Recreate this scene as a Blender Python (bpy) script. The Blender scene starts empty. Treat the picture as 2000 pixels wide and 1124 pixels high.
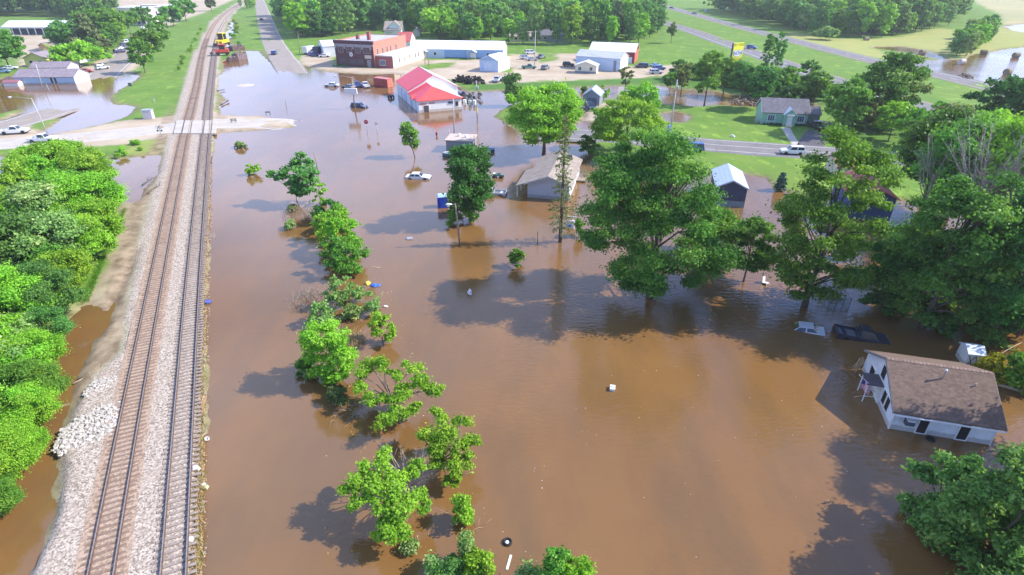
import bpy, math, random
import numpy as np
from mathutils import Vector, Matrix

SC = bpy.context.scene
COL = SC.collection
rad = math.radians

# ------------------------------------------------------------ camera, sky, sun, exposure
CAM_H = 35.0
FPX = 1111.0                       # focal length in pixels of a 2000 px wide frame
PITCH = math.atan(632 / FPX)
cam = bpy.data.cameras.new('camera')
cam.sensor_width = 36.0
cam.lens = 36.0 * FPX / 2000
cam.clip_start = 0.5
cam.clip_end = 9000
camo = bpy.data.objects.new('camera', cam)
COL.objects.link(camo)
camo.location = (0, 0, CAM_H)
camo.rotation_euler = (math.pi / 2 - PITCH, 0, 0)
SC.camera = camo

SUN_EL, SUN_AZ = rad(40), rad(4)   # azimuth measured from +X towards +Y
w = bpy.data.worlds.new('World')
SC.world = w
w.use_nodes = True
nt = w.node_tree
nt.nodes.clear()
sky = nt.nodes.new('ShaderNodeTexSky')
sky.sky_type = 'NISHITA'
sky.sun_disc = False
sky.sun_elevation = SUN_EL
sky.sun_rotation = math.pi / 2 - SUN_AZ
sky.air_density = 1.0
sky.dust_density = 0.7
sky.ozone_density = 2.2
# thin bright cloud in the sky, drawn on the sky's own directions
tc = nt.nodes.new('ShaderNodeTexCoord')
mp = nt.nodes.new('ShaderNodeMapping')
mp.inputs['Scale'].default_value = (1.6, 1.6, 3.4)
mp.inputs['Location'].default_value = (0.35, 0.2, 0.0)
ns = nt.nodes.new('ShaderNodeTexNoise')
ns.inputs['Scale'].default_value = 1.3
ns.inputs['Detail'].default_value = 5
rmp = nt.nodes.new('ShaderNodeValToRGB')
rmp.color_ramp.elements[0].position = 0.32
rmp.color_ramp.elements[0].color = (0, 0, 0, 1)
rmp.color_ramp.elements[1].position = 0.58
rmp.color_ramp.elements[1].color = (0.85, 0.85, 0.85, 1)
mx = nt.nodes.new('ShaderNodeMix')
mx.data_type = 'RGBA'
mx.inputs[7].default_value = (6.8, 8.2, 12.6, 1)
bg = nt.nodes.new('ShaderNodeBackground')
bg.inputs['Strength'].default_value = 0.135
wo = nt.nodes.new('ShaderNodeOutputWorld')
L = nt.links.new
L(tc.outputs['Generated'], mp.inputs['Vector'])
L(mp.outputs[0], ns.inputs['Vector'])
L(ns.outputs[0], rmp.inputs[0])
# the cloud bank stands over the far left; the rest of the sky is clear
sx = nt.nodes.new('ShaderNodeSeparateXYZ')
L(tc.outputs['Generated'], sx.inputs[0])
ax = nt.nodes.new('ShaderNodeMath'); ax.operation = 'MULTIPLY_ADD'
L(sx.outputs[1], ax.inputs[0]); ax.inputs[1].default_value = 0.55
mxm = nt.nodes.new('ShaderNodeMath'); mxm.operation = 'MULTIPLY'
L(sx.outputs[0], mxm.inputs[0]); mxm.inputs[1].default_value = -1.0
L(mxm.outputs[0], ax.inputs[2])
r2 = nt.nodes.new('ShaderNodeMapRange')
r2.inputs['From Min'].default_value = 0.0
r2.inputs['From Max'].default_value = 0.85
L(ax.outputs[0], r2.inputs['Value'])
cm = nt.nodes.new('ShaderNodeMath'); cm.operation = 'MULTIPLY'
L(rmp.outputs[0], cm.inputs[0]); L(r2.outputs[0], cm.inputs[1])
# whitish summer haze low over the horizon
hz_ = nt.nodes.new('ShaderNodeMapRange')
hz_.inputs['From Min'].default_value = 0.34
hz_.inputs['From Max'].default_value = 0.02
hz_.inputs['To Max'].default_value = 0.75
L(sx.outputs[2], hz_.inputs['Value'])
mm = nt.nodes.new('ShaderNodeMath'); mm.operation = 'MAXIMUM'
L(cm.outputs[0], mm.inputs[0]); L(hz_.outputs[0], mm.inputs[1])
L(mm.outputs[0], mx.inputs[0])
tint = nt.nodes.new('ShaderNodeMix')
tint.data_type = 'RGBA'
tint.blend_type = 'MULTIPLY'
tint.inputs[0].default_value = 1.0
tint.inputs[7].default_value = (0.80, 0.98, 1.38, 1)
L(sky.outputs[0], tint.inputs[6])
L(tint.outputs[2], mx.inputs[6])
L(mx.outputs[2], bg.inputs['Color'])
L(bg.outputs[0], wo.inputs['Surface'])

sun = bpy.data.lights.new('sun', 'SUN')
sun.energy = 4.7
sun.angle = rad(0.53)
sun.color = (1.0, 0.94, 0.84)
suno = bpy.data.objects.new('sun', sun)
COL.objects.link(suno)
sd = Vector((math.cos(SUN_EL) * math.cos(SUN_AZ), math.cos(SUN_EL) * math.sin(SUN_AZ), math.sin(SUN_EL)))
suno.rotation_euler = sd.to_track_quat('Z', 'Y').to_euler()
suno.location = sd * 300

SC.view_settings.view_transform = 'Standard'
SC.view_settings.look = 'None'
SC.view_settings.gamma = 1
SC.view_settings.exposure = 0.72
SC.render.engine = 'CYCLES'
SC.cycles.max_bounces = 6
SC.cycles.diffuse_bounces = 3
SC.cycles.glossy_bounces = 3
SC.cycles.transmission_bounces = 3
SC.cycles.volume_bounces = 0
SC.cycles.transparent_max_bounces = 4
SC.cycles.caustics_reflective = False
SC.cycles.caustics_refractive = False
SC.cycles.use_denoising = True
SC.cycles.denoising_prefilter = 'NONE'
SC.cycles.denoising_input_passes = 'RGB_ALBEDO_NORMAL'
SC.cycles.sample_clamp_indirect = 4

# ------------------------------------------------------------ where things stand
sP, cP = math.sin(PITCH), math.cos(PITCH)
LAND = 0.35

def G(px, py, z=0.0):
    """the point of the level plane z that the survey photo shows at this place"""
    u = (px - 1000) / FPX
    v = (py - 562) / FPX
    t = (z - CAM_H) / (-sP - v * cP)
    return Vector((u * t, (cP - v * sP) * t, z))

def PRJ(p):
    dz = p[2] - CAM_H
    zc = p[1] * cP - dz * sP
    yc = p[1] * sP + dz * cP
    return 1000 + FPX * p[0] / zc, 562 - FPX * yc / zc, zc

def HT(p, ty):
    lo, hi = 0.0, 70.0
    for _ in range(50):
        m = (lo + hi) / 2
        if PRJ((p[0], p[1], m))[1] > ty:
            lo = m
        else:
            hi = m
    return lo

# ------------------------------------------------------------ materials
MATS = {}

def _nodes(name):
    m = bpy.data.materials.new(name)
    m.use_nodes = True
    t = m.node_tree
    t.nodes.clear()
    out = t.nodes.new('ShaderNodeOutputMaterial')
    b = t.nodes.new('ShaderNodeBsdfPrincipled')
    t.links.new(b.outputs[0], out.inputs['Surface'])
    return m, t, b, out

def N(t, kind, **kw):
    n = t.nodes.new(kind)
    for k, v in kw.items():
        if k.startswith('i_'):
            key = k[2:]
            key = int(key) if key.isdigit() else key
            n.inputs[key].default_value = v
        else:
            setattr(n, k, v)
    return n

def mixrgb(t, fac, a, b, mode='MIX'):
    n = t.nodes.new('ShaderNodeMix')
    n.data_type = 'RGBA'
    n.blend_type = mode
    for sock, val in ((n.inputs[0], fac), (n.inputs[6], a), (n.inputs[7], b)):
        if hasattr(val, 'is_linked'):
            t.links.new(val, sock)
        elif isinstance(val, (int, float)):
            sock.default_value = val
        else:
            sock.default_value = (*val[:3], 1)
    return n.outputs[2]

def mth(t, op, a, b=0.5):
    n = t.nodes.new('ShaderNodeMath')
    n.operation = op
    for sock, val in ((n.inputs[0], a), (n.inputs[1], b)):
        if hasattr(val, 'is_linked'):
            t.links.new(val, sock)
        else:
            sock.default_value = val
    return n.outputs[0]

def ramp(t, src, p0, p1, c0=(0, 0, 0), c1=(1, 1, 1)):
    r = t.nodes.new('ShaderNodeValToRGB')
    r.color_ramp.elements[0].position = p0
    r.color_ramp.elements[1].position = p1
    r.color_ramp.elements[0].color = (*c0, 1)
    r.color_ramp.elements[1].color = (*c1, 1)
    t.links.new(src, r.inputs[0])
    return r.outputs[0]

def noise(t, vec, scale, detail=3, rough=0.55):
    n = N(t, 'ShaderNodeTexNoise')
    n.inputs['Scale'].default_value = scale
    n.inputs['Detail'].default_value = detail
    n.inputs['Roughness'].default_value = rough
    t.links.new(vec, n.inputs['Vector'])
    return n.outputs[0]

def coords(t, which='Object', scale=(1, 1, 1)):
    c = t.nodes.new('ShaderNodeTexCoord')
    m = t.nodes.new('ShaderNodeMapping')
    m.inputs['Scale'].default_value = scale
    t.links.new(c.outputs[which], m.inputs['Vector'])
    return m.outputs[0]

def bump(t, b, h, strength=0.3, dist=0.05):
    n = t.nodes.new('ShaderNodeBump')
    n.inputs['Strength'].default_value = strength
    n.inputs['Distance'].default_value = dist
    t.links.new(h, n.inputs['Height'])
    t.links.new(n.outputs[0], b.inputs['Normal'])

def M(name, col=(0.5, 0.5, 0.5), rough=0.6, metal=0.0, var=0.12, scale=1.5, spec=0.4, pat=None, psize=0.2, coat=0.0, dirt=0.0, tide=None):
    """plain paint, metal, plastic, wood ... with uneven tone and a pattern of its own"""
    if name in MATS:
        return MATS[name]
    m, t, b, out = _nodes(name)
    vec = coords(t)
    nz = noise(t, vec, scale, 5, 0.6)
    dark = tuple(c * (1 - var * 1.6) for c in col)
    lite = tuple(min(1, c * (1 + var)) for c in col)
    c = mixrgb(t, ramp(t, nz, 0.3, 0.7), dark, lite)
    if dirt:
        d = noise(t, vec, scale * 0.37, 6, 0.7)
        c = mixrgb(t, mth(t, 'MULTIPLY', ramp(t, d, 0.5, 0.68), dirt), c, (0.16, 0.11, 0.07))
    if pat == 'siding':
        wv = N(t, 'ShaderNodeTexWave', wave_type='BANDS', bands_direction='Z', wave_profile='SAW')
        wv.inputs['Scale'].default_value = 0.314 / psize
        t.links.new(vec, wv.inputs['Vector'])
        c = mixrgb(t, mth(t, 'MULTIPLY', ramp(t, wv.outputs[1], 0.0, 0.2, (1, 1, 1), (0, 0, 0)), 0.22), c, tuple(x * 0.6 for x in col))
        bump(t, b, wv.outputs[1], 0.4, 0.02)
    elif pat == 'rib' or pat == 'riby':
        wv = N(t, 'ShaderNodeTexWave', wave_type='BANDS', bands_direction='X' if pat == 'rib' else 'Y', wave_profile='SIN')
        wv.inputs['Scale'].default_value = 0.314 / psize
        t.links.new(vec, wv.inputs['Vector'])
        r = ramp(t, wv.outputs[1], 0.86, 1.0)
        c = mixrgb(t, mth(t, 'MULTIPLY', r, 0.25), c, tuple(x * 0.6 for x in col))
        bump(t, b, r, 0.5, 0.03)
    elif pat == 'shingle':
        sh = N(t, 'ShaderNodeTexVoronoi', feature='F1')
        sh.inputs['Scale'].default_value = 1.0
        v2 = coords(t, 'Object', (1 / (psize * 1.6), 1 / psize, 1 / psize))
        t.links.new(v2, sh.inputs['Vector'])
        sep = N(t, 'ShaderNodeSeparateColor')
        t.links.new(sh.outputs['Color'], sep.inputs[0])
        c = mixrgb(t, ramp(t, sep.outputs[0], 0.1, 0.9), mixrgb(t, 0.55, c, tuple(x * 0.45 for x in col)), c)
        bump(t, b, sep.outputs[1], 0.5, 0.02)
    elif pat == 'brick':
        br = N(t, 'ShaderNodeTexBrick')
        br.inputs['Scale'].default_value = 1.0
        br.inputs['Brick Width'].default_value = psize * 2.4
        br.inputs['Row Height'].default_value = psize
        br.inputs['Mortar Size'].default_value = psize * 0.12
        br.inputs['Color1'].default_value = (*dark, 1)
        br.inputs['Color2'].default_value = (*lite, 1)
        br.inputs['Mortar'].default_value = (*tuple(0.6 * x + 0.12 for x in col), 1)
        cx = t.nodes.new('ShaderNodeTexCoord')
        sx = t.nodes.new('ShaderNodeSeparateXYZ')
        cb = t.nodes.new('ShaderNodeCombineXYZ')
        t.links.new(cx.outputs['Object'], sx.inputs[0])
        t.links.new(mth(t, 'ADD', sx.outputs[0], sx.outputs[1]), cb.inputs[0])
        t.links.new(sx.outputs[2], cb.inputs[1])
        t.links.new(cb.outputs[0], br.inputs['Vector'])
        c = mixrgb(t, 0.5, c, br.outputs[0])
    else:
        bump(t, b, nz, 0.12, 0.02)
    if tide is not None:
        # dried mud up to the flood's highest line, with drips below the seams
        cz = t.nodes.new('ShaderNodeTexCoord')
        sz = t.nodes.new('ShaderNodeSeparateXYZ')
        t.links.new(cz.outputs['Object'], sz.inputs[0])
        lv = mth(t, 'ADD', sz.outputs[2], mth(t, 'MULTIPLY', noise(t, coords(t, 'Object', (3, 3, 0.6)), 1.2, 4), -0.35))
        k = N(t, 'ShaderNodeMapRange')
        k.inputs['From Min'].default_value = tide + 0.05
        k.inputs['From Max'].default_value = tide - 0.12
        k.inputs['To Max'].default_value = 0.5
        t.links.new(lv, k.inputs['Value'])
        c = mixrgb(t, k.outputs[0], c, (0.25, 0.17, 0.10))
    t.links.new(c, b.inputs['Base Color'])
    b.inputs['Roughness'].default_value = rough
    b.inputs['Metallic'].default_value = metal
    b.inputs['Specular IOR Level'].default_value = spec
    b.inputs['Coat Weight'].default_value = coat
    b.inputs['Coat Roughness'].default_value = 0.08
    MATS[name] = m
    return m

def leafmat(name, dark, lite, yellow=None, trans=0.38, rough=0.5):
    if name in MATS:
        return MATS[name]
    m, t, b, out = _nodes(name)
    at = N(t, 'ShaderNodeAttribute', attribute_name='tint')
    sep = N(t, 'ShaderNodeSeparateColor')
    t.links.new(at.outputs['Color'], sep.inputs[0])
    c = mixrgb(t, sep.outputs[0], dark, lite)
    if yellow:
        c = mixrgb(t, ramp(t, sep.outputs[1], 0.72, 1.0), c, yellow)
    c = mixrgb(t, mth(t, 'MULTIPLY', sep.outputs[2], 0.18), c, (0.15, 0.19, 0.085))
    oi = N(t, 'ShaderNodeObjectInfo')
    hs = N(t, 'ShaderNodeHueSaturation')
    t.links.new(mth(t, 'ADD', mth(t, 'MULTIPLY', oi.outputs['Random'], 0.03), 0.485), hs.inputs['Hue'])
    t.links.new(mth(t, 'ADD', mth(t, 'MULTIPLY', oi.outputs['Random'], 0.24), 0.9), hs.inputs['Value'])
    t.links.new(c, hs.inputs['Color'])
    t.links.new(hs.outputs[0], b.inputs['Base Color'])
    b.inputs['Roughness'].default_value = rough
    b.inputs['Specular IOR Level'].default_value = 0.12
    tr = t.nodes.new('ShaderNodeBsdfTranslucent')
    t.links.new(mixrgb(t, 1.0, hs.outputs[0], (1.25, 1.25, 0.6), 'MULTIPLY'), tr.inputs['Color'])
    ms = t.nodes.new('ShaderNodeMixShader')
    ms.inputs[0].default_value = trans
    t.links.new(b.outputs[0], ms.inputs[1])
    t.links.new(tr.outputs[0], ms.inputs[2])
    t.links.new(ms.outputs[0], out.inputs['Surface'])
    MATS[name] = m
    return m

# ------------------------------------------------------------ objects
def link(name, data, mats=None, parent=None, loc=None):
    o = bpy.data.objects.new(name, data)
    COL.objects.link(o)
    if mats is not None and data is not None and not len(data.materials):
        for x in (mats if isinstance(mats, (list, tuple)) else [mats]):
            data.materials.append(x)
    if parent is not None:
        o.parent = parent
    if loc is not None:
        o.location = loc
    return o

def tag(o, label=None, cat=None, group=None, kind=None):
    if label:
        o['label'] = label
    if cat:
        o['category'] = cat
    if group:
        o['group'] = group
    if kind:
        o['kind'] = kind
    return o

def thing(name, label, cat, loc=(0, 0, 0), rz=0.0, group=None):
    o = bpy.data.objects.new(name, None)
    COL.objects.link(o)
    o.empty_display_size = 0.3
    o.location = loc
    o.rotation_euler = (0, 0, rz)
    return tag(o, label, cat, group)

def dup(root, loc, rz=None, scale=None, label=None):
    r = root.copy()
    COL.objects.link(r)
    r.location = loc
    if rz is not None:
        r.rotation_euler = (root.rotation_euler[0], root.rotation_euler[1], rz)
    if scale is not None:
        r.scale = scale if hasattr(scale, '__len__') else (scale,) * 3
    if label:
        r['label'] = label
    for ch in list(root.children):
        c = ch.copy()
        COL.objects.link(c)
        c.parent = r
        for g in list(ch.children):
            d = g.copy()
            COL.objects.link(d)
            d.parent = c
    return r

class MB:
    """collects shapes and links them as one mesh object"""
    def __init__(s):
        s.v, s.f, s.m = [], [], []

    def add(s, vs, fs, mi=0):
        o = len(s.v)
        s.v += [tuple(p) for p in vs]
        s.f += [tuple(i + o for i in f) for f in fs]
        s.m += [mi] * len(fs)
        return s

    def box(s, x0, x1, y0, y1, z0, z1, mi=0, mat=None):
        vs = [(x, y, z) for x in (x0, x1) for y in (y0, y1) for z in (z0, z1)]
        if mat is not None:
            vs = [mat @ Vector(p) for p in vs]
        return s.add(vs, [(0, 1, 3, 2), (4, 6, 7, 5), (0, 4, 5, 1), (2, 3, 7, 6), (0, 2, 6, 4), (1, 5, 7, 3)], mi)

    def prism(s, poly, a0, a1, axis='x', mi=0):
        """2-D outline pushed from a0 to a1 along an axis; the outline lies in the other two axes in order"""
        n = len(poly)
        def P(p, a):
            return {'x': (a, p[0], p[1]), 'y': (p[0], a, p[1]), 'z': (p[0], p[1], a)}[axis]
        vs = [P(p, a0) for p in poly] + [P(p, a1) for p in poly]
        fs = [tuple(range(n)), tuple(range(2 * n - 1, n - 1, -1))]
        fs += [(i, i + n, (i + 1) % n + n, (i + 1) % n) for i in range(n)]
        return s.add(vs, fs, mi)

    def frustum(s, b, t, z0, z1, mi=0):
        """b, t: (x0, x1, y0, y1) at the bottom and the top"""
        vs = [(b[0], b[2], z0), (b[1], b[2], z0), (b[1], b[3], z0), (b[0], b[3], z0),
              (t[0], t[2], z1), (t[1], t[2], z1), (t[1], t[3], z1), (t[0], t[3], z1)]
        return s.add(vs, [(3, 2, 1, 0), (4, 5, 6, 7), (0, 1, 5, 4), (1, 2, 6, 5), (2, 3, 7, 6), (3, 0, 4, 7)], mi)

    def tube(s, pts, radii, n=8, mi=0, cap=True):
        pts = [Vector(p) for p in pts]
        rings = []
        for i, p in enumerate(pts):
            d = (pts[min(i + 1, len(pts) - 1)] - pts[max(i - 1, 0)])
            if d.length < 1e-6:
                d = Vector((0, 0, 1))
            d.normalize()
            a = d.cross(Vector((0, 0, 1)) if abs(d.z) < 0.9 else Vector((1, 0, 0))).normalized()
            b = d.cross(a)
            r = radii[i] if hasattr(radii, '__len__') else radii
            rings.append([p + (a * math.cos(k * 2 * math.pi / n) + b * math.sin(k * 2 * math.pi / n)) * r for k in range(n)])
        vs = [q for r in rings for q in r]
        fs = []
        for i in range(len(rings) - 1):
            for k in range(n):
                fs.append((i * n + k, i * n + (k + 1) % n, (i + 1) * n + (k + 1) % n, (i + 1) * n + k))
        if cap:
            fs.append(tuple(range(n - 1, -1, -1)))
            fs.append(tuple(range((len(rings) - 1) * n, len(rings) * n)))
        return s.add(vs, fs, mi)

    def lathe(s, prof, n=16, axis='z', c=(0, 0, 0), mi=0):
        vs = []
        for r, h in prof:
            for k in range(n):
                a = 2 * math.pi * k / n
                q = {'z': (r * math.cos(a), r * math.sin(a), h), 'y': (r * math.cos(a), h, r * math.sin(a)), 'x': (h, r * math.cos(a), r * math.sin(a))}[axis]
                vs.append((q[0] + c[0], q[1] + c[1], q[2] + c[2]))
        fs = [(i * n + k, i * n + (k + 1) % n, (i + 1) * n + (k + 1) % n, (i + 1) * n + k) for i in range(len(prof) - 1) for k in range(n)]
        if prof[0][0] > 1e-4:
            fs.append(tuple(range(n - 1, -1, -1)))
        if prof[-1][0] > 1e-4:
            fs.append(tuple(range((len(prof) - 1) * n, len(prof) * n)))
        return s.add(vs, fs, mi)

    def rock(s, c, r, rng, mi=0):
        g = (1 + 5 ** 0.5) / 2
        ico = [(-1, g, 0), (1, g, 0), (-1, -g, 0), (1, -g, 0), (0, -1, g), (0, 1, g), (0, -1, -g), (0, 1, -g), (g, 0, -1), (g, 0, 1), (-g, 0, -1), (-g, 0, 1)]
        fs = [(0, 11, 5), (0, 5, 1), (0, 1, 7), (0, 7, 10), (0, 10, 11), (1, 5, 9), (5, 11, 4), (11, 10, 2), (10, 7, 6), (7, 1, 8), (3, 9, 4), (3, 4, 2), (3, 2, 6), (3, 6, 8), (3, 8, 9), (4, 9, 5), (2, 4, 11), (6, 2, 10), (8, 6, 7), (9, 8, 1)]
        sx, sy, sz = [rng.uniform(0.6, 1.2) for _ in range(3)]
        a = rng.uniform(0, 6.28)
        vs = []
        for p in ico:
            k = r / 1.9 * rng.uniform(0.75, 1.2)
            x, y, z = p[0] * k * sx, p[1] * k * sy, p[2] * k * sz * 0.75
            vs.append((c[0] + x * math.cos(a) - y * math.sin(a), c[1] + x * math.sin(a) + y * math.cos(a), c[2] + z))
        return s.add(vs, fs, mi)

    def mesh(s, name, mats, smooth=False, bevel=0):
        me = bpy.data.meshes.new(name)
        me.from_pydata(s.v, [], s.f)
        for x in (mats if isinstance(mats, (list, tuple)) else [mats]):
            me.materials.append(x)
        me.polygons.foreach_set('material_index', s.m)
        import bmesh
        bm = bmesh.new()
        bm.from_mesh(me)
        bmesh.ops.recalc_face_normals(bm, faces=bm.faces)
        if bevel:
            bmesh.ops.bevel(bm, geom=[e for e in bm.edges if e.calc_face_angle(0) > 0.5], offset=bevel, segments=2, affect='EDGES', profile=0.7, clamp_overlap=True)
        bm.to_mesh(me)
        bm.free()
        if smooth:
            me.polygons.foreach_set('use_smooth', [True] * len(me.polygons))
        me.update()
        return me

    def build(s, name, mats, parent=None, smooth=False, bevel=0, loc=None):
        return link(name, s.mesh(name, mats, smooth, bevel), None, parent, loc)

def npmesh(name, verts, faces, attrs=None):
    """quads or triangles straight from arrays"""
    me = bpy.data.meshes.new(name)
    k = faces.shape[1]
    me.vertices.add(len(verts))
    me.vertices.foreach_set('co', np.ascontiguousarray(verts, np.float32).ravel())
    me.loops.add(faces.size)
    me.loops.foreach_set('vertex_index', np.ascontiguousarray(faces, np.int32).ravel())
    me.polygons.add(len(faces))
    me.polygons.foreach_set('loop_start', np.arange(0, faces.size, k, dtype=np.int32))
    me.polygons.foreach_set('loop_total', np.full(len(faces), k, np.int32))
    me.update(calc_edges=True)
    for nm, arr in (attrs or {}).items():
        a = me.attributes.new(nm, 'FLOAT_COLOR', 'POINT')
        full = np.ones((len(verts), 4), np.float32)
        full[:, :arr.shape[1]] = arr
        a.data.foreach_set('color', full.ravel())
    return me
# ------------------------------------------------------------ terrain
def poly(pts, z=0.0):
    return np.array([[*G(x, y, z)[:2]] for x, y in pts])

def sdist(P, pl):
    """signed distance to an outline, positive inside"""
    d2 = np.full(len(P), 1e12)
    ins = np.zeros(len(P), bool)
    n = len(pl)
    for i in range(n):
        a, b = pl[i], pl[(i + 1) % n]
        e = b - a
        q = P - a
        t = np.clip((q @ e) / max(e @ e, 1e-9), 0, 1)
        r = q - t[:, None] * e
        d2 = np.minimum(d2, (r * r).sum(1))
        c = (a[1] > P[:, 1]) != (b[1] > P[:, 1])
        if abs(e[1]) > 1e-12:
            ins ^= c & (P[:, 0] < (P[:, 1] - a[1]) / e[1] * e[0] + a[0])
    d = np.sqrt(d2)
    return np.where(ins, d, -d)

def fbm(x, y, f, seed, octs=4):
    r = np.random.RandomState(seed)
    o = np.zeros_like(x)
    a = 1.0
    for k in range(octs):
        for j in range(4):
            th = r.uniform(0, 6.28)
            o += a * 0.5 * np.sin(f * r.uniform(0.7, 1.4) * (x * math.cos(th) + y * math.sin(th)) + r.uniform(0, 6.28))
        f *= 2.1
        a *= 0.55
    return o

WATER = [  # flood outlines (w) and the dry ground inside them (l)
    ('w', [(388, 1320), (392, 1124), (398, 787), (405, 521), (413, 300), (416, 264), (425, 262), (500, 255), (592, 251), (570, 238), (517, 225), (424, 227), (430, 200), (432, 160),
           (437, 128), (447, 119), (470, 121), (478, 99), (500, 101), (522, 116), (548, 142), (575, 139), (590, 130), (640, 141), (735, 147), (765, 146), (800, 150), (880, 160), (908, 181), (985, 178),
           (1030, 176), (1120, 172), (1180, 170), (1285, 168), (1340, 176), (1400, 178), (1480, 196), (1570, 199), (1590, 207), (1485, 209), (1400, 205), (1365, 208), (1290, 203), (1240, 196), (1185, 192), (1150, 206),
           (1139, 236), (1165, 243), (1205, 249), (1205, 268), (1155, 280), (1135, 290), (1160, 312), (1300, 330), (1452, 344), (1492, 348), (1515, 372), (1600, 378), (1700, 384), (2000, 420), (2500, 440), (2900, 1320)]),
    ('l', [(1000, 206), (1120, 196), (1140, 206), (1139, 236), (1100, 262), (1010, 262), (985, 240), (960, 228)]),
    ('w', [(1292, 228), (1300, 221), (1320, 219), (1342, 226), (1347, 234), (1330, 240), (1300, 238)]),
    ('w', [(-300, 200), (-40, 175), (0, 160), (25, 150), (30, 165), (165, 158), (185, 146), (245, 144), (263, 150), (258, 160), (238, 175), (212, 193), (222, 205), (258, 212), (250, 226), (190, 246), (100, 264), (86, 259),
           (100, 248), (135, 222), (118, 219), (0, 262), (-300, 300)]),
    ('l', [(-300, 250), (0, 222), (45, 212), (40, 220), (0, 236), (-300, 280)]),
    ('w', [(-400, 306), (0, 308), (85, 305), (228, 313), (280, 306), (309, 304), (313, 318), (302, 338), (285, 356), (275, 372), (262, 393), (240, 394), (180, 390), (0, 370), (-400, 400)]),
    ('w', [(-100, 900), (60, 800), (140, 790), (145, 775), (168, 716), (180, 690), (194, 655), (229, 620), (231, 592), (190, 596), (165, 600), (120, 640), (90, 700), (60, 760), (-60, 860)]),
    ('w', [(-400, 1300), (-400, 860), (60, 800), (140, 790), (130, 838), (120, 890), (107, 960), (111, 1000), (88, 1062), (62, 1124), (-20, 1320)]),
    ('w', [(1705, 93), (1760, 92), (1815, 100), (1850, 116), (1880, 119), (1915, 108), (1960, 97), (2000, 92), (2300, 60), (2300, 160), (2000, 152), (1990, 132), (1970, 124), (1985, 145), (2010, 158), (1960, 172), (1900, 154), (1840, 143), (1770, 126), (1780, 116), (1840, 119), (1790, 106)]),
    ('w', [(1955, 52), (2000, 47), (2200, 40), (2200, 62), (2000, 64)]),
    ('w', [(440, 100), (445, 60), (452, 40), (458, 42), (452, 62), (450, 100)]),
]
RAILBED = [(60, 1350), (66, 1124), (92, 1062), (113, 1000), (110, 960), (122, 890), (133, 838), (150, 790), (190, 735), (235, 690), (248, 600), (262, 520), (284, 420), (312, 330), (322, 290), (333, 262), (345, 215), (362, 150), (378, 110), (395, 74), (412, 42), (445, 18), (470, 2), (492, -12),
           (505, -8), (486, 6), (462, 22), (446, 44), (438, 72), (432, 110), (425, 160), (420, 215), (417, 262), (411, 300), (403, 521), (396, 787), (390, 1124), (384, 1350)]
BANK = [(170, 605), (192, 600), (210, 655), (178, 700), (165, 722), (150, 780), (215, 745), (240, 690), (248, 640), (258, 560), (292, 420), (318, 310), (300, 345), (282, 362), (265, 395), (242, 400), (238, 480), (205, 545)]
KINDS = [  # surface, outline
    ('dry', [(1540, 62), (1600, 74), (1680, 79), (1755, 74), (1830, 56), (1862, 60), (1860, 95), (1850, 112), (1810, 100), (1705, 93), (1740, 118), (1690, 112), (1600, 90), (1540, 76)]),
    ('dry', [(1860, 118), (1890, 116), (1960, 97), (2000, 91), (2300, 60), (2300, 40), (1955, 52), (1900, 90)]),
    ('dry', [(1960, 120), (1985, 145), (2010, 158), (2300, 170), (2300, 150), (2000, 112)]),
    ('field', [(1905, -25), (2600, -25), (2600, 45), (1960, 50), (1952, 30), (1905, 5)]),
    ('lot', [(588, 112), (640, 103), (660, 132), (735, 135), (770, 132), (805, 119), (985, 119), (1002, 108), (1100, 106), (1140, 110), (1250, 136), (1335, 128), (1345, 148), (1250, 154), (1100, 160), (1000, 163), (960, 166), (890, 160), (820, 152), (760, 147), (640, 143), (585, 128)]),
    ('grass', [(815, 132), (835, 126), (885, 124), (880, 134), (830, 138)]),
    ('grass', [(975, 142), (985, 132), (1003, 134), (1000, 145)]),
    ('grass', [(1050, 122), (1062, 106), (1092, 108), (1088, 118), (1060, 125)]),
    ('lot', [(1139, 208), (1205, 203), (1212, 225), (1200, 248), (1165, 243), (1140, 236)]),
    ('lot', [(-300, 240), (0, 236), (45, 218), (118, 212), (118, 219), (0, 262), (-300, 310)]),
    ('lot', [(-300, 262), (60, 248), (100, 264), (190, 247), (345, 226), (420, 222), (500, 224), (560, 228), (592, 244), (520, 257), (425, 264), (340, 272), (240, 284), (90, 293), (-300, 300)]),
    ('lot', [(230, -12), (490, -20), (470, -6), (430, 12), (395, 28), (350, 42), (322, 60), (300, 48), (230, 45)]),
    ('lot', [(20, 62), (115, 66), (150, 112), (145, 132), (40, 132), (30, 90)]),
    ('lot', [(175, 130), (230, 100), (260, 78), (300, 50), (322, 48), (300, 90), (275, 130), (245, 152), (180, 150), (150, 160), (140, 140)]),
    ('pale', [(245, 284), (330, 272), (322, 295), (300, 303), (235, 310)]),
    ('mud', [(425, 228), (433, 150), (438, 126), (447, 119), (437, 180), (432, 228)]),
    ('tall', [(905, 181), (930, 165), (1000, 165), (1120, 161), (1260, 155), (1330, 150), (1340, 176), (1285, 168), (1120, 172), (985, 178)]),
    ('tall', [(1340, 176), (1330, 150), (1600, 180), (1680, 215), (1590, 207), (1480, 196), (1400, 178)]),
    ('dim', [(1600, 250), (1680, 236), (1900, 250), (2200, 300), (2200, 340), (1700, 300), (1620, 296)]),
]

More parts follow.
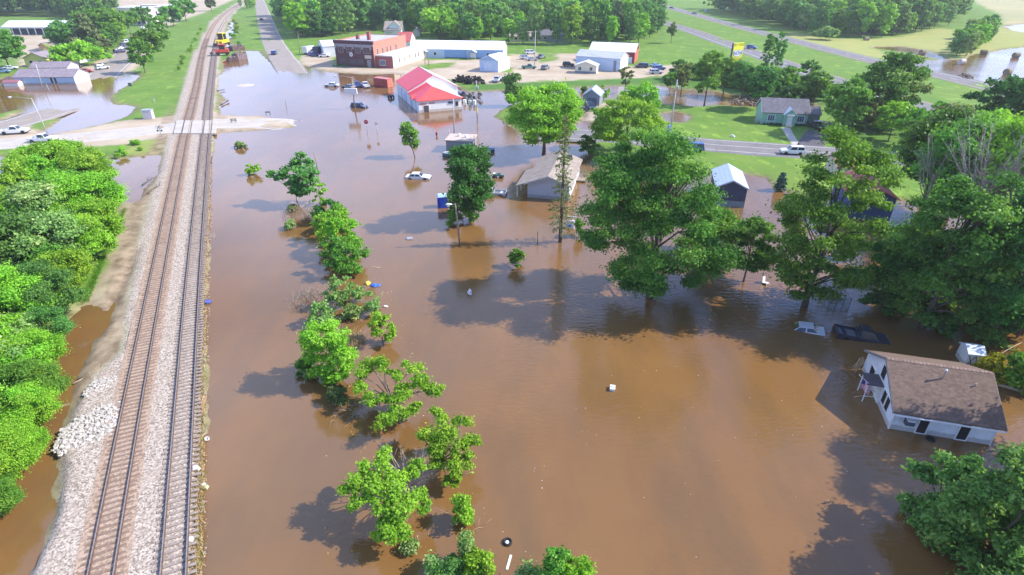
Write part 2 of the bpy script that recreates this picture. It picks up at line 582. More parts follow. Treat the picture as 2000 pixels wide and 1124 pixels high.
def make_ground():
    ys = [-220, -140, -90, -60, -40, -28, -18, -10, -4, 2]
    y = 6.0
    while y < 5000:
        ys.append(y)
        y += max(0.3, 0.0085 * y) if y < 1000 else 0.05 * y
    ys = np.array(ys)
    s = np.linspace(-1, 1, 520)
    s = np.sign(s) * np.abs(s) ** 1.12
    Y = np.repeat(ys, len(s))
    X = (s[None, :] * (1.3 * np.maximum(ys, 0)[:, None] + 60)).ravel()
    P = np.stack([X, Y], 1)
    d = np.full(len(P), -1e3)
    dist = np.sqrt(X * X + Y * Y)
    for k, pl in WATER:
        sd = sdist(P, poly(pl))
        d = np.maximum(d, sd) if k == 'w' else np.minimum(d, -sd)
    wob = fbm(X, Y, 0.5, 3) * 0.35 + fbm(X, Y, 0.12, 4, 2) * np.clip(dist / 300, 0, 1.0)
    d = d + wob
    wid = np.clip(dist * 0.012, 1.2, 4)
    def sm(t):
        t = np.clip(t, 0, 1)
        return t * t * (3 - 2 * t)
    z = np.where(d < 0, LAND * sm(-d / wid), -0.8 * sm(d / wid))
    land = (d < 0)
    z = z + np.where(land, fbm(X, Y, 0.35, 9, 3) * 0.035, 0)
    # the ballast bed of the railway and the washed-out bank beside it
    rb = sdist(P, poly(RAILBED)) + fbm(X, Y, 1.1, 14, 3) * 0.14
    zr = -0.75 + 1.22 * sm((rb + 0.75) / 1.5)
    z = np.where(rb > -0.75, np.maximum(z, zr), z)
    bk = sdist(P, poly(BANK)) + fbm(X, Y, 0.9, 21, 3) * 0.3
    zb = -0.7 + 0.95 * sm((bk + 1.2) / 2.4) + fbm(X, Y, 0.5, 22, 3) * 0.03
    z = np.where(bk > -1.2, np.maximum(z, zb), z)
    gully = sdist(P, poly([(196, 660), (215, 630), (245, 560), (272, 490), (262, 490), (240, 540), (205, 615)]))
    z = z - 0.3 * sm((gully + 0.5) / 1.0)
    cut = sdist(P, poly([(553, 124), (580, 122), (594, 150), (550, 150)]))
    z = z - 0.42 * sm((cut + 2.5) / 5)
    # far land rises very gently
    z = z + np.where(Y > 900, (Y - 900) * 0.004, 0)
    c1 = np.zeros((len(P), 3))
    c2 = np.zeros((len(P), 3))
    edge = fbm(X, Y, 0.6, 31, 3) * 0.5 * np.clip(dist / 120, 0.3, 2.5)
    for k, pl in KINDS:
        q = sdist(P, poly(pl)) + edge
        t = sm((q + 0.5 * wid) / wid)
        if k == 'grass':
            c1 *= (1 - t)[:, None]
            c2 *= (1 - t)[:, None]
        else:
            arr, i = {'lot': (c1, 0), 'dry': (c1, 1), 'ballast': (c1, 2), 'mud': (c2, 0), 'tall': (c2, 1), 'field': (c2, 2), 'pale': (c1, 1), 'dim': (c2, 1)}[k]
            arr[:, i] = np.maximum(arr[:, i], t * (0.6 if k in ('pale', 'dim') else 1))
    c1[:, 2] = np.maximum(c1[:, 2], sm((rb + 0.2) / 0.5))
    bm_ = sm((bk + 1.0) / 1.0) * (1 - c1[:, 2])
    c1[:, 0] = np.maximum(c1[:, 0], 0.8 * bm_)
    damp = sm(fbm(X, Y, 0.2, 51, 4) * 0.5 + 0.05)
    c2[:, 0] = np.maximum(c2[:, 0], bm_ * (0.25 + 0.6 * damp))
    c2[:, 0] = np.maximum(c2[:, 0], 0.9 * sm((gully + 0.9) / 0.9))
    c2[:, 0] = np.maximum(c2[:, 0], sm((rb + 3.0) / 0.8) * (1 - c1[:, 2]) * sm((175 - Y) / 45) * 0.8)
    shore = np.exp(-((d + 0.2) / (0.5 + 0.004 * dist)) ** 2) * 0.75
    c2[:, 0] = np.maximum(c2[:, 0], np.where(d > 0.5, 1.0, shore))
    n, mcol = len(ys), len(s)
    idx = np.arange(n * mcol).reshape(n, mcol)
    F = np.stack([idx[:-1, :-1], idx[:-1, 1:], idx[1:, 1:], idx[1:, :-1]], -1).reshape(-1, 4)
    me = npmesh('ground', np.stack([X, Y, z], 1), F, {'kind_a': c1, 'kind_b': c2})
    me.polygons.foreach_set('use_smooth', [True] * len(me.polygons))
    m, t, b, out = _nodes('ground')
    a1 = N(t, 'ShaderNodeAttribute', attribute_name='kind_a')
    a2 = N(t, 'ShaderNodeAttribute', attribute_name='kind_b')
    s1 = N(t, 'ShaderNodeSeparateColor')
    s2 = N(t, 'ShaderNodeSeparateColor')
    t.links.new(a1.outputs['Color'], s1.inputs[0])
    t.links.new(a2.outputs['Color'], s2.inputs[0])
    v = coords(t)
    nf = noise(t, v, 2.2, 6, 0.7)
    nm = noise(t, v, 0.11, 5, 0.6)
    nl = noise(t, v, 0.03, 3)
    g = mixrgb(t, ramp(t, nm, 0.35, 0.65), (0.14, 0.27, 0.032), (0.28, 0.41, 0.06))
    g = mixrgb(t, mth(t, 'MULTIPLY', ramp(t, nf, 0.35, 0.75), 0.45), g, (0.07, 0.14, 0.02))
    g = mixrgb(t, mth(t, 'MULTIPLY', ramp(t, nl, 0.5, 0.7), 0.4), g, (0.27, 0.30, 0.06))
    worn = noise(t, coords(t, 'Object', (1, 0.5, 1)), 0.35, 6, 0.75)
    g = mixrgb(t, mth(t, 'MULTIPLY', ramp(t, worn, 0.55, 0.68), 0.55), g, (0.30, 0.27, 0.11))
    g = mixrgb(t, mth(t, 'MULTIPLY', ramp(t, worn, 0.42, 0.30), 0.5), g, (0.06, 0.13, 0.02))
    mw = N(t, 'ShaderNodeTexWave', wave_type='BANDS', bands_direction='DIAGONAL')
    mw.inputs['Scale'].default_value = 0.09
    mw.inputs['Distortion'].default_value = 1.5
    t.links.new(v, mw.inputs['Vector'])
    g = mixrgb(t, mth(t, 'MULTIPLY', mw.outputs[1], 0.18), g, (0.09, 0.19, 0.025))
    tall = mixrgb(t, ramp(t, nf, 0.3, 0.7), (0.05, 0.12, 0.02), (0.10, 0.21, 0.03))
    c = mixrgb(t, s2.outputs[1], g, tall)
    dry = mixrgb(t, ramp(t, nm, 0.3, 0.7), (0.36, 0.33, 0.11), (0.26, 0.32, 0.08))
    c = mixrgb(t, s1.outputs[1], c, mixrgb(t, mth(t, 'MULTIPLY', ramp(t, nf, 0.4, 0.7), 0.3), dry, (0.24, 0.20, 0.06)))
    fld = mixrgb(t, ramp(t, noise(t, coords(t, 'Object', (0.2, 1, 1)), 0.03, 3), 0.35, 0.7), (0.40, 0.35, 0.17), (0.30, 0.30, 0.14))
    c = mixrgb(t, s2.outputs[2], c, fld)
    lot = mixrgb(t, ramp(t, nm, 0.3, 0.7), (0.36, 0.28, 0.19), (0.52, 0.43, 0.32))
    lot = mixrgb(t, mth(t, 'MULTIPLY', ramp(t, nf, 0.4, 0.75), 0.4), lot, (0.28, 0.22, 0.15))
    c = mixrgb(t, s1.outputs[0], c, lot)
    mud = mixrgb(t, ramp(t, noise(t, v, 0.5, 5, 0.65), 0.35, 0.65), (0.13, 0.085, 0.05), (0.36, 0.27, 0.18))
    c = mixrgb(t, s2.outputs[0], c, mud)
    vo = N(t, 'ShaderNodeTexVoronoi')
    vo.inputs['Scale'].default_value = 8.5
    t.links.new(v, vo.inputs['Vector'])
    sv = N(t, 'ShaderNodeSeparateColor')
    t.links.new(vo.outputs['Color'], sv.inputs[0])
    st = mixrgb(t, ramp(t, sv.outputs[0], 0.05, 0.9), (0.21, 0.165, 0.125), (0.56, 0.475, 0.39))
    st = mixrgb(t, mth(t, 'MULTIPLY', ramp(t, vo.outputs['Distance'], 0.05, 0.12, (1, 1, 1), (0, 0, 0)), 0.25), st, (0.10, 0.08, 0.07))
    st = mixrgb(t, mth(t, 'MULTIPLY', ramp(t, noise(t, v, 0.45, 5), 0.45, 0.65), 0.35), st, (0.36, 0.28, 0.21))
    c = mixrgb(t, s1.outputs[2], c, st)
    t.links.new(c, b.inputs['Base Color'])
    b.inputs['Roughness'].default_value = 0.9
    b.inputs['Specular IOR Level'].default_value = 0.15
    hgt = mth(t, 'ADD', mth(t, 'MULTIPLY', sv.outputs[1], s1.outputs[2]), nf)
    bump(t, b, hgt, 0.6, 0.08)
    o = link('ground', me, m)
    tag(o, kind='structure')
    return o

GROUND = make_ground()

# ------------------------------------------------------------ flood water
def make_water():
    mb = MB()
    mb.add([(-3500, -250, 0), (3500, -250, 0), (3500, 1500, 0), (-3500, 1500, 0)], [(0, 1, 2, 3)])
    m, t, b, out = _nodes('muddy_water')
    v = coords(t)
    big = noise(t, coords(t, 'Object', (0.6, 1.0, 1)), 0.03, 4, 0.6)
    c = mixrgb(t, ramp(t, big, 0.3, 0.7), (0.165, 0.080, 0.023), (0.222, 0.117, 0.040))
    swirl = noise(t, coords(t, 'Object', (0.7, 0.25, 1)), 0.22, 4, 0.6)
    c = mixrgb(t, mth(t, 'MULTIPLY', ramp(t, swirl, 0.42, 0.62), 0.55), c, (0.128, 0.078, 0.034))
    t.links.new(c, b.inputs['Base Color'])
    b.inputs['Roughness'].default_value = 0.07
    b.inputs['IOR'].default_value = 1.33
    b.inputs['Specular IOR Level'].default_value = 1.0
    # wind ripples, in patches
    n1 = noise(t, coords(t, 'Object', (0.55, 1.3, 1)), 1.9, 3, 0.55)
    n2 = noise(t, coords(t, 'Object', (0.7, 1.1, 1)), 6.0, 2, 0.5)
    sx = t.nodes.new('ShaderNodeSeparateXYZ')
    cx = t.nodes.new('ShaderNodeTexCoord')
    t.links.new(cx.outputs['Object'], sx.inputs[0])
    mr = N(t, 'ShaderNodeMapRange')
    mr.inputs['From Min'].default_value = -8
    mr.inputs['From Max'].default_value = 22
    mr.inputs['To Min'].default_value = 0.18
    t.links.new(mth(t, 'ADD', sx.outputs[0], mth(t, 'MULTIPLY', noise(t, v, 0.04, 3), 14.0)), mr.inputs['Value'])
    patch = mth(t, 'MULTIPLY', mr.outputs[0], ramp(t, noise(t, v, 0.05, 3), 0.3, 0.6, (0.3, 0.3, 0.3), (1, 1, 1)))
    h = mth(t, 'MULTIPLY', mth(t, 'ADD', n1, mth(t, 'MULTIPLY', n2, 0.25)), patch)
    bump(t, b, h, 0.42, 0.15)
    o = mb.build('water', m)
    tag(o, kind='structure')

make_water()

# ------------------------------------------------------------ roads
def spline(pts, step=2.0):
    """Catmull-Rom through points, resampled"""
    P = [Vector(p) for p in pts]
    P = [P[0] * 2 - P[1]] + P + [P[-1] * 2 - P[-2]]
    out = []
    for i in range(1, len(P) - 2):
        n = max(2, int((P[i + 1] - P[i]).length / step))
        for k in range(n):
            u = k / n
            a, b, c, d = P[i - 1], P[i], P[i + 1], P[i + 2]
            out.append(0.5 * ((2 * b) + (c - a) * u + (2 * a - 5 * b + 4 * c - d) * u * u + (3 * b - a - 3 * c + d) * u ** 3))
    out.append(P[-2])
    # even spacing along the curve
    d = [0.0]
    for a, b in zip(out, out[1:]):
        d.append(d[-1] + (b - a).length)
    n = max(2, int(d[-1] / step))
    res, j = [], 0
    for k in range(n + 1):
        t = d[-1] * k / n
        while j < len(d) - 2 and d[j + 1] < t:
            j += 1
        res.append(out[j].lerp(out[j + 1], (t - d[j]) / max(1e-9, d[j + 1] - d[j])))
    return res

def sides(pts):
    out = []
    for i, p in enumerate(pts):
        d = pts[min(i + 1, len(pts) - 1)] - pts[max(i - 1, 0)]
        d.z = 0
        d.normalize()
        out.append(Vector((-d.y, d.x, 0)))
    return out

def ribbon(mb, pts, o0, o1, dz, thick=0.0, mi=0):
    sd_ = sides(pts)
    vs, fs = [], []
    for p, s in zip(pts, sd_):
        for o in (o0, o1):
            q = p + s * o
            vs.append((q.x, q.y, p.z + dz))
    for i in range(len(pts) - 1):
        fs.append((2 * i, 2 * i + 1, 2 * i + 3, 2 * i + 2))
    return mb.add(vs, fs, mi)

def road_mat(name, col, crack=0.5):
    m, t, b, out = _nodes(name)
    v = coords(t)
    c = mixrgb(t, ramp(t, noise(t, v, 0.25, 5, 0.65), 0.3, 0.7), tuple(x * 0.85 for x in col), tuple(x * 1.12 for x in col))
    c = mixrgb(t, mth(t, 'MULTIPLY', noise(t, v, 9, 2), 0.3), c, tuple(x * 0.6 for x in col))
    vo = N(t, 'ShaderNodeTexVoronoi', feature='DISTANCE_TO_EDGE')
    vo.inputs['Scale'].default_value = 0.16
    wv = N(t, 'ShaderNodeVectorMath', operation='ADD')
    nn = N(t, 'ShaderNodeTexNoise')
    nn.inputs['Scale'].default_value = 0.6
    t.links.new(v, nn.inputs['Vector'])
    t.links.new(v, wv.inputs[0])
    t.links.new(nn.outputs['Color'], wv.inputs[1])
    t.links.new(wv.outputs[0], vo.inputs['Vector'])
    c = mixrgb(t, mth(t, 'MULTIPLY', ramp(t, vo.outputs['Distance'], 0.0, 0.018, (1, 1, 1), (0, 0, 0)), crack), c, tuple(x * 0.4 for x in col))
    t.links.new(c, b.inputs['Base Color'])
    b.inputs['Roughness'].default_value = 0.85
    b.inputs['Specular IOR Level'].default_value = 0.25
    return m

ASPH = road_mat('worn_asphalt', (0.20, 0.185, 0.18))
ASPH_PALE = road_mat('pale_asphalt', (0.31, 0.265, 0.225), 0.3)
CONC = road_mat('concrete', (0.48, 0.43, 0.37), 0.25)
ASPH_DARK = road_mat('dark_asphalt', (0.11, 0.10, 0.11), 0.3)
LINE = M('road_paint_white', (0.75, 0.74, 0.70), 0.7, var=0.2, scale=3)
LINEY = M('road_paint_yellow', (0.70, 0.50, 0.06), 0.7, var=0.2, scale=3)

def road(name, pix, width, m, lines=(), lift=0.06, step=4, dashes=()):
    pts = spline([G(p[0], p[1], LAND) + Vector((0, 0, p[2] if len(p) > 2 else 0)) for p in pix], step)
    mb = MB()
    # crowned and slightly uneven surface
    sd0 = sides(pts)
    vs, fs = [], []
    nn = 8
    for p, q in zip(pts, sd0):
        for k in range(nn + 1):
            o = -width / 2 + width * k / nn
            e = p + q * o
            un = float(fbm(np.array([e.x]), np.array([e.y]), 0.7, 77, 3)[0])
            dip = min(1.0, max(0.0, (LAND - p.z) / 0.2))
            vs.append((e.x, e.y, p.z + lift + (0.05 + 0.1 * dip) * un * dip - 0.10 * dip * (2 * k / nn - 1) ** 2))
    for i in range(len(pts) - 1):
        for k in range(nn):
            a = i * (nn + 1) + k
            fs.append((a, a + 1, a + nn + 2, a + nn + 1))
    mb.add(vs, fs)
    # a low shoulder on both sides so the sheet has an edge
    for s in (-1, 1):
        sd_ = sides(pts)
        vs, fs = [], []
        for p, q in zip(pts, sd_):
            a, e = p + q * s * width / 2, p + q * s * (width / 2 + 0.5)
            vs += [(a.x, a.y, p.z + lift), (e.x, e.y, p.z - 0.1)]
        for i in range(len(pts) - 1):
            fs.append((2 * i, 2 * i + 1, 2 * i + 3, 2 * i + 2))
        mb.add(vs, fs)
    o = mb.build(name, m)
    tag(o, kind='structure')
    if lines or dashes:
        lm = MB()
        for off, wd, mi in lines:
            ribbon(lm, pts, off - wd / 2, off + wd / 2, lift + 0.02, mi=mi)
        fine = spline([G(p[0], p[1], LAND) + Vector((0, 0, p[2] if len(p) > 2 else 0)) for p in pix], 3)
        for off, wd, mi in dashes:
            for i in range(0, len(fine) - 2, 4):
                ribbon(lm, fine[i:i + 2], off - wd / 2, off + wd / 2, lift + 0.02, mi=mi)
        lm.build('lane_marking', [LINE, LINEY], o)
    return o

road('cross_road', [(-220, 298), (0, 282), (125, 272), (250, 260), (350, 248.5), (415, 242), (480, 241), (510, 240.5), (535, 240, -0.12), (555, 241, -0.28), (578, 242, -0.45), (604, 243, -0.8)], 9.5, CONC, lines=[(4.2, 0.15, 0), (-4.2, 0.15, 0)])
road('main_road', [(345, 8), (318, 32), (290, 62), (258, 96), (226, 126), (208, 141), (194, 152, -0.45), (170, 168, -1.0), (150, 186, -0.7), (122, 210, -0.55), (104, 217, -0.12), (60, 233), (0, 250), (-100, 278), (-260, 310)], 10.5, ASPH_PALE, lines=[(4.6, 0.2, 0), (-4.6, 0.2, 0)], dashes=[(0, 0.2, 1)])
road('centre_road', [(500, -14), (507, 4), (515, 30), (530, 75), (548, 108), (558, 122), (565, 132, -0.12), (571, 140, -0.34), (577, 148, -0.55), (584, 158, -0.95)], 10.0, ASPH_PALE, lines=[(4.6, 0.15, 0)])
road('highway_near', [(1180, 10), (1240, 26), (1300, 45), (1350, 60.5), (1400, 78.5), (1450, 96), (1500, 113.5), (1550, 131), (1600, 148), (1660, 166), (1740, 190), (1815, 212), (1900, 236), (2050, 280), (2250, 345)], 11.0, ASPH,
     lines=[(4.6, 0.2, 1), (-3.6, 0.2, 0)], dashes=[(0.6, 0.2, 0)])
road('highway_far', [(1200, -12), (1268, 4), (1300, 13), (1350, 27), (1400, 41), (1450, 54.5), (1500, 67.5), (1550, 80), (1600, 93), (1700, 118), (1780, 136), (1850, 151), (1900, 163), (1960, 178), (2050, 202), (2250, 262)], 11.0, ASPH,
     lines=[(3.6, 0.2, 0), (-4.6, 0.2, 1)], dashes=[(-0.6, 0.2, 0)])
road('street', [(1090, 262), (1200, 268), (1300, 276), (1400, 285), (1500, 292), (1600, 299), (1700, 306), (1850, 318), (2100, 340)], 10.5, ASPH,
     lines=[(4.4, 0.15, 0), (0.4, 0.15, 0), (-3.8, 0.15, 0)])
road('driveway', [(1600, 236), (1604, 252), (1590, 272), (1578, 290)], 5.0, ASPH_DARK, lift=0.05, step=2)
road('path', [(1535, 250), (1545, 268), (1558, 287)], 1.5, CONC, lift=0.05, step=2)
road('side_lane', [(1130, 200), (1165, 215), (1180, 235)], 3.5, ASPH_PALE, lift=0.03, step=2)

# concrete panels where the road crosses the rails
mb = MB()
for a, b in (((346, 238), (346, 262)), ((372, 235), (371, 261)), ((391, 234), (389, 260)),):
    pass
crossing = MB()
for x0, x1, xb0, xb1 in ((345, 359, 339, 353.5), (361.5, 374, 356, 369.5), (376.5, 398.5, 372, 395), (401, 413, 397.5, 410), (415.5, 424, 412.5, 421)):
    p = [G(x0, 236, 0.6), G(x1, 235.5, 0.6), G(xb1, 261, 0.6), G(xb0, 261.5, 0.6)]
    crossing.add([(*q[:2], 0.66) for q in p] + [(*q[:2], 0.3) for q in p], [(0, 1, 2, 3), (0, 4, 5, 1), (1, 5, 6, 2), (2, 6, 7, 3), (3, 7, 4, 0)])
o = crossing.build('crossing_panels', CONC)
tag(o, kind='structure')

# ------------------------------------------------------------ the two railway tracks
RAIL = M('rusty_rail', (0.12, 0.07, 0.05), 0.75, 0.0, var=0.3, scale=4)
RAILTOP = M('rail_shine', (0.30, 0.25, 0.22), 0.5, 0.3, var=0.2, scale=4)
TIE_DARK = M('grey_sleeper', (0.31, 0.25, 0.21), 0.9, var=0.35, scale=5)
TIE_BROWN = M('brown_sleeper', (0.24, 0.165, 0.12), 0.9, var=0.3, scale=5)
DUST = M('brown_dust', (0.42, 0.31, 0.23), 0.95, var=0.35, scale=3)
ZB = 0.47      # top of the ballast

def track(label, pix, tie_mat, tie_top, dust, seed):
    ctr = spline([G(x, y, ZB) for x, y in pix], 0.56)
    rng = random.Random(seed)
    root = thing('railway_track', label, 'railway track', ctr[0])
    base = ctr[0].copy()
    loc = [p - base for p in ctr]
    sd_ = sides(loc)
    for s in (-1, 1):
        mb = MB()
        prof = [(-0.07, 0.0), (-0.07, 0.03), (-0.02, 0.05), (-0.02, 0.13), (-0.045, 0.15), (-0.04, 0.18), (0.04, 0.18), (0.045, 0.15), (0.02, 0.13), (0.02, 0.05), (0.07, 0.03), (0.07, 0.0)]
        sub = loc[::6]
        ss = sides(sub)
        vs, fs, mi = [], [], []
        for p, q in zip(sub, ss):
            for a, h in prof:
                r = p + q * (s * 0.7525 + a)
                vs.append((r.x, r.y, tie_top + h))
        n = len(prof)
        for i in range(len(sub) - 1):
            for k in range(n - 1):
                mb_i = 1 if k == 5 else 0
                fs.append(((i * n + k, i * n + k + 1, (i + 1) * n + k + 1, (i + 1) * n + k), mb_i))
        o_ = len(mb.v)
        mb.v += vs
        mb.f += [f for f, _ in fs]
        mb.m += [k for _, k in fs]
        mb.build('rail', [RAIL, RAILTOP], root)
    tie = MB().box(-0.12, 0.12, -1.3, 1.3, -0.12, 0.0).mesh('sleeper', tie_mat, bevel=0.015)
    rest = MB()
    k = 0
    for i, (p, q) in enumerate(zip(loc, sd_)):
        wp = ctr[i]
        if wp.y < 6 or wp.y > 330:
            continue
        a = math.atan2(q.y, q.x) - math.pi / 2 + rng.gauss(0, 0.025)
        off = rng.gauss(0, 0.06)
        zz = tie_top + rng.uniform(-0.035, 0.0) - (0.005 if dust else 0.0)
        mtx = Matrix.Translation((p.x + q.x * off, p.y + q.y * off, zz)) @ Matrix.Rotation(a, 4, 'Z')
        if wp.y > 18 and k < 100:
            t_ = link('sleeper', tie, None, root)
            t_.matrix_local = mtx
            k += 1
        else:
            rest.box(-0.12, 0.12, -1.3, 1.3, -0.12, 0.0, mat=mtx)
    r = rest.build('sleepers', tie_mat, root)
    tag(r, kind='stuff')
    if dust:
        mb = MB()
        ribbon(mb, loc[::4], -1.55, 1.7, 0.02)
        d = mb.build('dust_strip', DUST_MAT, root)
    return root

def dust_mat(name, ca, cb, gap):
    m, t, b, out = _nodes(name)
    v = coords(t)
    vo = N(t, 'ShaderNodeTexVoronoi')
    vo.inputs['Scale'].default_value = 7
    t.links.new(v, vo.inputs['Vector'])
    sv = N(t, 'ShaderNodeSeparateColor')
    t.links.new(vo.outputs['Color'], sv.inputs[0])
    c = mixrgb(t, ramp(t, sv.outputs[0], 0.1, 0.9), ca, cb)
    c = mixrgb(t, mth(t, 'MULTIPLY', ramp(t, noise(t, v, 0.5, 4), 0.4, 0.65), 0.5), c, gap)
    t.links.new(c, b.inputs['Base Color'])
    b.inputs['Roughness'].default_value = 0.95
    b.inputs['Specular IOR Level'].default_value = 0.1
    bump(t, b, sv.outputs[1], 0.6, 0.05)
    return m

DUST_MAT = dust_mat('brown_ballast', (0.24, 0.16, 0.11), (0.46, 0.34, 0.25), (0.40, 0.30, 0.22))
LEFT_PIX = [(135, 1560), (160, 1350), (198.5, 1124), (260.5, 787), (311.5, 521), (360.5, 265), (373, 215), (385, 165), (394, 112), (404, 77), (420, 46), (447, 21), (478, 2), (502, -14)]
RIGHT_PIX = [(316, 1560), (326, 1350), (340, 1124), (361.5, 787), (380, 521), (402, 265), (406, 215), (411.5, 165), (418, 112), (424, 77), (434, 50), (452, 25), (470, 9)]
track('left railway track with brown half buried sleepers', LEFT_PIX, TIE_BROWN, 0.06, True, 5)
track('right railway track with dark exposed sleepers beside the flood', RIGHT_PIX, TIE_DARK, 0.09, False, 6)
# ------------------------------------------------------------ trees and bushes
BARK = M('bark', (0.13, 0.10, 0.08), 0.9, var=0.35, scale=6)
BARK_PALE = M('pale_bark', (0.34, 0.30, 0.25), 0.9, var=0.3, scale=6)
LF = {
    'bright': leafmat('leaf_bright', (0.10, 0.27, 0.012), (0.36, 0.66, 0.05), (0.42, 0.62, 0.07)),
    'lime': leafmat('leaf_lime', (0.13, 0.34, 0.018), (0.36, 0.66, 0.06), (0.42, 0.72, 0.06)),
    'mid': leafmat('leaf_mid', (0.045, 0.16, 0.016), (0.20, 0.44, 0.05), (0.27, 0.47, 0.06)),
    'oak': leafmat('leaf_oak', (0.030, 0.108, 0.015), (0.165, 0.365, 0.05), (0.28, 0.45, 0.08)),
    'dark': leafmat('leaf_dark', (0.018, 0.085, 0.015), (0.10, 0.28, 0.042)),
    'blue': leafmat('leaf_blue', (0.042, 0.15, 0.03), (0.20, 0.42, 0.085)),
    'pale': leafmat('leaf_pale', (0.10, 0.24, 0.05), (0.36, 0.54, 0.16), (0.55, 0.64, 0.26)),
    'olive': leafmat('leaf_olive', (0.09, 0.15, 0.04), (0.26, 0.32, 0.10)),
    'willow': leafmat('leaf_willow', (0.045, 0.14, 0.025), (0.22, 0.42, 0.09), (0.36, 0.52, 0.12)),
    'needle': leafmat('needle', (0.06, 0.11, 0.035), (0.19, 0.25, 0.09), trans=0.1),
    'spruce': leafmat('needle_blue', (0.03, 0.09, 0.07), (0.09, 0.19, 0.15), trans=0.1),
    'yellow': leafmat('leaf_yellow', (0.20, 0.24, 0.01), (0.42, 0.42, 0.02)),
    'straw': leafmat('dead_stalks', (0.34, 0.22, 0.07), (0.58, 0.42, 0.16), trans=0.1),
}

def leaves(rs, cen, cr, npl, size, flat=0.7, droop=0.25, up=0.45):
    """leaf-sized faces through clumps: cen (k,3), cr (k,), npl leaves per clump"""
    k = len(cen)
    ci = np.repeat(np.arange(k), npl)
    n = len(ci)
    d = rs.normal(size=(n, 3))
    d /= np.linalg.norm(d, axis=1)[:, None]
    d[:, 2] = np.where(d[:, 2] < -0.2, -d[:, 2] * (rs.rand(n) > droop) + d[:, 2] * 0.5, d[:, 2])
    rr = np.where(rs.rand(n) < 0.22, rs.uniform(0.9, 1.55, n), rs.uniform(0.2, 1.0, n) ** 0.6)
    # clumps are lumpy themselves
    lump = 1 + 0.25 * np.sin(d[:, 0] * 5 + ci * 1.7) * np.cos(d[:, 1] * 6 + ci * 2.3)
    off = d * (cr[ci] * rr * lump)[:, None]
    off[:, 2] *= flat
    p = cen[ci] + off
    nr = d * 0.8 + rs.normal(size=(n, 3)) * 0.75
    nr[:, 2] += up
    nr /= np.linalg.norm(nr, axis=1)[:, None]
    a = np.cross(nr, rs.normal(size=(n, 3)))
    a /= np.linalg.norm(a, axis=1)[:, None] + 1e-9
    b = np.cross(nr, a)
    sz = size * rs.uniform(0.6, 1.35, n)
    a *= (sz * 0.62)[:, None]
    b *= (sz * 0.40)[:, None]
    fold = nr * (sz * rs.uniform(-0.12, 0.18, n))[:, None]
    V = np.stack([p - a, p - b * 1.0 + fold, p + a, p + b + fold], 1).reshape(-1, 3)
    F = np.arange(n * 4).reshape(n, 4)
    ct = rs.uniform(0.0, 0.6, k)[ci] * 0.7 + rs.uniform(0, 0.6, n)
    tint = np.stack([np.clip(ct, 0, 1), rs.rand(k)[ci] * 0.7 + rs.rand(n) * 0.35, rs.rand(n)], 1)
    return V, F, np.repeat(tint, 4, axis=0)

def envelope(rs, R, z0, z1, k, cr, shape='round', core=0.25):
    """clump centres inside a lumpy crown"""
    c, r = [], []
    ph = rs.uniform(0, 6.28, 6)
    H = z1 - z0
    while len(c) < k:
        x, y, zz = rs.uniform(-1, 1, 3)
        h = (zz + 1) / 2
        if shape == 'round':
            lim = math.sqrt(max(0, 1 - (abs(zz * 0.98)) ** 2.3))
            if zz < 0:
                lim = max(lim, 0.55 * (1 + zz) + 0.3) if zz > -0.85 else lim
        elif shape == 'cone':
            lim = max(0.06, (1 - h) ** 0.85)
        elif shape == 'column':
            lim = 0.75 * math.sqrt(max(0, 1 - abs(zz) ** 3)) + 0.12
        elif shape == 'vase':
            lim = 0.35 + 0.65 * math.sin(min(1, h * 1.25) * math.pi / 2) if h < 0.8 else max(0.1, 1 - (h - 0.8) * 4.0)
        elif shape == 'mound':
            lim = math.sqrt(max(0, 1 - h * h * 0.95))
        an = math.atan2(y, x)
        lim *= 1 + 0.20 * math.sin(2 * an + ph[0] + h * 2) + 0.15 * math.sin(3 * an + ph[1] - h * 4) + 0.10 * math.sin(5 * an + ph[2] + 7 * h)
        q = math.hypot(x, y)
        if q > lim or (q < lim * core and h < 0.8):
            continue
        if q < 0.55 * lim and h < 0.8 and rs.rand() < 0.5:
            continue
        c.append((x * (R - cr * 0.5), y * (R - cr * 0.5), z0 + cr * 0.4 + h * (H - cr * 0.8)))
        r.append(cr * rs.uniform(0.65, 1.3))
    return np.array(c), np.array(r)

def limbs(rs, mb, cen, H, z0, r0, n, lean=(0, 0), sub=True, mi=0):
    """tapered trunk with bent limbs reaching the clumps"""
    top = max(z0 + 0.4, H * 0.72)
    pts = []
    for i in range(6):
        f = i / 5
        pts.append((lean[0] * f + rs.normal() * 0.03 * H * f * 0.5, lean[1] * f + rs.normal() * 0.03 * H * f * 0.5, -0.9 + (top + 0.9) * f))
    mb.tube(pts, [r0 * (1.25 if i == 0 else 1 - 0.15 * i) for i in range(6)], 8, mi)
    if len(cen) == 0 or n == 0:
        return
    pick = rs.choice(len(cen), min(n, len(cen)), replace=False)
    for j in pick:
        e = Vector(cen[j])
        f = min(0.95, max(0.22, (e.z * rs.uniform(0.45, 0.75) + 0.9) / (top + 0.9)))
        i = min(4, int(f * 5))
        a = Vector(pts[i]).lerp(Vector(pts[i + 1]), f * 5 - i)
        m = a.lerp(e, 0.5) + Vector((0, 0, 0.08 * (e - a).length)) + Vector(rs.normal(size=3)) * 0.06 * (e - a).length
        rr = r0 * 0.42 * (1 - 0.5 * f)
        mb.tube([a, m, e], [rr, rr * 0.6, rr * 0.22], 5, mi)
        if sub:
            for _ in range(2):
                e2 = e + Vector(rs.normal(size=3)) * 0.12 * (e - a).length
                mb.tube([m, e2], [rr * 0.4, rr * 0.12], 4, mi)

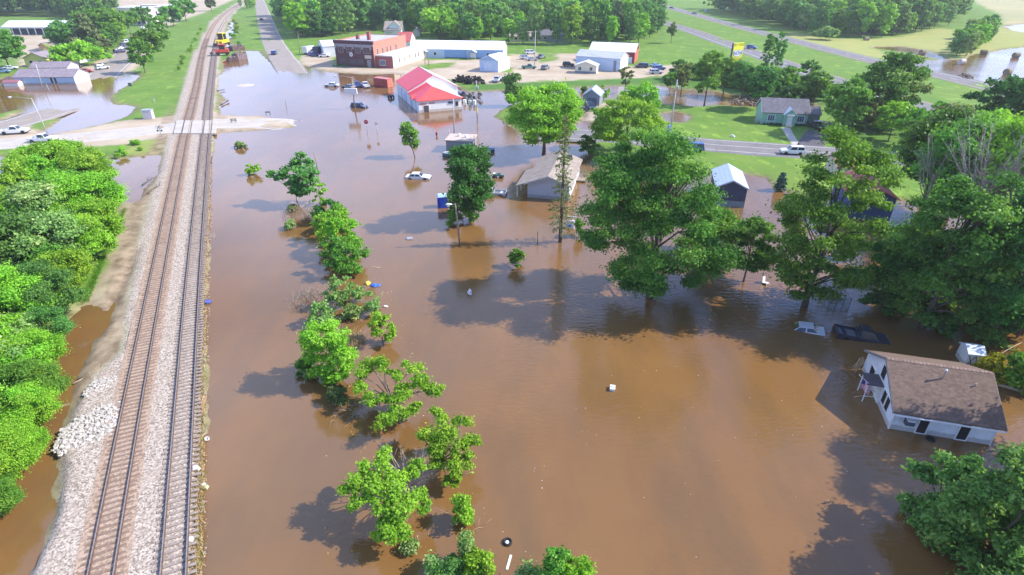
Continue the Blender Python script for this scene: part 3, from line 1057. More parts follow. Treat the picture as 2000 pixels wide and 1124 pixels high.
def crown_mesh(name, seed, R, H, z0, k, cr, leaf, cover=2.0, shape='round', flat=0.7, core=0.25, up=0.45, prune=None):
    rs = np.random.RandomState(seed)
    cen, cra = envelope(rs, R, z0, H, k, cr, shape, core)
    if prune:
        keep = np.array([not prune(*c) for c in cen])
        cen, cra = cen[keep], cra[keep]
    npl = max(12, int(cover * 4 * math.pi * cr * cr * 0.6 / (leaf * leaf * 0.5)))
    V, F, T = leaves(rs, cen, cra, npl, leaf, flat, up=up)
    return npmesh(name, V, F, {'tint': T}), cen, rs

def plant(name, cat, label, loc, leafkey, seed, R, H, z0=None, k=40, cr=None, leaf=0.35, cover=2.0, shape='round', flat=0.7, r0=None, n_l=12,
          lean=(0, 0), group=None, bark=None, core=0.25, up=0.45, part='crown', prune=None):
    z0 = H * 0.2 if z0 is None else z0
    cr = (cr or max(0.45, R * 0.26)) * 0.78
    k = int(k * 1.6)
    me, cen, rs = crown_mesh('crown', seed, R, H, z0, k, cr, leaf, cover, shape, flat, core, up, prune)
    if lean != (0, 0):
        co = np.zeros(len(me.vertices) * 3, np.float32)
        me.vertices.foreach_get('co', co)
        co = co.reshape(-1, 3)
        f = np.clip(co[:, 2] / H, 0, 1)
        co[:, 0] += lean[0] * f
        co[:, 1] += lean[1] * f
        me.vertices.foreach_set('co', co.ravel())
        cen = cen + np.stack([lean[0] * cen[:, 2] / H, lean[1] * cen[:, 2] / H, 0 * cen[:, 2]], 1)
    root = thing(name, label, cat, loc, 0, group)
    mb = MB()
    limbs(rs, mb, cen, H, z0, r0 or max(0.05, H * 0.018), n_l, lean)
    mb.build('trunk' if cat == 'tree' else 'stem', bark or BARK, root, smooth=True)
    link(part if cat == 'tree' else 'foliage', me, LF[leafkey], root)
    return root

def spec(bx, by, ty, wpx, z=0.0):
    """where a plant stands, its height and its crown radius"""
    p = G(bx, by, z)
    H = HT(p, ty) - z
    zc = PRJ((p.x, p.y, H * 0.6))[2]
    return p, H, wpx * zc / FPX / 2

def leafsize(p):
    return max(0.17, 0.0034 * math.sqrt(p.x ** 2 + p.y ** 2 + 900))

def tree(bx, by, ty, wpx, key, label, seed, z=0.0, name='broadleaf_tree', cat='tree', group=None, hk=1.0, **kw):
    p, H, R = spec(bx, by, ty, wpx, z)
    H *= hk
    kw.setdefault('leaf', leafsize(p))
    return plant(name, cat, label, p, key, seed, R, H, group=group, **kw)

# big trees on the right standing in the flood
tree(1268, 580, 260, 290, 'oak', 'huge spreading broadleaf tree in the flood right of the bare spruce, casting the widest shadow', 11, k=105, cr=1.75, z0=0.8, n_l=30, r0=0.42, cover=1.5, up=0.4, core=0.45, prune=lambda x, y, z: x > 6.2 - 0.25 * max(0, z - 6) and z > 3.5)
tree(1572, 598, 250, 215, 'mid', 'tall ragged broadleaf tree whose dark trunk stands just above the sunken silver car', 12, k=74, cr=1.45, z0=0.9, n_l=30, r0=0.36, cover=1.4, up=0.4, core=0.35, prune=lambda x, y, z: x > 3.6 and 5.5 < z < 15)
tree(1452, 550, 432, 110, 'oak', 'low dark tree filling the gap below the dark shed with the pale metal roof', 13, k=34, cr=1.1, z0=1.5, cover=1.5)
tree(1395, 500, 410, 90, 'mid', 'rounded green tree right behind the huge spreading tree', 14, k=30, cr=1.2, z0=2.0, cover=1.4)
tree(1062, 300, 163, 152, 'lime', 'big round light green tree behind the tan roofed house', 15, z=0.2, k=85, cr=1.7, z0=2.2, n_l=18, r0=0.4, cover=1.6, up=0.4)
tree(1222, 300, 192, 146, 'bright', 'bushy green tree between the light green tree and the huge spreading tree', 16, z=0.2, k=60, cr=1.5, z0=1.5, cover=1.6)
tree(1252, 225, 165, 70, 'bright', 'small rounded tree at the far end of the gravel drive by the little grey garage', 17, z=LAND, k=30, cr=1.4, z0=1.2)
tree(920, 432, 272, 104, 'dark', 'dense dark green tree in the flood hiding the white boat and the blue booth', 18, k=64, cr=1.2, z0=0.6, cover=1.6, r0=0.25)
tree(905, 436, 395, 60, 'mid', 'low bright shrub at the foot of the dense dark green tree', 19, name='bush', cat='bush', k=16, cr=0.7, z0=0.2, shape='mound')
tree(813, 308, 240, 42, 'mid', 'small leaning tree alone in the flood left of the white sedan', 20, k=26, cr=0.75, z0=1.8, lean=(-1.6, 0.2), cover=1.7)
tree(1003, 208, 142, 40, 'blue', 'narrow bluish green tree left of the big light green tree', 21, z=0.0, k=26, cr=1.3, z0=0.5, shape='column')
tree(1150, 300, 262, 40, 'mid', 'low green bush right of the tan roofed house', 22, z=0.1, name='bush', cat='bush', k=12, cr=0.9, z0=0.1, shape='mound')
tree(1130, 462, 425, 20, 'mid', 'slim young bush standing by the white and blue yard swing', 23, name='bush', cat='bush', k=10, cr=0.45, z0=0.2, shape='column')
tree(1008, 522, 487, 36, 'mid', 'small bush alone in the big tree shadow left of the bare spruce', 24, name='bush', cat='bush', k=12, cr=0.5, z0=0.1, shape='mound')
tree(1522, 372, 332, 24, 'spruce', 'little blue spruce on the lawn beside the dark shed', 25, z=0.0, name='spruce_tree', k=40, cr=0.45, z0=0.2, shape='cone', flat=0.5)

# the dark wall of trees on the right
tree(1800, 640, 330, 190, 'oak', 'massive dark tree above the sunken pickup', 26, k=66, cr=1.6, z0=0.8, cover=1.2, n_l=26, r0=0.4, up=0.35, core=0.4)
tree(1745, 600, 445, 130, 'dark', 'dark tree left of the massive dark tree, below the navy house', 27, k=42, cr=1.3, z0=0.8, cover=1.5, up=0.25)
tree(1935, 655, 330, 200, 'dark', 'dark shaded tree behind the white house with the brown roof', 28, k=62, cr=1.6, z0=1.0, cover=1.2, n_l=22, up=0.35, core=0.4)
tree(1985, 660, 560, 90, 'oak', 'low dark tree over the small white shed', 29, k=30, cr=1.0, z0=1.2)
tree(1815, 440, 255, 110, 'mid', 'green tree overhanging the navy house', 30, k=60, cr=1.7, z0=4.0, cover=1.5)
tree(1950, 470, 235, 190, 'bright', 'wide yellow green tree at the right edge above the dark trees', 31, k=85, cr=2.0, z0=3.5, cover=1.5)
tree(1845, 430, 225, 150, 'mid', 'leafy green tree behind the pale dead limbs', 32, k=64, cr=1.9, z0=3.5, cover=1.5)
tree(1800, 400, 215, 120, 'oak', 'dark green tree behind the leafy tree on the right', 33, z=0.2, k=50, cr=1.7, z0=3.0)
tree(1760, 560, 440, 90, 'mid', 'green understorey tree beside the navy house wall', 34, k=26, cr=1.1, z0=1.0)
tree(2040, 560, 330, 190, 'dark', 'dark tree cut by the right edge of the picture', 35, k=70, cr=1.8, z0=1.0)
tree(1653, 505, 452, 38, 'oak', 'little sapling in bright water left of the dark trees', 36, k=10, cr=0.55, z0=0.5)

# bare pale limbs over the right-hand trees
def dead_limbs(bx, by, ty, label, seed, R, n=16, twig=5):
    p = G(bx, by, 0)
    H = HT(p, ty)
    rs = np.random.RandomState(seed)
    root = thing('dead_tree', label, 'tree', p)
    mb = MB()
    mb.tube([(0, 0, -0.5), (0.1, 0, H * 0.35), (0.0, 0.2, H * 0.6)], [0.22, 0.16, 0.1], 7)
    tw = MB()
    for i in range(n):
        a = rs.uniform(0, 6.28)
        s = Vector((0, 0.1, H * rs.uniform(0.3, 0.6)))
        e = Vector((math.cos(a) * R * rs.uniform(0.5, 1), math.sin(a) * R * rs.uniform(0.5, 1), H * rs.uniform(0.65, 1.0)))
        m = s.lerp(e, 0.5) + Vector((0, 0, -0.05 * H))
        mb.tube([s, m, e], [0.09, 0.06, 0.025], 5)
        for _ in range(twig * 2):
            q = s.lerp(m, rs.uniform(0.6, 1)) if rs.rand() < 0.3 else m.lerp(e, rs.uniform(0.1, 1))
            d = (e - m).normalized() * rs.uniform(0.6, 1.8) + Vector(rs.normal(size=3)) * 0.6 + Vector((0, 0, 0.35))
            tw.tube([q, q + d * 0.6 + Vector(rs.normal(size=3)) * 0.1, q + d], [0.03, 0.022, 0.012], 4)
    mb.build('trunk', BARK_PALE, root, smooth=True)
    tw.build('twigs', BARK_PALE, root)
    return root

dead_limbs(1868, 490, 232, 'pale dead tree with bare grey limbs rising through the green crowns on the right', 41, 6.0, 26, 7)
dead_limbs(1938, 495, 255, 'second bare grey tree right of the pale dead one', 42, 4.2, 16, 5)
dead_limbs(1785, 450, 262, 'slanting bare branches left of the pale dead tree', 43, 3.2, 9, 4)

# sparse brown spruce in the middle
def bare_spruce(bx, by, ty, label, seed):
    p = G(bx, by, 0)
    H = HT(p, ty)
    rs = np.random.RandomState(seed)
    root = thing('spruce_tree', label, 'tree', p)
    mb = MB()
    mb.tube([(0, 0, -0.8), (0, 0, H * 0.5), (0.05, 0, H)], [0.28, 0.18, 0.03], 9)
    mb.build('trunk', BARK, root, smooth=True)
    br = MB()
    cen = []
    for i in range(120):
        h = 1.8 + (H - 2.0) * (i / 120) + rs.normal() * 0.1
        a = i * 2.4 + rs.normal() * 0.3
        l = (1.55 * (1 - (h / H) ** 2.2) + 0.22) * rs.uniform(0.6, 1.15)
        e = Vector((math.cos(a) * l, math.sin(a) * l, h - 0.28 * l))
        br.tube([(0, 0, h), Vector((math.cos(a) * l * 0.5, math.sin(a) * l * 0.5, h + 0.05)), e], [0.035, 0.025, 0.012], 4)
        for f in (0.35, 0.6, 0.85, 1.0):
            cen.append((e.x * f, e.y * f, h - 0.28 * l * f - 0.08))
    br.build('branches', BARK_PALE, root)
    cen = np.array(cen)
    V, F, T = leaves(rs, cen, np.full(len(cen), 0.3), 5, 0.22, flat=1.0, up=-0.1)
    link('crown', npmesh('crown', V, F, {'tint': T}), LF['olive'], root)

bare_spruce(1094, 473, 222, 'tall narrow sparse spruce with hanging grey branches in front of the tan roofed house', 50)

# ------------------------------------------------------------ the line of trees left of centre
def open_tree(label, base, clumps, key, seed, leaf=0.17, twigs=(), cover=2.0, forks=None):
    """an open crown: every clump has its own place and a limb that carries it"""
    p = G(*base)
    rs = np.random.RandomState(seed)
    cen, cr = [], []
    for px, py, rpx, z in clumps:
        q = G(px, py, z)
        cen.append((q.x - p.x, q.y - p.y, z))
        cr.append(rpx * PRJ(q)[2] / FPX)
    big, br = [], []
    for c, r in zip(cen, cr):
        for _ in range(5):
            a = rs.uniform(0, 6.28)
            f = rs.uniform(0.2, 0.85)
            big.append((c[0] + math.cos(a) * r * f, c[1] + math.sin(a) * r * f, c[2] + rs.normal() * r * 0.22))
            br.append(r * rs.uniform(0.34, 0.55))
    big, br = np.array(big), np.array(br)
    npl = int(cover * 4 * math.pi * np.mean(br ** 2) * 0.7 / (leaf * leaf * 0.5))
    root = thing('broadleaf_tree', label, 'tree', p)
    V, F, T = leaves(rs, big, br, npl, leaf, 0.75)
    mb = MB()
    zf = 0.9
    fork = Vector((rs.normal() * 0.1, rs.normal() * 0.1, zf))
    mb.tube([(0, 0, -0.8), (0, 0, 0.2), fork], [0.15, 0.12, 0.1], 7)
    for c in cen:
        c = Vector(c)
        m = fork.lerp(c, 0.55) + Vector((rs.normal() * 0.15, rs.normal() * 0.15, 0.18))
        mb.tube([fork, m, c], [0.065, 0.045, 0.02], 5)
        for _ in range(4):
            e = c + Vector(rs.normal(size=3)) * 0.5
            mb.tube([m.lerp(c, rs.uniform(0.3, 1)), e], [0.02, 0.008], 4)
    mb.build('trunk', BARK_PALE, root, smooth=True)
    link('crown', npmesh('crown', V, F, {'tint': T}), LF[key], root)
    if twigs:
        tw = MB()
        for (ax, ay, az), (ex, ey, ez) in twigs:
            a, e = G(ax, ay, az) - p + Vector((0, 0, 0)), G(ex, ey, ez) - p
            a.z, e.z = az, ez
            tw.tube([a, a.lerp(e, 0.5) + Vector((0, 0, 0.08)), e], [0.035, 0.024, 0.01], 4)
            for _ in range(6):
                q = a.lerp(e, rs.uniform(0.35, 0.95))
                tw.tube([q, q + (e - a) * 0.28 + Vector(rs.normal(size=3)) * 0.2], [0.014, 0.006], 4)
        tw.build('dead_twigs', BARK_PALE, root)
    return root

open_tree('open forked tree with a gap of bare limbs in its crown', (766, 800),
          [(722, 712, 24, 3.2), (749, 716, 20, 3.6), (705, 733, 20, 3.0), (803, 722, 22, 3.6), (823, 738, 20, 3.3), (707, 755, 18, 2.4), (785, 762, 24, 2.8), (824, 766, 24, 2.8), (852, 762, 15, 2.8), (722, 782, 24, 1.9),
           (750, 775, 16, 2.0), (780, 803, 30, 2.2), (806, 795, 20, 2.1), (758, 826, 24, 1.8), (775, 735, 14, 3.6)], 'bright', 61,
          twigs=[((766, 790, 0.6), (745, 738, 3.2)), ((768, 790, 0.6), (775, 740, 3.0)), ((760, 792, 0.8), (735, 770, 2.2))])
open_tree('round leafy tree on the right of the two nearest trees in the line', (868, 915),
          [(851, 816, 24, 3.4), (899, 828, 22, 3.3), (838, 850, 26, 3.0), (875, 868, 30, 3.1), (917, 858, 22, 2.8), (852, 884, 26, 2.6), (893, 908, 30, 2.1), (905, 882, 24, 2.5), (851, 906, 18, 1.8), (878, 938, 14, 1.2),
           (899, 932, 10, 1.4), (870, 842, 24, 3.3), (828, 858, 16, 2.8)], 'bright', 62,
          twigs=[((862, 912, 0.8), (842, 885, 2.0))])
open_tree('nearest and brightest tree of the line, bare twigs sticking out of its top', (797, 968),
          [(758, 878, 16, 4.0), (748, 893, 16, 3.9), (734, 910, 26, 3.8), (707, 942, 24, 3.4), (684, 958, 22, 3.2), (695, 980, 18, 2.9), (731, 945, 30, 3.6), (770, 938, 28, 3.6), (815, 916, 20, 3.0), (800, 922, 14, 3.0), (764, 957, 28, 3.4),
           (818, 972, 24, 2.6), (827, 994, 16, 2.2), (788, 980, 32, 3.0), (752, 1000, 30, 2.6), (776, 1022, 34, 2.3), (746, 1045, 22, 1.8), (788, 1042, 28, 1.9), (730, 970, 20, 3.2), (760, 1030, 26, 2.1)], 'lime', 63,
          twigs=[((795, 955, 0.8), (782, 884, 3.2)), ((790, 955, 0.8), (764, 890, 3.4)), ((797, 955, 0.8), (826, 930, 2.2)), ((797, 955, 0.8), (824, 938, 2.0)), ((800, 915, 2.0), (785, 880, 3.6)), ((812, 905, 2.4), (812, 878, 3.8)), ((822, 905, 2.4), (828, 880, 3.6)), ((765, 1050, 1.2), (754, 1068, 0.8))], cover=2.2)
open_tree('spreading tree at the far end of the line, reaching a long limb to the left', (580, 392),
          [(588, 315, 20, 7.0), (572, 325, 18, 6.2), (600, 330, 18, 6.2), (560, 338, 16, 5.5), (545, 345, 13, 5.0), (528, 342, 9, 5.2), (585, 345, 22, 5.2), (603, 352, 20, 4.6), (565, 358, 20, 4.2), (590, 370, 20, 3.2), (575, 376, 18, 2.6), (602, 372, 16, 3.0), (610, 340, 12, 5.4)], 'blue', 64, leaf=0.4)
tree(650, 745, 632, 104, 'bright', 'upright dense tree in the line, left of the open forked tree', 65, k=46, cr=0.74, z0=0.1, cover=1.9, lean=(0.15, 0.3))
tree(607, 735, 698, 50, 'mid', 'low side bush touching the left foot of the upright dense tree', 66, name='bush', cat='bush', k=14, cr=0.5, z0=0.05, shape='mound')

for i, (bx, by, ty, wp, key, sh, lab) in enumerate([
    (648, 432, 392, 58, 'dark', 'round', 'dark crown at the upper end of the dense hedge of bushes in the flood'),
    (650, 475, 410, 70, 'bright', 'round', 'yellow tipped bush on the left of the dense hedge in the flood'),
    (675, 500, 425, 78, 'bright', 'round', 'bright rounded bush in the middle of the dense hedge in the flood'),
    (684, 533, 462, 88, 'mid', 'round', 'largest rounded bush at the near end of the dense hedge in the flood'),
    (664, 512, 455, 60, 'mid', 'round', 'dark bush on the shaded left side of the dense hedge in the flood'),
    (660, 455, 402, 56, 'bright', 'round', 'leafy bush behind the yellow tipped bush of the dense hedge'),
    (627, 398, 352, 38, 'bright', 'round', 'small round bush just right of the spreading tree at the end of the line'),
    (640, 448, 415, 44, 'mid', 'round', 'small bush between the dark crown and the yellow tipped bush'),
    (676, 598, 538, 76, 'pale', 'mound', 'pale feathery bush below the dense hedge, beside blue and yellow litter'),
    (628, 632, 590, 54, 'pale', 'mound', 'pale low bush on the left below the feathery bush'),
    (733, 612, 568, 44, 'pale', 'mound', 'pale tufted bush on the right below the blue litter'),
    (690, 620, 590, 44, 'pale', 'mound', 'thin pale bush between the two tufted bushes'),
    (748, 670, 613, 54, 'lime', 'round', 'bright lime bush alone right of the dead brown brush'),
    (905, 1023, 975, 50, 'bright', 'round', 'single round bush right of the nearest bright tree'),
    (803, 1074, 1058, 22, 'pale', 'mound', 'tiny sprig poking out below the nearest bright tree'),
    (495, 340, 316, 31, 'bright', 'mound', 'round green bush alone in the open water near the tracks'),
    (471, 289, 277, 22, 'pale', 'mound', 'low weedy tuft in the water near the road crossing'),
    (568, 447, 432, 26, 'pale', 'mound', 'sparse weeds in the water below the spreading tree'),
    (572, 412, 398, 20, 'olive', 'mound', 'thin weeds under the spreading tree'),
    (660, 780, 755, 50, 'olive', 'mound', 'straggling olive weeds in the water left of the open forked tree'),
    (935, 1130, 1078, 60, 'bright', 'round', 'bright bush at the bottom edge between two pale shrubs'),
    (912, 1100, 1042, 30, 'pale', 'column', 'pale upright shrub above the bright bush at the bottom edge'),
    (880, 1140, 1095, 70, 'blue', 'mound', 'bluish shrub at the bottom edge left of the bright bush'),
    (845, 1118, 1088, 24, 'pale', 'mound', 'small pale tuft at the bottom edge, leftmost of the shrubs'),
    (1085, 1150, 1068, 60, 'mid', 'column', 'upright green shrub cut by the bottom edge right of the floating board'),
    (1125, 1160, 1092, 80, 'bright', 'mound', 'spreading green shrub cut by the bottom edge, rightmost of the row'),
    (1035, 1150, 1112, 60, 'pale', 'mound', 'pale shrub at the bottom edge below the floating board'),
    (1140, 180, 165, 14, 'mid', 'mound', 'small bush left of the little grey garage'),
    (1178, 198, 165, 26, 'bright', 'round', 'green bush right of the little grey garage'),
]):
    tree(bx, by, ty, wp, key, lab, 70 + i, name='bush', cat='bush', shape=sh, k=24 if wp > 50 else 14, z0=0.05, cover=1.8 if key != 'pale' else 1.3, n_l=8)

# brown dead brush in the line
def brush(label, cx, cy, rpx, seed, n, mat, hmax, name='brush'):
    p = G(cx, cy)
    R = rpx * PRJ(p)[2] / FPX
    rs = np.random.RandomState(seed)
    mb = MB()
    for _ in range(n):
        a, q = rs.uniform(0, 6.28), R * math.sqrt(rs.rand())
        b = Vector((math.cos(a) * q, math.sin(a) * q, -0.1))
        e = b + Vector((rs.normal() * 0.5, rs.normal() * 0.5, rs.uniform(0.3, 1) * hmax))
        mb.tube([b, b.lerp(e, 0.55) + Vector((0, 0, 0.1)), e], [0.02, 0.015, 0.006], 4)
    o = mb.build(name, mat, loc=p)
    return tag(o, label, 'dead brush')

STRAW = M('dead_straw', (0.52, 0.37, 0.16), 0.9, var=0.3, scale=6)
TWIG = M('grey_twig', (0.33, 0.27, 0.21), 0.9, var=0.3, scale=6)
brush('orange brown dead brush between the upright tree and the lime bush', 690, 668, 22, 1, 260, STRAW, 0.9)
brush('bare grey twigs in the water left of the pale feathery bush', 610, 590, 42, 2, 220, TWIG, 1.6)
brush('thin bare twigs below the pale low bush', 640, 655, 32, 3, 160, TWIG, 1.0)
brush('bare stalks under the spreading tree at the end of the line', 590, 420, 38, 4, 200, TWIG, 1.6)
brush('dry stalks in the water beside the open forked tree', 690, 800, 40, 5, 90, TWIG, 0.5)

def grass_edge(label, pix, n, seed, mat, h0, h1, z, name):
    rs = random.Random(seed)
    pl = poly(pix, 0.2)
    mb = MB()
    k = 0
    segs = len(pix) - 1
    while k < n:
        i = rs.randrange(segs)
        f = rs.random()
        a, b = pix[i], pix[i + 1]
        q = G(a[0] + (b[0] - a[0]) * f, a[1] + (b[1] - a[1]) * f, z)
        q += Vector((rs.gauss(0, 0.16), rs.gauss(0, 0.3), 0))
        h = rs.uniform(h0, h1)
        e = q + Vector((rs.gauss(0, 0.5) * h, rs.gauss(0, 0.5) * h, h))
        d = Vector((rs.gauss(0, 1), rs.gauss(0, 1), 0)).normalized() * 0.025
        mb.add([q - d, q + d, e], [(0, 1, 2)])
        k += 1
    o = mb.build(name, mat)
    tag(o, label, 'grass', kind='stuff')

grass_edge('dry straw coloured grass along the water side of the right track', [(384, 1124), (389, 950), (393, 787), (402, 521), (409, 330)], 5200, 1, STRAW, 0.12, 0.4, 0.22, 'dry_grass')
grass_edge('scattered green weeds along the water side of the right track', [(386, 1124), (391, 940), (395, 787), (403, 521)], 900, 2, LF['pale'], 0.12, 0.35, 0.2, 'weeds')
grass_edge('grass fringe between the thicket and the mud bank', [(168, 590), (196, 520), (228, 450), (244, 410)], 2600, 3, LF['bright'], 0.2, 0.6, 0.25, 'grass_fringe')

# ------------------------------------------------------------ green thicket left of the tracks
protos = {}
def proto(key, seed, R=4.0, H=8.0, k=46, cr=1.15, leaf=0.30, z0=0.5, shape='round', cover=1.7):
    kk = (key, seed)
    if kk not in protos:
        me, cen, rs = crown_mesh('crown', seed, R, H, z0, k, cr, leaf, cover, shape)
        mb = MB()
        limbs(rs, mb, cen, H, z0, 0.14, 9)
        tm = mb.mesh('trunk', BARK, smooth=True)
        me.materials.append(LF[key])
        protos[kk] = (tm, me, R, H)
    return protos[kk]

def grow(name, pr, loc, R, H, label, group, rz, cat='tree'):
    tm, me, R0, H0 = pr
    root = thing(name, label, cat, loc, rz, group)
    root.scale = (R / R0, R / R0, H / H0)
    link('trunk' if cat == 'tree' else 'stem', tm, None, root)
    link('crown' if cat == 'tree' else 'foliage', me, None, root)
    return root

rng = random.Random(3)
TH = [(120, 372, 9.0, 4.6, 'bright'), (185, 380, 8.5, 4.2, 'bright'), (212, 428, 8.0, 3.6, 'bright'), (165, 445, 9.0, 4.4, 'bright'), (-5, 432, 7.5, 3.2, 'lime'), (100, 470, 9, 4.4, 'pale'), (15, 480, 8, 4.2, 'lime'),
      (205, 480, 7.5, 3.2, 'bright'), (180, 520, 7.5, 3.2, 'bright'), (125, 540, 9, 4.2, 'pale'), (50, 550, 9.5, 4.6, 'blue'), (-30, 560, 9, 4.6, 'lime'), (150, 575, 6.5, 2.8, 'bright'), (110, 625, 7.5, 3.2, 'blue'),
      (35, 650, 8, 3.8, 'lime'), (-40, 680, 8, 4, 'bright'), (105, 690, 5.5, 2.4, 'blue'), (98, 745, 5.6, 2.4, 'bright'), (40, 770, 6.4, 3.2, 'lime'), (-30, 790, 7, 3.6, 'bright'), (85, 800, 5.2, 2.3, 'mid'), (62, 850, 5, 2.3, 'bright'),
      (10, 870, 5.8, 2.8, 'lime'), (30, 930, 4.6, 2.1, 'bright'), (-30, 960, 5.2, 2.6, 'bright'), (2, 1000, 3.8, 1.8, 'mid'), (-60, 1050, 4.6, 2.3, 'bright'), (55, 905, 4.2, 1.8, 'bright'), (-90, 470, 9, 4.6, 'bright'), (-110, 860, 6.5, 3.4, 'bright'), (150, 338, 7, 3.4, 'bright')]
TLAB = {'bright': 'rich green tree in the dense thicket left of the railway', 'lime': 'yellow green tree in the dense thicket left of the railway', 'pale': 'pale flowering tree in the upper part of the thicket left of the railway',
        'blue': 'bluish green tree in the dense thicket left of the railway', 'mid': 'low dark green tree at the water edge of the thicket left of the railway'}
for i, (x, y, H, R, key) in enumerate(TH):
    pr = proto(key, (200 if y > 600 else 220) + i % 3, k=60, cr=1.05, leaf=0.19 if y > 600 else 0.26, cover=1.5)
    grow('thicket_tree', pr, G(x, y, 0.0), R, H * 0.95, TLAB[key], 'trees of the green thicket left of the railway', rng.uniform(0, 6.28))

fp = poly([(20, 330), (200, 330), (238, 430), (225, 490), (175, 560), (130, 620), (118, 700), (120, 790), (85, 860), (60, 950), (10, 1010), (-60, 1010), (-60, 500), (10, 440)])
lo_, hi_ = fp.min(0), fp.max(0)
k = 0
while k < 46:
    x, y = rng.uniform(lo_[0], hi_[0]), rng.uniform(lo_[1], hi_[1])
    d_ = sdist(np.array([[x, y]]), fp)[0]
    if d_ < 0.2:
        continue
    H = rng.uniform(2.2, 4.2) + min(3.5, d_ * 0.9)
    key = rng.choice(['bright', 'bright', 'lime', 'blue', 'mid', 'pale'])
    grow('thicket_shrub', proto(key, 260 + k % 2, k=40, cr=1.2, leaf=0.36, cover=1.4, z0=0.0, shape='round'), Vector((x, y, 0.1)), H * rng.uniform(0.38, 0.55), H, 'leafy shrub filling the dense thicket left of the railway', 'shrubs of the thicket left of the railway', rng.uniform(0, 6.28), 'bush')
    k += 1

# bottom right and by the white house
tree(1910, 1115, 905, 205, 'willow', 'big willowy bush in the lower right corner', 300, name='bush', cat='bush', k=75, cr=0.95, z0=0.05, cover=1.7, leaf=0.24, shape='mound', n_l=14)
tree(1815, 1020, 885, 120, 'willow', 'bushy left top of the willowy growth in the lower right corner', 301, name='bush', cat='bush', k=34, cr=0.7, z0=0.05, cover=1.8, leaf=0.24, shape='mound')
tree(1990, 1080, 920, 140, 'willow', 'dark green bush at the right edge beside the willowy bush', 302, name='bush', cat='bush', k=34, cr=0.8, z0=0.05, cover=1.7, leaf=0.24, shape='mound')
tree(1930, 740, 690, 60, 'yellow', 'yellow mossy shrub right behind the white house', 303, name='bush', cat='bush', k=24, cr=0.6, z0=0.05, cover=2.0, shape='mound')
tree(1985, 760, 690, 70, 'mid', 'dark green shrub right of the yellow shrub', 304, name='bush', cat='bush', k=24, cr=0.7, z0=0.05, cover=2.0, shape='mound')

tree(2165, 915, 520, 280, 'dark', 'tall tree just past the right edge shading the white house roof', 305, k=50, cr=1.5, z0=1.5)
tree(2140, 1330, 990, 220, 'willow', 'tall willow past the lower right corner', 306, k=50, cr=1.3, z0=0.8)
tree(1960, 1420, 1120, 260, 'willow', 'willow below the lower right corner', 307, k=40, cr=1.2, z0=0.5)

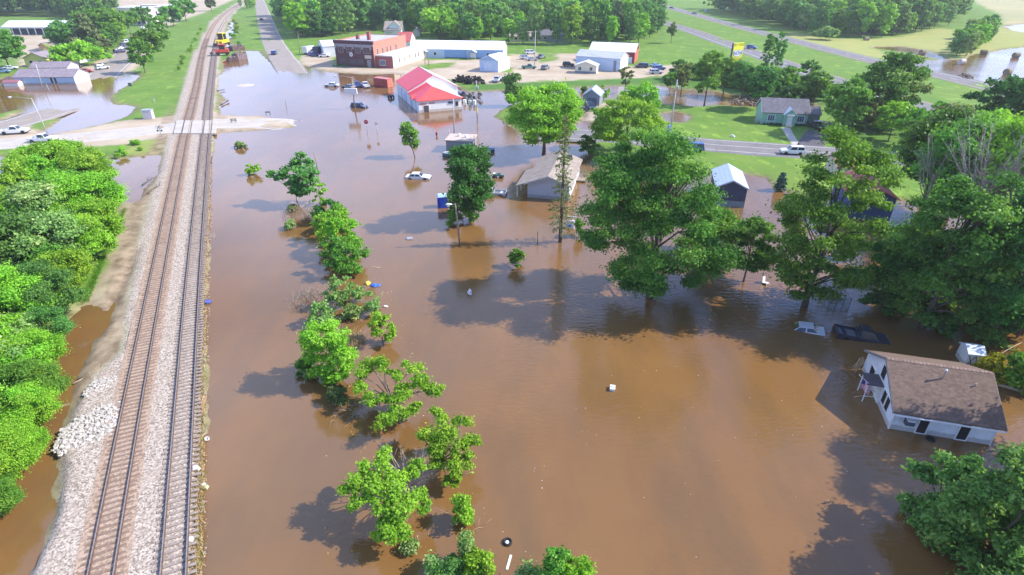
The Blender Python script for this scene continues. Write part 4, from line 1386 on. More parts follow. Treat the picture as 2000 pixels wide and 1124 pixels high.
# ------------------------------------------------------------ creek side trees, garden trees, road trees
for i, (bx, by, ty, wp, key, sh, nm, lab) in enumerate([
    (1375, 207, 98, 66, 'mid', 'column', 'broadleaf_tree', 'tall leafy tree in the creek left of the yellow sign'),
    (1478, 216, 128, 66, 'dark', 'round', 'broadleaf_tree', 'dark round tree left of the green house'),
    (1412, 185, 108, 30, 'mid', 'column', 'broadleaf_tree', 'tree just below the yellow sign'),
    (1448, 190, 118, 60, 'blue', 'round', 'broadleaf_tree', 'bluish tree between the yellow sign and the dark round tree'),
    (1490, 150, 60, 26, 'blue', 'column', 'broadleaf_tree', 'thin dark poplar in front of the near highway, left one of the pair'),
    (1508, 165, 62, 32, 'blue', 'column', 'broadleaf_tree', 'thin leafy poplar in front of the near highway, right one of the pair'),
    (1525, 190, 130, 62, 'mid', 'round', 'broadleaf_tree', 'green tree behind the roof of the green house'),
    (1572, 185, 118, 42, 'blue', 'column', 'broadleaf_tree', 'wispy tree behind the right end of the green house'),
    (1590, 200, 140, 56, 'mid', 'round', 'broadleaf_tree', 'bushy tree right behind the green house'),
    (1220, 180, 128, 30, 'olive', 'vase', 'broadleaf_tree', 'thin scrubby tree on the creek bank before the blue grey shed'),
    (1308, 176, 140, 34, 'mid', 'round', 'broadleaf_tree', 'scrubby tree by the creek in front of the parked cars'),
    (1330, 182, 122, 38, 'olive', 'column', 'broadleaf_tree', 'bare topped tree by the creek left of the tall leafy tree'),
    (1540, 205, 165, 50, 'dark', 'round', 'broadleaf_tree', 'dark low tree behind the ridge of the green house'),
    (1640, 262, 152, 96, 'mid', 'round', 'broadleaf_tree', 'tall tree right of the green house beside the black pickup'),
    (1718, 250, 105, 118, 'oak', 'round', 'broadleaf_tree', 'large dark tree in front of the highways right of the green house'),
    (1688, 260, 190, 58, 'olive', 'round', 'broadleaf_tree', 'small dull tree on the lawn right of the green house'),
    (1745, 245, 150, 70, 'olive', 'vase', 'broadleaf_tree', 'half bare tree right of the large dark tree'),
    (1735, 275, 195, 70, 'bright', 'round', 'broadleaf_tree', 'bright leaning tree at the edge of the shady lawn'),
    (1955, 255, 150, 120, 'dark', 'round', 'broadleaf_tree', 'dark tree against the flooded field at the right edge'),
    (1850, 270, 205, 90, 'olive', 'mound', 'broadleaf_tree', 'grey green scrub tree below the near highway'),
    (1795, 290, 215, 80, 'mid', 'round', 'broadleaf_tree', 'green tree at the right end of the shady lawn'),
    (1910, 300, 215, 110, 'lime', 'round', 'broadleaf_tree', 'light green tree in front of the dark tree at the right edge'),
    (1990, 310, 220, 90, 'bright', 'round', 'broadleaf_tree', 'yellow green tree at the far right edge below the highway'),
    (1310, 85, 44, 20, 'olive', 'vase', 'broadleaf_tree', 'bare twiggy tree alone on the grass beside the near highway'),
    (284, 143, 78, 46, 'mid', 'round', 'broadleaf_tree', 'nearest tree of the row between the left road and the railway bank'),
    (300, 120, 52, 58, 'mid', 'round', 'broadleaf_tree', 'middle tree of the row between the left road and the railway bank'),
    (320, 95, 28, 40, 'mid', 'column', 'broadleaf_tree', 'far tree of the row between the left road and the railway bank'),
    (340, 52, 12, 44, 'mid', 'round', 'broadleaf_tree', 'lawn tree with a short trunk near the far parking lots, left of two'),
    (364, 42, -4, 46, 'mid', 'round', 'broadleaf_tree', 'lawn tree with a short trunk near the far parking lots, right of two'),
    (414, 22, -10, 20, 'olive', 'round', 'broadleaf_tree', 'thin brown tree at the far bend of the railway'),
    (280, 50, 14, 42, 'blue', 'round', 'broadleaf_tree', 'bluish tree behind the queue of cars'),
    (243, 68, 18, 60, 'mid', 'round', 'broadleaf_tree', 'round tree beside the left road behind the pale pole'),
    (158, 130, 80, 84, 'lime', 'mound', 'broadleaf_tree', 'bright yellow green spreading tree behind the blue building'),
    (184, 112, 18, 80, 'needle', 'cone', 'pine_tree', 'tall brown green pine in the left town'),
    (140, 98, 40, 76, 'blue', 'round', 'broadleaf_tree', 'bluish tree left of the tall pine'),
    (206, 84, 16, 80, 'mid', 'round', 'broadleaf_tree', 'green tree right behind the tall pine'),
    (18, 132, 58, 84, 'mid', 'round', 'broadleaf_tree', 'full green tree at the left edge above the flooded building'),
    (-25, 152, 70, 90, 'blue', 'round', 'broadleaf_tree', 'bluish tree at the left edge by the yellow house'),
    (582, 76, 4, 46, 'bright', 'round', 'broadleaf_tree', 'bright round tree beside the centre road'),
    (860, 78, 14, 78, 'bright', 'round', 'broadleaf_tree', 'big light green tree behind the long white roofed building'),
    (900, 78, 56, 38, 'lime', 'mound', 'broadleaf_tree', 'small lime tree behind the long white roofed building'),
    (630, 72, 20, 50, 'dark', 'cone', 'pine_tree', 'dark pine right of the bright round tree'),
    (1612, 78, 50, 40, 'pale', 'mound', 'broadleaf_tree', 'low pale tree at the edge of the wood by the yellow field'),
]):
    z = LAND if by < 205 or bx > 1580 or bx < 420 else 0.1
    kw = dict(k=44 if sh in ('round', 'mound') else 40, cover=1.6, n_l=7)
    if sh == 'vase':
        kw.update(k=22, cover=0.8)
    if sh == 'cone':
        kw.update(k=70, flat=0.45)
    tree(bx, by, ty, wp, key, lab, 400 + i, z=z, name=nm, shape=sh, **kw)

# scrub along the creek and below the highway
def scrub(label, pix, keys, seed, n, hmin, hmax, group, z=LAND, name='scrub_bush'):
    rs = random.Random(seed)
    pl = poly(pix)
    lo, hi = pl.min(0), pl.max(0)
    k = 0
    tries = 0
    while k < n and tries < 20000:
        tries += 1
        q = np.array([[rs.uniform(lo[0], hi[0]), rs.uniform(lo[1], hi[1])]])
        if sdist(q, pl)[0] < 0:
            continue
        key = rs.choice(keys)
        pr = proto(key, 230 + k % 2, leaf=0.75, k=26, cr=1.3, cover=1.5, z0=0.0)
        H = rs.uniform(hmin, hmax)
        grow(name, pr, Vector((q[0][0], q[0][1], z)), H * rs.uniform(0.5, 0.75), H, label, group, rs.uniform(0, 6.28), 'bush')
        k += 1

scrub('green scrub on the bank between the creek and the highway', [(1300, 160), (1345, 150), (1430, 150), (1540, 160), (1620, 190), (1600, 203), (1500, 194), (1400, 178), (1340, 174)], ['mid', 'blue', 'dark', 'olive'], 8, 34, 3, 6.5, 'scrub bushes on the creek bank')
scrub('tall scrub under the trees right of the green house', [(1620, 215), (1700, 210), (1800, 235), (1950, 270), (2080, 300), (2080, 320), (1900, 300), (1700, 262), (1640, 250)], ['mid', 'blue', 'bright', 'dark'], 9, 26, 3, 6, 'scrub bushes below the near highway')
scrub('shaded underbrush at the water edge below the massive dark tree', [(1690, 610), (1760, 640), (1900, 690), (2000, 700), (2050, 600), (1900, 560), (1760, 560)], ['dark', 'oak'], 10, 16, 1.6, 3.2, 'shaded underbrush below the massive dark tree', 0.0)
scrub('weeds along the foot of the railway bank', [(395, 60), (372, 110), (345, 168), (338, 172), (362, 110), (388, 60)], ['bright', 'mid'], 12, 12, 0.8, 1.8, 'weeds along the railway bank')
scrub('bush on the grass strip by the rail machines', [(447, 50), (456, 40), (466, 60), (470, 100), (455, 100)], ['bright', 'mid'], 13, 9, 1.5, 3.0, 'bushes on the grass strip by the rail machines')
scrub('grassy tuft at the end of the road beside the crossing', [(232, 290), (300, 275), (262, 312), (228, 312)], ['bright', 'lime'], 14, 8, 0.8, 1.6, 'grassy tufts beside the crossing')

# ------------------------------------------------------------ far woods
def wood_protos(keys, seed, conif=False):
    out = []
    for i, key in enumerate(keys):
        H, R = 15.0, 5.0
        sh = 'cone' if key == 'needle' else 'round'
        rs0 = seed + i
        me, cen, rs = crown_mesh('wood_tree', rs0, R, H, 1.2 if sh == 'round' else 1.5, 60 if sh == 'round' else 60, 1.25 if sh == 'round' else 1.0, 0.95, 1.35, sh, 0.75 if sh == 'round' else 0.45)
        n = len(me.polygons)
        tb = MB()
        tb.tube([(0, 0, -0.5), (0, 0, H * 0.7)], [0.28, 0.12], 5)
        me.materials.append(LF[key])
        out.append((me, tb.mesh('trunk', BARK), H, R))
    return out

WP = wood_protos(['bright', 'blue', 'mid', 'pale', 'blue', 'needle', 'willow', 'bright'], 500)

def wood(label, pix, seed, n_ind, n_rest, step, group, sizes=(12, 19), weights=None, rest_label=None, keep=()):
    """trees one can tell apart at the front of a wood, the rest of the wood behind as one mass"""
    rs = random.Random(seed)
    pl = poly(pix)
    lo, hi = pl.min(0), pl.max(0)
    pts = []
    y = lo[1]
    while y < hi[1]:
        x = lo[0] + rs.uniform(0, step)
        while x < hi[0]:
            pts.append((x + rs.uniform(-0.4, 0.4) * step, y + rs.uniform(-0.4, 0.4) * step))
            x += step
        y += step
    P = np.array(pts)
    P = P[sdist(P, pl) > 0]
    for ex, ey, er in keep:
        e_ = G(ex, ey, LAND)
        P = P[np.hypot(P[:, 0] - e_.x, P[:, 1] - e_.y) > er]
    P = P[np.argsort(P[:, 1])]
    wts = weights or [3, 3, 1.5, 1.5, 2, 1, 2, 1]
    for x, yy in P[:n_ind]:
        i = rs.choices(range(len(WP)), wts)[0]
        me, tm, H0, R0 = WP[i]
        H = rs.uniform(*sizes) * (0.9 if i != 5 else 1.05)
        root = thing('wood_tree', label, 'tree', (x, yy, LAND - 0.1), rs.uniform(0, 6.28), group)
        s = H / H0
        root.scale = (s * rs.uniform(0.6, 1.15), s * rs.uniform(0.6, 1.15), s)
        link('crown', me, None, root)
        link('trunk', tm, None, root)
    R_ = P[n_ind:n_ind + n_rest]
    if len(R_) and rest_label:
        Vs, Fs, Ts, o = [], [], [], 0
        rr = np.random.RandomState(seed)
        for x, yy in R_:
            cen, cra = envelope(rr, 5.0, 2, rr.uniform(*sizes), 22, 1.7)
            V, F, T = leaves(rr, cen, cra, 26, 1.6, 0.75)
            shift = rr.uniform(-0.25, 0.25)
            T[:, 0] = np.clip(T[:, 0] + shift, 0, 1)
            Vs.append(V + np.array([x, yy, LAND]))
            Fs.append(F + o)
            Ts.append(T)
            o += len(V)
        me = npmesh('distant_wood', np.concatenate(Vs), np.concatenate(Fs), {'tint': np.concatenate(Ts)})
        ob = link('distant_wood', me, LF['blue'])
        tag(ob, rest_label, 'wood', kind='stuff')

wood('green tree standing in the wood behind the brick building and the long white roof', [(520, -4), (540, 30), (562, 60), (600, 82), (640, 74), (700, 66), (752, 60), (800, 66), (812, 84), (960, 84), (985, 90), (1130, 92), (1225, 92), (1275, 84), (1292, 45), (1225, 12), (1180, -4), (900, -8)], 31, 100, 440, 8.5,
     'trees of the wood behind the brick building', (11, 23), rest_label='distant mass of treetops behind the brick building', keep=[(765, 68, 12), (780, 66, 11), (1015, 78, 13), (1045, 78, 13), (1080, 78, 14), (813, 70, 6), (1190, 118, 30), (860, 78, 11), (640, 95, 20), (770, 90, 22), (582, 76, 6)])
wood('tree of the dark wood edge beyond the far highway', [(1312, -4), (1340, 7), (1400, 24), (1460, 40), (1500, 51), (1560, 64), (1600, 76), (1640, 72), (1680, 78), (1755, 74), (1830, 55), (1868, 50), (1885, 20), (1895, -4), (1700, -10), (1450, -10)], 32, 80, 390, 8.5,
     'trees of the wood beyond the far highway', (12, 24), weights=[2, 3, 2, 3, 2, 0.6, 3, 0.4], rest_label='distant mass of treetops beyond the far highway')
wood('tree of the hedge between the flooded fields on the right', [(1862, 112), (1888, 114), (1912, 98), (1935, 74), (1955, 48), (1942, 40), (1905, 62), (1880, 86)], 33, 34, 0, 5.5, 'trees of the hedge between the flooded fields', (8, 12), weights=[2, 3, 1, 2, 1, 0, 3, 0.3])
wood('tree of the wood on the slope behind the white roofed shelter', [(-260, 40), (0, 34), (60, 32), (130, 36), (160, 45), (200, 42), (228, 28), (225, 4), (190, -4), (-60, -8), (-300, 0)], 34, 36, 210, 9.0, 'trees of the wood behind the white roofed shelter', (14, 24), weights=[3, 2, 1, 0.5, 3, 0.5, 2, 1], rest_label='distant mass of treetops at the upper left')
wood('shade tree between the houses of the left town', [(120, 100), (150, 60), (235, 60), (250, 84), (225, 100), (190, 122), (172, 124), (170, 100)], 37, 26, 0, 6.8, 'shade trees between the houses of the left town', (8, 13), keep=[(184, 112, 5)])
wood('roadside tree at the top of the centre road', [(455, 6), (500, -4), (498, 20), (480, 22)], 38, 7, 0, 9.0, 'roadside trees at the top of the centre road', (7, 11))
wood('tree along the top edge beyond the railway bend', [(500, -4), (505, -14), (640, -16), (640, -6)], 39, 12, 0, 12.0, 'trees along the top edge beyond the railway bend', (12, 16))
wood('distant tree above the far white roofs', [(235, -2), (330, -2), (325, -10), (235, -12)], 35, 8, 0, 12.0, 'distant trees above the far white roofs', (9, 13))
wood('distant tree at the far end of the railway', [(300, -12), (520, -12), (520, -22), (300, -22)], 36, 10, 0, 16.0, 'distant trees at the far end of the railway', (10, 14))
# ------------------------------------------------------------ buildings
GLASS = M('window_glass', (0.03, 0.035, 0.045), 0.12, var=0.3, spec=0.6)
GLASS_BLUE = M('blue_glass', (0.05, 0.10, 0.16), 0.12, var=0.3, spec=0.6)
WHITE = M('white_paint', (0.78, 0.77, 0.75), 0.55, var=0.06, dirt=0.1)
WHITE_SIDE = M('white_siding', (0.74, 0.75, 0.76), 0.55, var=0.06, pat='siding', psize=0.18, dirt=0.12)
WHITE_METAL = M('white_metal_roof', (0.80, 0.80, 0.82), 0.4, var=0.05, pat='rib', psize=0.9, dirt=0.06)
BLUE_METAL = M('blue_metal_wall', (0.24, 0.41, 0.68), 0.5, var=0.07, pat='rib', psize=0.6)
PALE_METAL = M('pale_blue_wall', (0.48, 0.60, 0.77), 0.5, var=0.06, pat='rib', psize=0.6)
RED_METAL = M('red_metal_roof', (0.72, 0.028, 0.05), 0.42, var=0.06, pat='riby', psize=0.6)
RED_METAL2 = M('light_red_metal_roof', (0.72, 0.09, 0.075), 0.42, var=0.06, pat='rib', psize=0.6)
RED_WALL = M('red_metal_wall', (0.30, 0.03, 0.035), 0.5, var=0.1, pat='rib', psize=0.6)
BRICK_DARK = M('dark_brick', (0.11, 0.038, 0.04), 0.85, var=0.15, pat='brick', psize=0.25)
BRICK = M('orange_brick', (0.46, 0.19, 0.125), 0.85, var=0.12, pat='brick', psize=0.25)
BRICK_RED = M('red_brick', (0.36, 0.10, 0.085), 0.85, var=0.12, pat='brick', psize=0.25)
STONE = M('grey_stone', (0.40, 0.36, 0.37), 0.8, var=0.12)
TAR = M('grey_flat_roof', (0.42, 0.41, 0.44), 0.8, var=0.12, scale=0.4, dirt=0.3)
TAR_PALE = M('pale_flat_roof', (0.62, 0.59, 0.57), 0.8, var=0.1, scale=0.5, dirt=0.3)
SH_TAN = M('tan_shingle', (0.36, 0.295, 0.24), 0.9, var=0.14, scale=0.8, pat='shingle', psize=0.22)
SH_BROWN = M('brown_shingle', (0.180, 0.120, 0.090), 0.9, var=0.10, scale=2.5, pat='shingle', psize=0.16)
SH_GREY = M('grey_shingle', (0.17, 0.16, 0.18), 0.9, var=0.14, scale=0.8, pat='shingle', psize=0.22)
SH_MAUVE = M('mauve_shingle', (0.30, 0.25, 0.28), 0.9, var=0.1, scale=0.6, pat='shingle', psize=0.25)
TANWALL = M('tan_wall', (0.62, 0.54, 0.42), 0.7, var=0.08, dirt=0.15)
CREAM = M('cream_wall', (0.70, 0.65, 0.50), 0.7, var=0.06)
YELLOW = M('yellow_wall', (0.86, 0.74, 0.26), 0.7, var=0.06)
ORANGE_WOOD = M('orange_wood', (0.60, 0.36, 0.16), 0.75, var=0.12, pat='siding', psize=0.4)
GREEN_SIDE = M('green_siding', (0.27, 0.47, 0.36), 0.6, var=0.06, pat='siding', psize=0.2)
GREY_WALL = M('grey_wall', (0.28, 0.29, 0.31), 0.7, var=0.1, pat='siding', psize=0.25)
SLATE = M('slate_siding', (0.22, 0.25, 0.30), 0.6, var=0.08, pat='rib', psize=0.5)
NAVY = M('navy_wall', (0.045, 0.075, 0.17), 0.6, var=0.15, pat='siding', psize=0.25)
SHADE_SIDE = M('shade_blue_siding', (0.47, 0.52, 0.58), 0.6, var=0.05, pat='siding', psize=0.22, dirt=0.08, tide=0.45)  # white siding with the gable's shade painted in as pale blue
SKY_SIDE = M('sky_blue_wall', (0.42, 0.60, 0.74), 0.6, var=0.06, pat='siding', psize=0.3, tide=0.4)
PALE_ROOF = M('pale_metal_roof', (0.44, 0.52, 0.68), 0.42, var=0.06, pat='rib', psize=0.6)
BLACK = M('black_plastic', (0.02, 0.02, 0.022), 0.5, var=0.3)
DARKHOLE = M('dark_opening', (0.018, 0.014, 0.016), 0.8, var=0.3)
GALV = M('galvanised', (0.45, 0.46, 0.47), 0.45, 0.6, var=0.12)
WOODGREY = M('grey_wood', (0.30, 0.24, 0.19), 0.85, var=0.25, scale=5)
WOODTAN = M('tan_wood', (0.50, 0.37, 0.24), 0.85, var=0.2, scale=5)

def house(name, label, A, B_, cat='building', z=LAND, sink=0.0, tilt=(0, 0)):
    a, b = G(A[0], A[1], z), G(B_[0], B_[1], z)
    r = thing(name, label, cat, (a.x, a.y, z - sink), math.atan2(b.y - a.y, b.x - a.x))
    r.rotation_euler[0], r.rotation_euler[1] = tilt
    return r, (b - a).length

def gable(root, x0, x1, y0, y1, h, r, ridge='x', over=0.4, wall=None, roof=None, th=0.14, walls='wall', low=-0.6, trim=None, overx=None):
    """closed walls with a gable and a roof that overhangs"""
    overx = over if overx is None else overx
    if ridge == 'x':
        c0, c1, e0, e1, ax = y0, y1, x0, x1, 'x'
    else:
        c0, c1, e0, e1, ax = x0, x1, y0, y1, 'y'
    mid = (c0 + c1) / 2
    sl = r / (mid - c0)
    outl = [(c0, low), (c1, low), (c1, h), (mid, h + r), (c0, h)]
    w_ = MB().prism(outl, e0, e1, ax).build(walls, wall, root)
    e = 0.006
    o = over
    rf = [(c0 - o, h - o * sl + e), (mid, h + r + e), (c1 + o, h - o * sl + e), (c1 + o, h - o * sl + th), (mid, h + r + th * 1.1), (c0 - o, h - o * sl + th)]
    mb = MB()
    q = [rf[0], rf[1], rf[4], rf[5]]
    q2 = [rf[1], rf[2], rf[3], rf[4]]
    mb.prism(q, e0 - overx, e1 + overx, ax).prism(q2, e0 - overx, e1 + overx, ax)
    ro = mb.build('roof', roof, root)
    if trim:
        for ee in (e0 - overx - 0.03, e1 + overx):
            MB().prism([(c0 - o, h - o * sl - 0.10), (mid, h + r - 0.10), (c1 + o, h - o * sl - 0.10), (c1 + o, h - o * sl + th * 0.9), (mid, h + r + th), (c0 - o, h - o * sl + th * 0.9)], ee, ee + 0.03, ax).build('fascia', trim, root)
    return w_, ro

def facebox(mb, face, u0, u1, z0, z1, d0, d1, at, mi=0):
    """a box on a wall: face -y / +y / -x / +x, u along the wall, d outwards from the wall plane 'at'"""
    if face == '-y':
        mb.box(u0, u1, at - d1, at - d0, z0, z1, mi)
    elif face == '+y':
        mb.box(u0, u1, at + d0, at + d1, z0, z1, mi)
    elif face == '-x':
        mb.box(at - d1, at - d0, u0, u1, z0, z1, mi)
    else:
        mb.box(at + d0, at + d1, u0, u1, z0, z1, mi)

def window(root, face, u, z, w_, h, at=0.0, frame=WHITE, glass=GLASS, fr=0.09, bars=(0, 0), name='window'):
    """frame of four rails, mullions and a pane set back inside it"""
    mb = MB()
    u0, u1, z0, z1 = u - w_ / 2, u + w_ / 2, z, z + h
    facebox(mb, face, u0 - fr, u1 + fr, z1, z1 + fr, 0.0, 0.07, at)
    facebox(mb, face, u0 - fr, u1 + fr, z0 - fr, z0, 0.0, 0.10, at)
    facebox(mb, face, u0 - fr, u0, z0, z1, 0.0, 0.07, at)
    facebox(mb, face, u1, u1 + fr, z0, z1, 0.0, 0.07, at)
    for k in range(bars[0]):
        c = u0 + (k + 1) * (u1 - u0) / (bars[0] + 1)
        facebox(mb, face, c - 0.03, c + 0.03, z0, z1, 0.03, 0.06, at)
    for k in range(bars[1]):
        c = z0 + (k + 1) * (z1 - z0) / (bars[1] + 1)
        facebox(mb, face, u0, u1, c - 0.03, c + 0.03, 0.03, 0.055, at)
    f = mb.build(name, frame, root)
    p = MB()
    facebox(p, face, u0, u1, z0, z1, 0.0, 0.025, at)
    p.build('pane', glass, f)
    return f

def door(root, face, u, z, w_, h, at=0.0, m=WHITE, frame=None, handle=True, name='door'):
    mb = MB()
    facebox(mb, face, u - w_ / 2, u + w_ / 2, z, z + h, 0.0, 0.05, at)
    d = mb.build(name, m, root)
    if frame:
        fb = MB()
        facebox(fb, face, u - w_ / 2 - 0.1, u - w_ / 2, z, z + h + 0.1, 0.0, 0.07, at)
        facebox(fb, face, u + w_ / 2, u + w_ / 2 + 0.1, z, z + h + 0.1, 0.0, 0.07, at)
        facebox(fb, face, u - w_ / 2, u + w_ / 2, z + h, z + h + 0.1, 0.0, 0.07, at)
        fb.build('frame', frame, d)
    if handle:
        hb = MB()
        facebox(hb, face, u + w_ * 0.32, u + w_ * 0.40, z + h * 0.46, z + h * 0.5, 0.05, 0.10, at)
        hb.build('handle', GALV, d)
    return d

def rolldoor(root, face, u, z, w_, h, at=0.0, m=WHITE, n=5):
    mb = MB()
    for k in range(n):
        facebox(mb, face, u - w_ / 2, u + w_ / 2, z + k * h / n + 0.02, z + (k + 1) * h / n - 0.02, 0.0, 0.05, at)
    return mb.build('garage_door', m, root)

# --- two-storey brick building
r, L0 = house('brick_building', 'old two storey brick building with a dark cornice, standing on the gravel', (659, 129), (733, 133))
D, H0 = 27.0, 9.3
mb = MB()
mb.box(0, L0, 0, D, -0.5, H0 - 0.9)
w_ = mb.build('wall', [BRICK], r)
# the street front, coloured darker than the side walls, 12 cm proud
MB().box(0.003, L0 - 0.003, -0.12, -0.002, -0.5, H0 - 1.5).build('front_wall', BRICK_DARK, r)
mb = MB()
mb.box(-0.25, L0 + 0.25, -0.45, 0.3, H0 - 0.9, H0 + 0.1)
mb.box(-0.12, L0 + 0.12, -0.3, 0.28, H0 - 1.15, H0 - 0.9)
mb.build('cornice', M('dark_cornice', (0.11, 0.05, 0.06), 0.8), r)
MB().box(-0.1, L0 + 0.1, -0.22, -0.12, H0 - 1.85, H0 - 1.2).build('frieze', STONE, r)
mb = MB()
mb.box(0.0, 0.3, 0.3, D, H0 - 0.9, H0 - 0.1).box(L0 - 0.3, L0, 0.3, D, H0 - 0.9, H0 - 0.1).box(0.3, L0 - 0.3, D - 0.3, D, H0 - 0.9, H0 - 0.25)
mb.build('parapet', BRICK, r)
rf = MB().box(0.3, L0 - 0.3, 0.3, D - 0.3, H0 - 0.898, H0 - 0.5).build('roof', TAR, r)
ch = MB().box(9.7, 10.9, 8, 9.2, H0 - 0.5, H0 + 2.3).box(9.6, 11.0, 7.9, 9.3, H0 + 2.3, H0 + 2.5).build('chimney', BRICK_RED, rf)
MB().box(4.2, 5.2, 9, 10.2, H0 - 0.5, H0 + 1.0).box(4.6, 4.9, 9.4, 9.8, H0 + 1.0, H0 + 1.8).build('vent', M('rust_brown', (0.2, 0.09, 0.07)), rf)
for i in range(4):
    u = 2.55 + i * 3.75
    wd = 2.0 if i < 3 else 2.8
    window(r, '-y', u, 5.1, wd, 2.0, -0.12, STONE, M('boarded_window', (0.13, 0.08, 0.07), 0.7), 0.12, (1, 0))
    mb = MB()
    facebox(mb, '-y', u - wd / 2 - 0.35, u + wd / 2 + 0.35, 7.15, 7.45, 0.0, 0.18, -0.12)
    mb.build('lintel', STONE, r)
for i in range(5):
    mb = MB()
    u = 0.55 + i * 3.78
    facebox(mb, '-y', u - 0.25, u + 0.25, 6.4, 7.6, 0.02, 0.22, -0.12)
    mb.build('corbel', STONE, r)
window(r, '-y', 3.0, 0.9, 3.2, 2.0, -0.12, M('maroon_paint', (0.16, 0.06, 0.06)), M('shop_glass', (0.10, 0.08, 0.09), 0.2), 0.15, (2, 0))
window(r, '-y', 7.3, 0.9, 3.0, 2.0, -0.12, M('maroon_paint'), M('shop_glass'), 0.15, (2, 0))
window(r, '-y', 11.0, 0.9, 2.4, 2.0, -0.12, M('maroon_paint'), M('shop_glass'), 0.15, (1, 0))
door(r, '-y', 14.3, 0.1, 1.3, 2.5, -0.12, M('grey_door', (0.25, 0.24, 0.25)), STONE)
mb = MB()
facebox(mb, '-y', 12.7, 15.6, 3.2, 4.4, 0.0, 0.15, -0.12)
mb.build('sign_board', TANWALL, r)
mb = MB()
for a in range(8):
    t_ = a * math.pi / 4
    cx, cz = 6.9 + 0.5 * math.cos(t_), 4.45 + 0.55 * math.sin(t_)
    facebox(mb, '-y', cx - 0.24, cx + 0.24, cz - 0.24, cz + 0.24, 0.0, 0.10 + 0.004 * a, -0.12)
mb.build('emblem', WHITE, r)
for k, (yy, zz) in enumerate([(3, 5.2), (7, 5.4), (10.5, 5.6), (13.5, 5.6), (18, 5.4)]):
    window(r, '+x', yy, 4.5, 0.7, 1.9, L0, STONE, GLASS, 0.08)
ann = MB().box(L0 + 0.003, L0 + 7.2, 1.0, D + 2, -0.5, 4.1)
ax = ann.build('annex_wall', BRICK_RED, r)
MB().box(L0 + 7.2, L0 + 7.35, 1.0, D + 2, -0.5, 4.25).build('annex_side_wall', M('cream_render', (0.70, 0.62, 0.53), 0.8, var=0.08, dirt=0.2), r)
MB().box(L0 + 0.003, L0 + 7.2, 0.8, D + 2.1, 4.1, 4.45).build('annex_roof', TAR_PALE, r)
window(r, '-y', L0 + 2.9, 1.0, 2.2, 1.7, 1.0, WHITE, GLASS_BLUE, 0.14, (4, 0))
for yy in (6, 10, 15, 20, 23):
    window(r, '+x', yy, 1.6, 0.6, 1.5, L0 + 7.35, TANWALL, GLASS, 0.06)
mb = MB()
rng = random.Random(8)
fl = MB()
for k in range(26):
    fl.rock((rng.uniform(-1, 6), rng.uniform(-1.5, -0.5), rng.uniform(0.1, 0.5)), rng.uniform(0.3, 0.6), rng)
o = fl.build('flower_bed', LF['pale'], loc=r.location)
o.rotation_euler = r.rotation_euler
tag(o, 'low planting bed along the front of the brick building', 'flower bed')

# --- white metal hall behind the brick building
r, L1 = house('metal_hall', 'white metal hall with a low pitched roof left behind the brick building', (634, 112), (705, 108))
gable(r, 0, L1, 0, 14, 4.2, 1.6, 'x', 0.2, WHITE_SIDE, WHITE_METAL)
rolldoor(r, '-x', 7, 0, 4.5, 3.6, 0, PALE_METAL)
# --- small gabled house with a dormer behind it
r, L1 = house('dormer_house', 'white house with a tan roof and a dormer among the trees behind the brick building', (752, 72), (784, 72))
gable(r, 0, L1, 0, 12, 3.6, 3.6, 'x', 0.5, WHITE, SH_TAN)
gable(r, L1 - 6.5, L1 - 0.5, 0.5, 6, 5.2, 2.4, 'y', 0.3, WHITE, SH_TAN, walls='dormer', low=3.0)
for u in (1.6, 3.6):
    window(r, '+x', 3 + u, 1.2, 1.0, 1.6, L1, WHITE, GLASS)
MB().box(0.5, L1 - 4, -2.0, -0.05, 2.5, 2.75).build('porch_roof', SH_TAN, r)
pb = MB()
for u in (0.7, 3.4, L1 - 4.3):
    pb.box(u - 0.1, u + 0.1, -1.9, -1.7, -0.3, 2.5)
pb.build('porch_post', WHITE, r)
# --- red roofed barn end beside the brick building
r, L1 = house('red_roof_shed', 'white gabled shed with a brick red roof beside the brick building', (776, 98), (802, 98))
gable(r, 0, L1, 0, 16, 3.6, 3.2, 'x', 0.25, WHITE, M('brick_red_roof', (0.42, 0.085, 0.075), 0.6, var=0.1))
door(r, '-y', 3, 0, 1.2, 2.2, 0, M('grey_door'))

# --- long blue and white metal building
r, L1 = house('long_building', 'long low blue metal building with a wide white roof and two small gabled porches', (803, 113), (982, 116))
H0 = 3.5
gable(r, 0, L1, 0, 14, H0, 2.6, 'x', 0.25, BLUE_METAL, WHITE_METAL, trim=M('dark_red_trim', (0.35, 0.08, 0.08)))
MB().box(-0.05, 14.5, -0.06, -0.003, -0.5, H0 - 0.05).build('pale_wall', PALE_METAL, r)
for yy in (0.02,):
    MB().prism([(0.03, -0.5), (13.97, -0.5), (13.97, H0), (7, H0 + 2.55), (0.03, H0)], L1 + 0.003, L1 + 0.06, 'x').build('end_wall', WHITE, r)  # sunlit end painted white, against the front's blue shade
for u in (5.5, 26.5):
    p = MB()
    p.box(u - 1.6, u - 1.45, -2.2, -2.05, -0.3, 2.7).box(u + 1.45, u + 1.6, -2.2, -2.05, -0.3, 2.7)
    po = p.build('porch', WHITE, r)
    MB().prism([(u - 2.0, 2.6), (u, 3.75), (u + 2.0, 2.6), (u + 2.0, 2.78), (u, 3.95), (u - 2.0, 2.78)], -2.5, -0.08, 'y').build('porch_roof', WHITE_METAL, po)
    MB().prism([(u - 1.7, 2.7), (u + 1.7, 2.7), (u, 3.7)], -2.2, -2.1, 'y').build('porch_gable', BLUE_METAL, po)
    door(r, '-y', u, 0, 2.3, 2.2, -0.06 if u < 14 else 0, WHITE)
for u in (1.8, 10.5):
    window(r, '-y', u, 1.2, 1.0, 1.1, -0.06, WHITE, GLASS)
window(r, '-y', 33, 1.2, 1.0, 1.1, 0, WHITE, GLASS)
mb = MB()
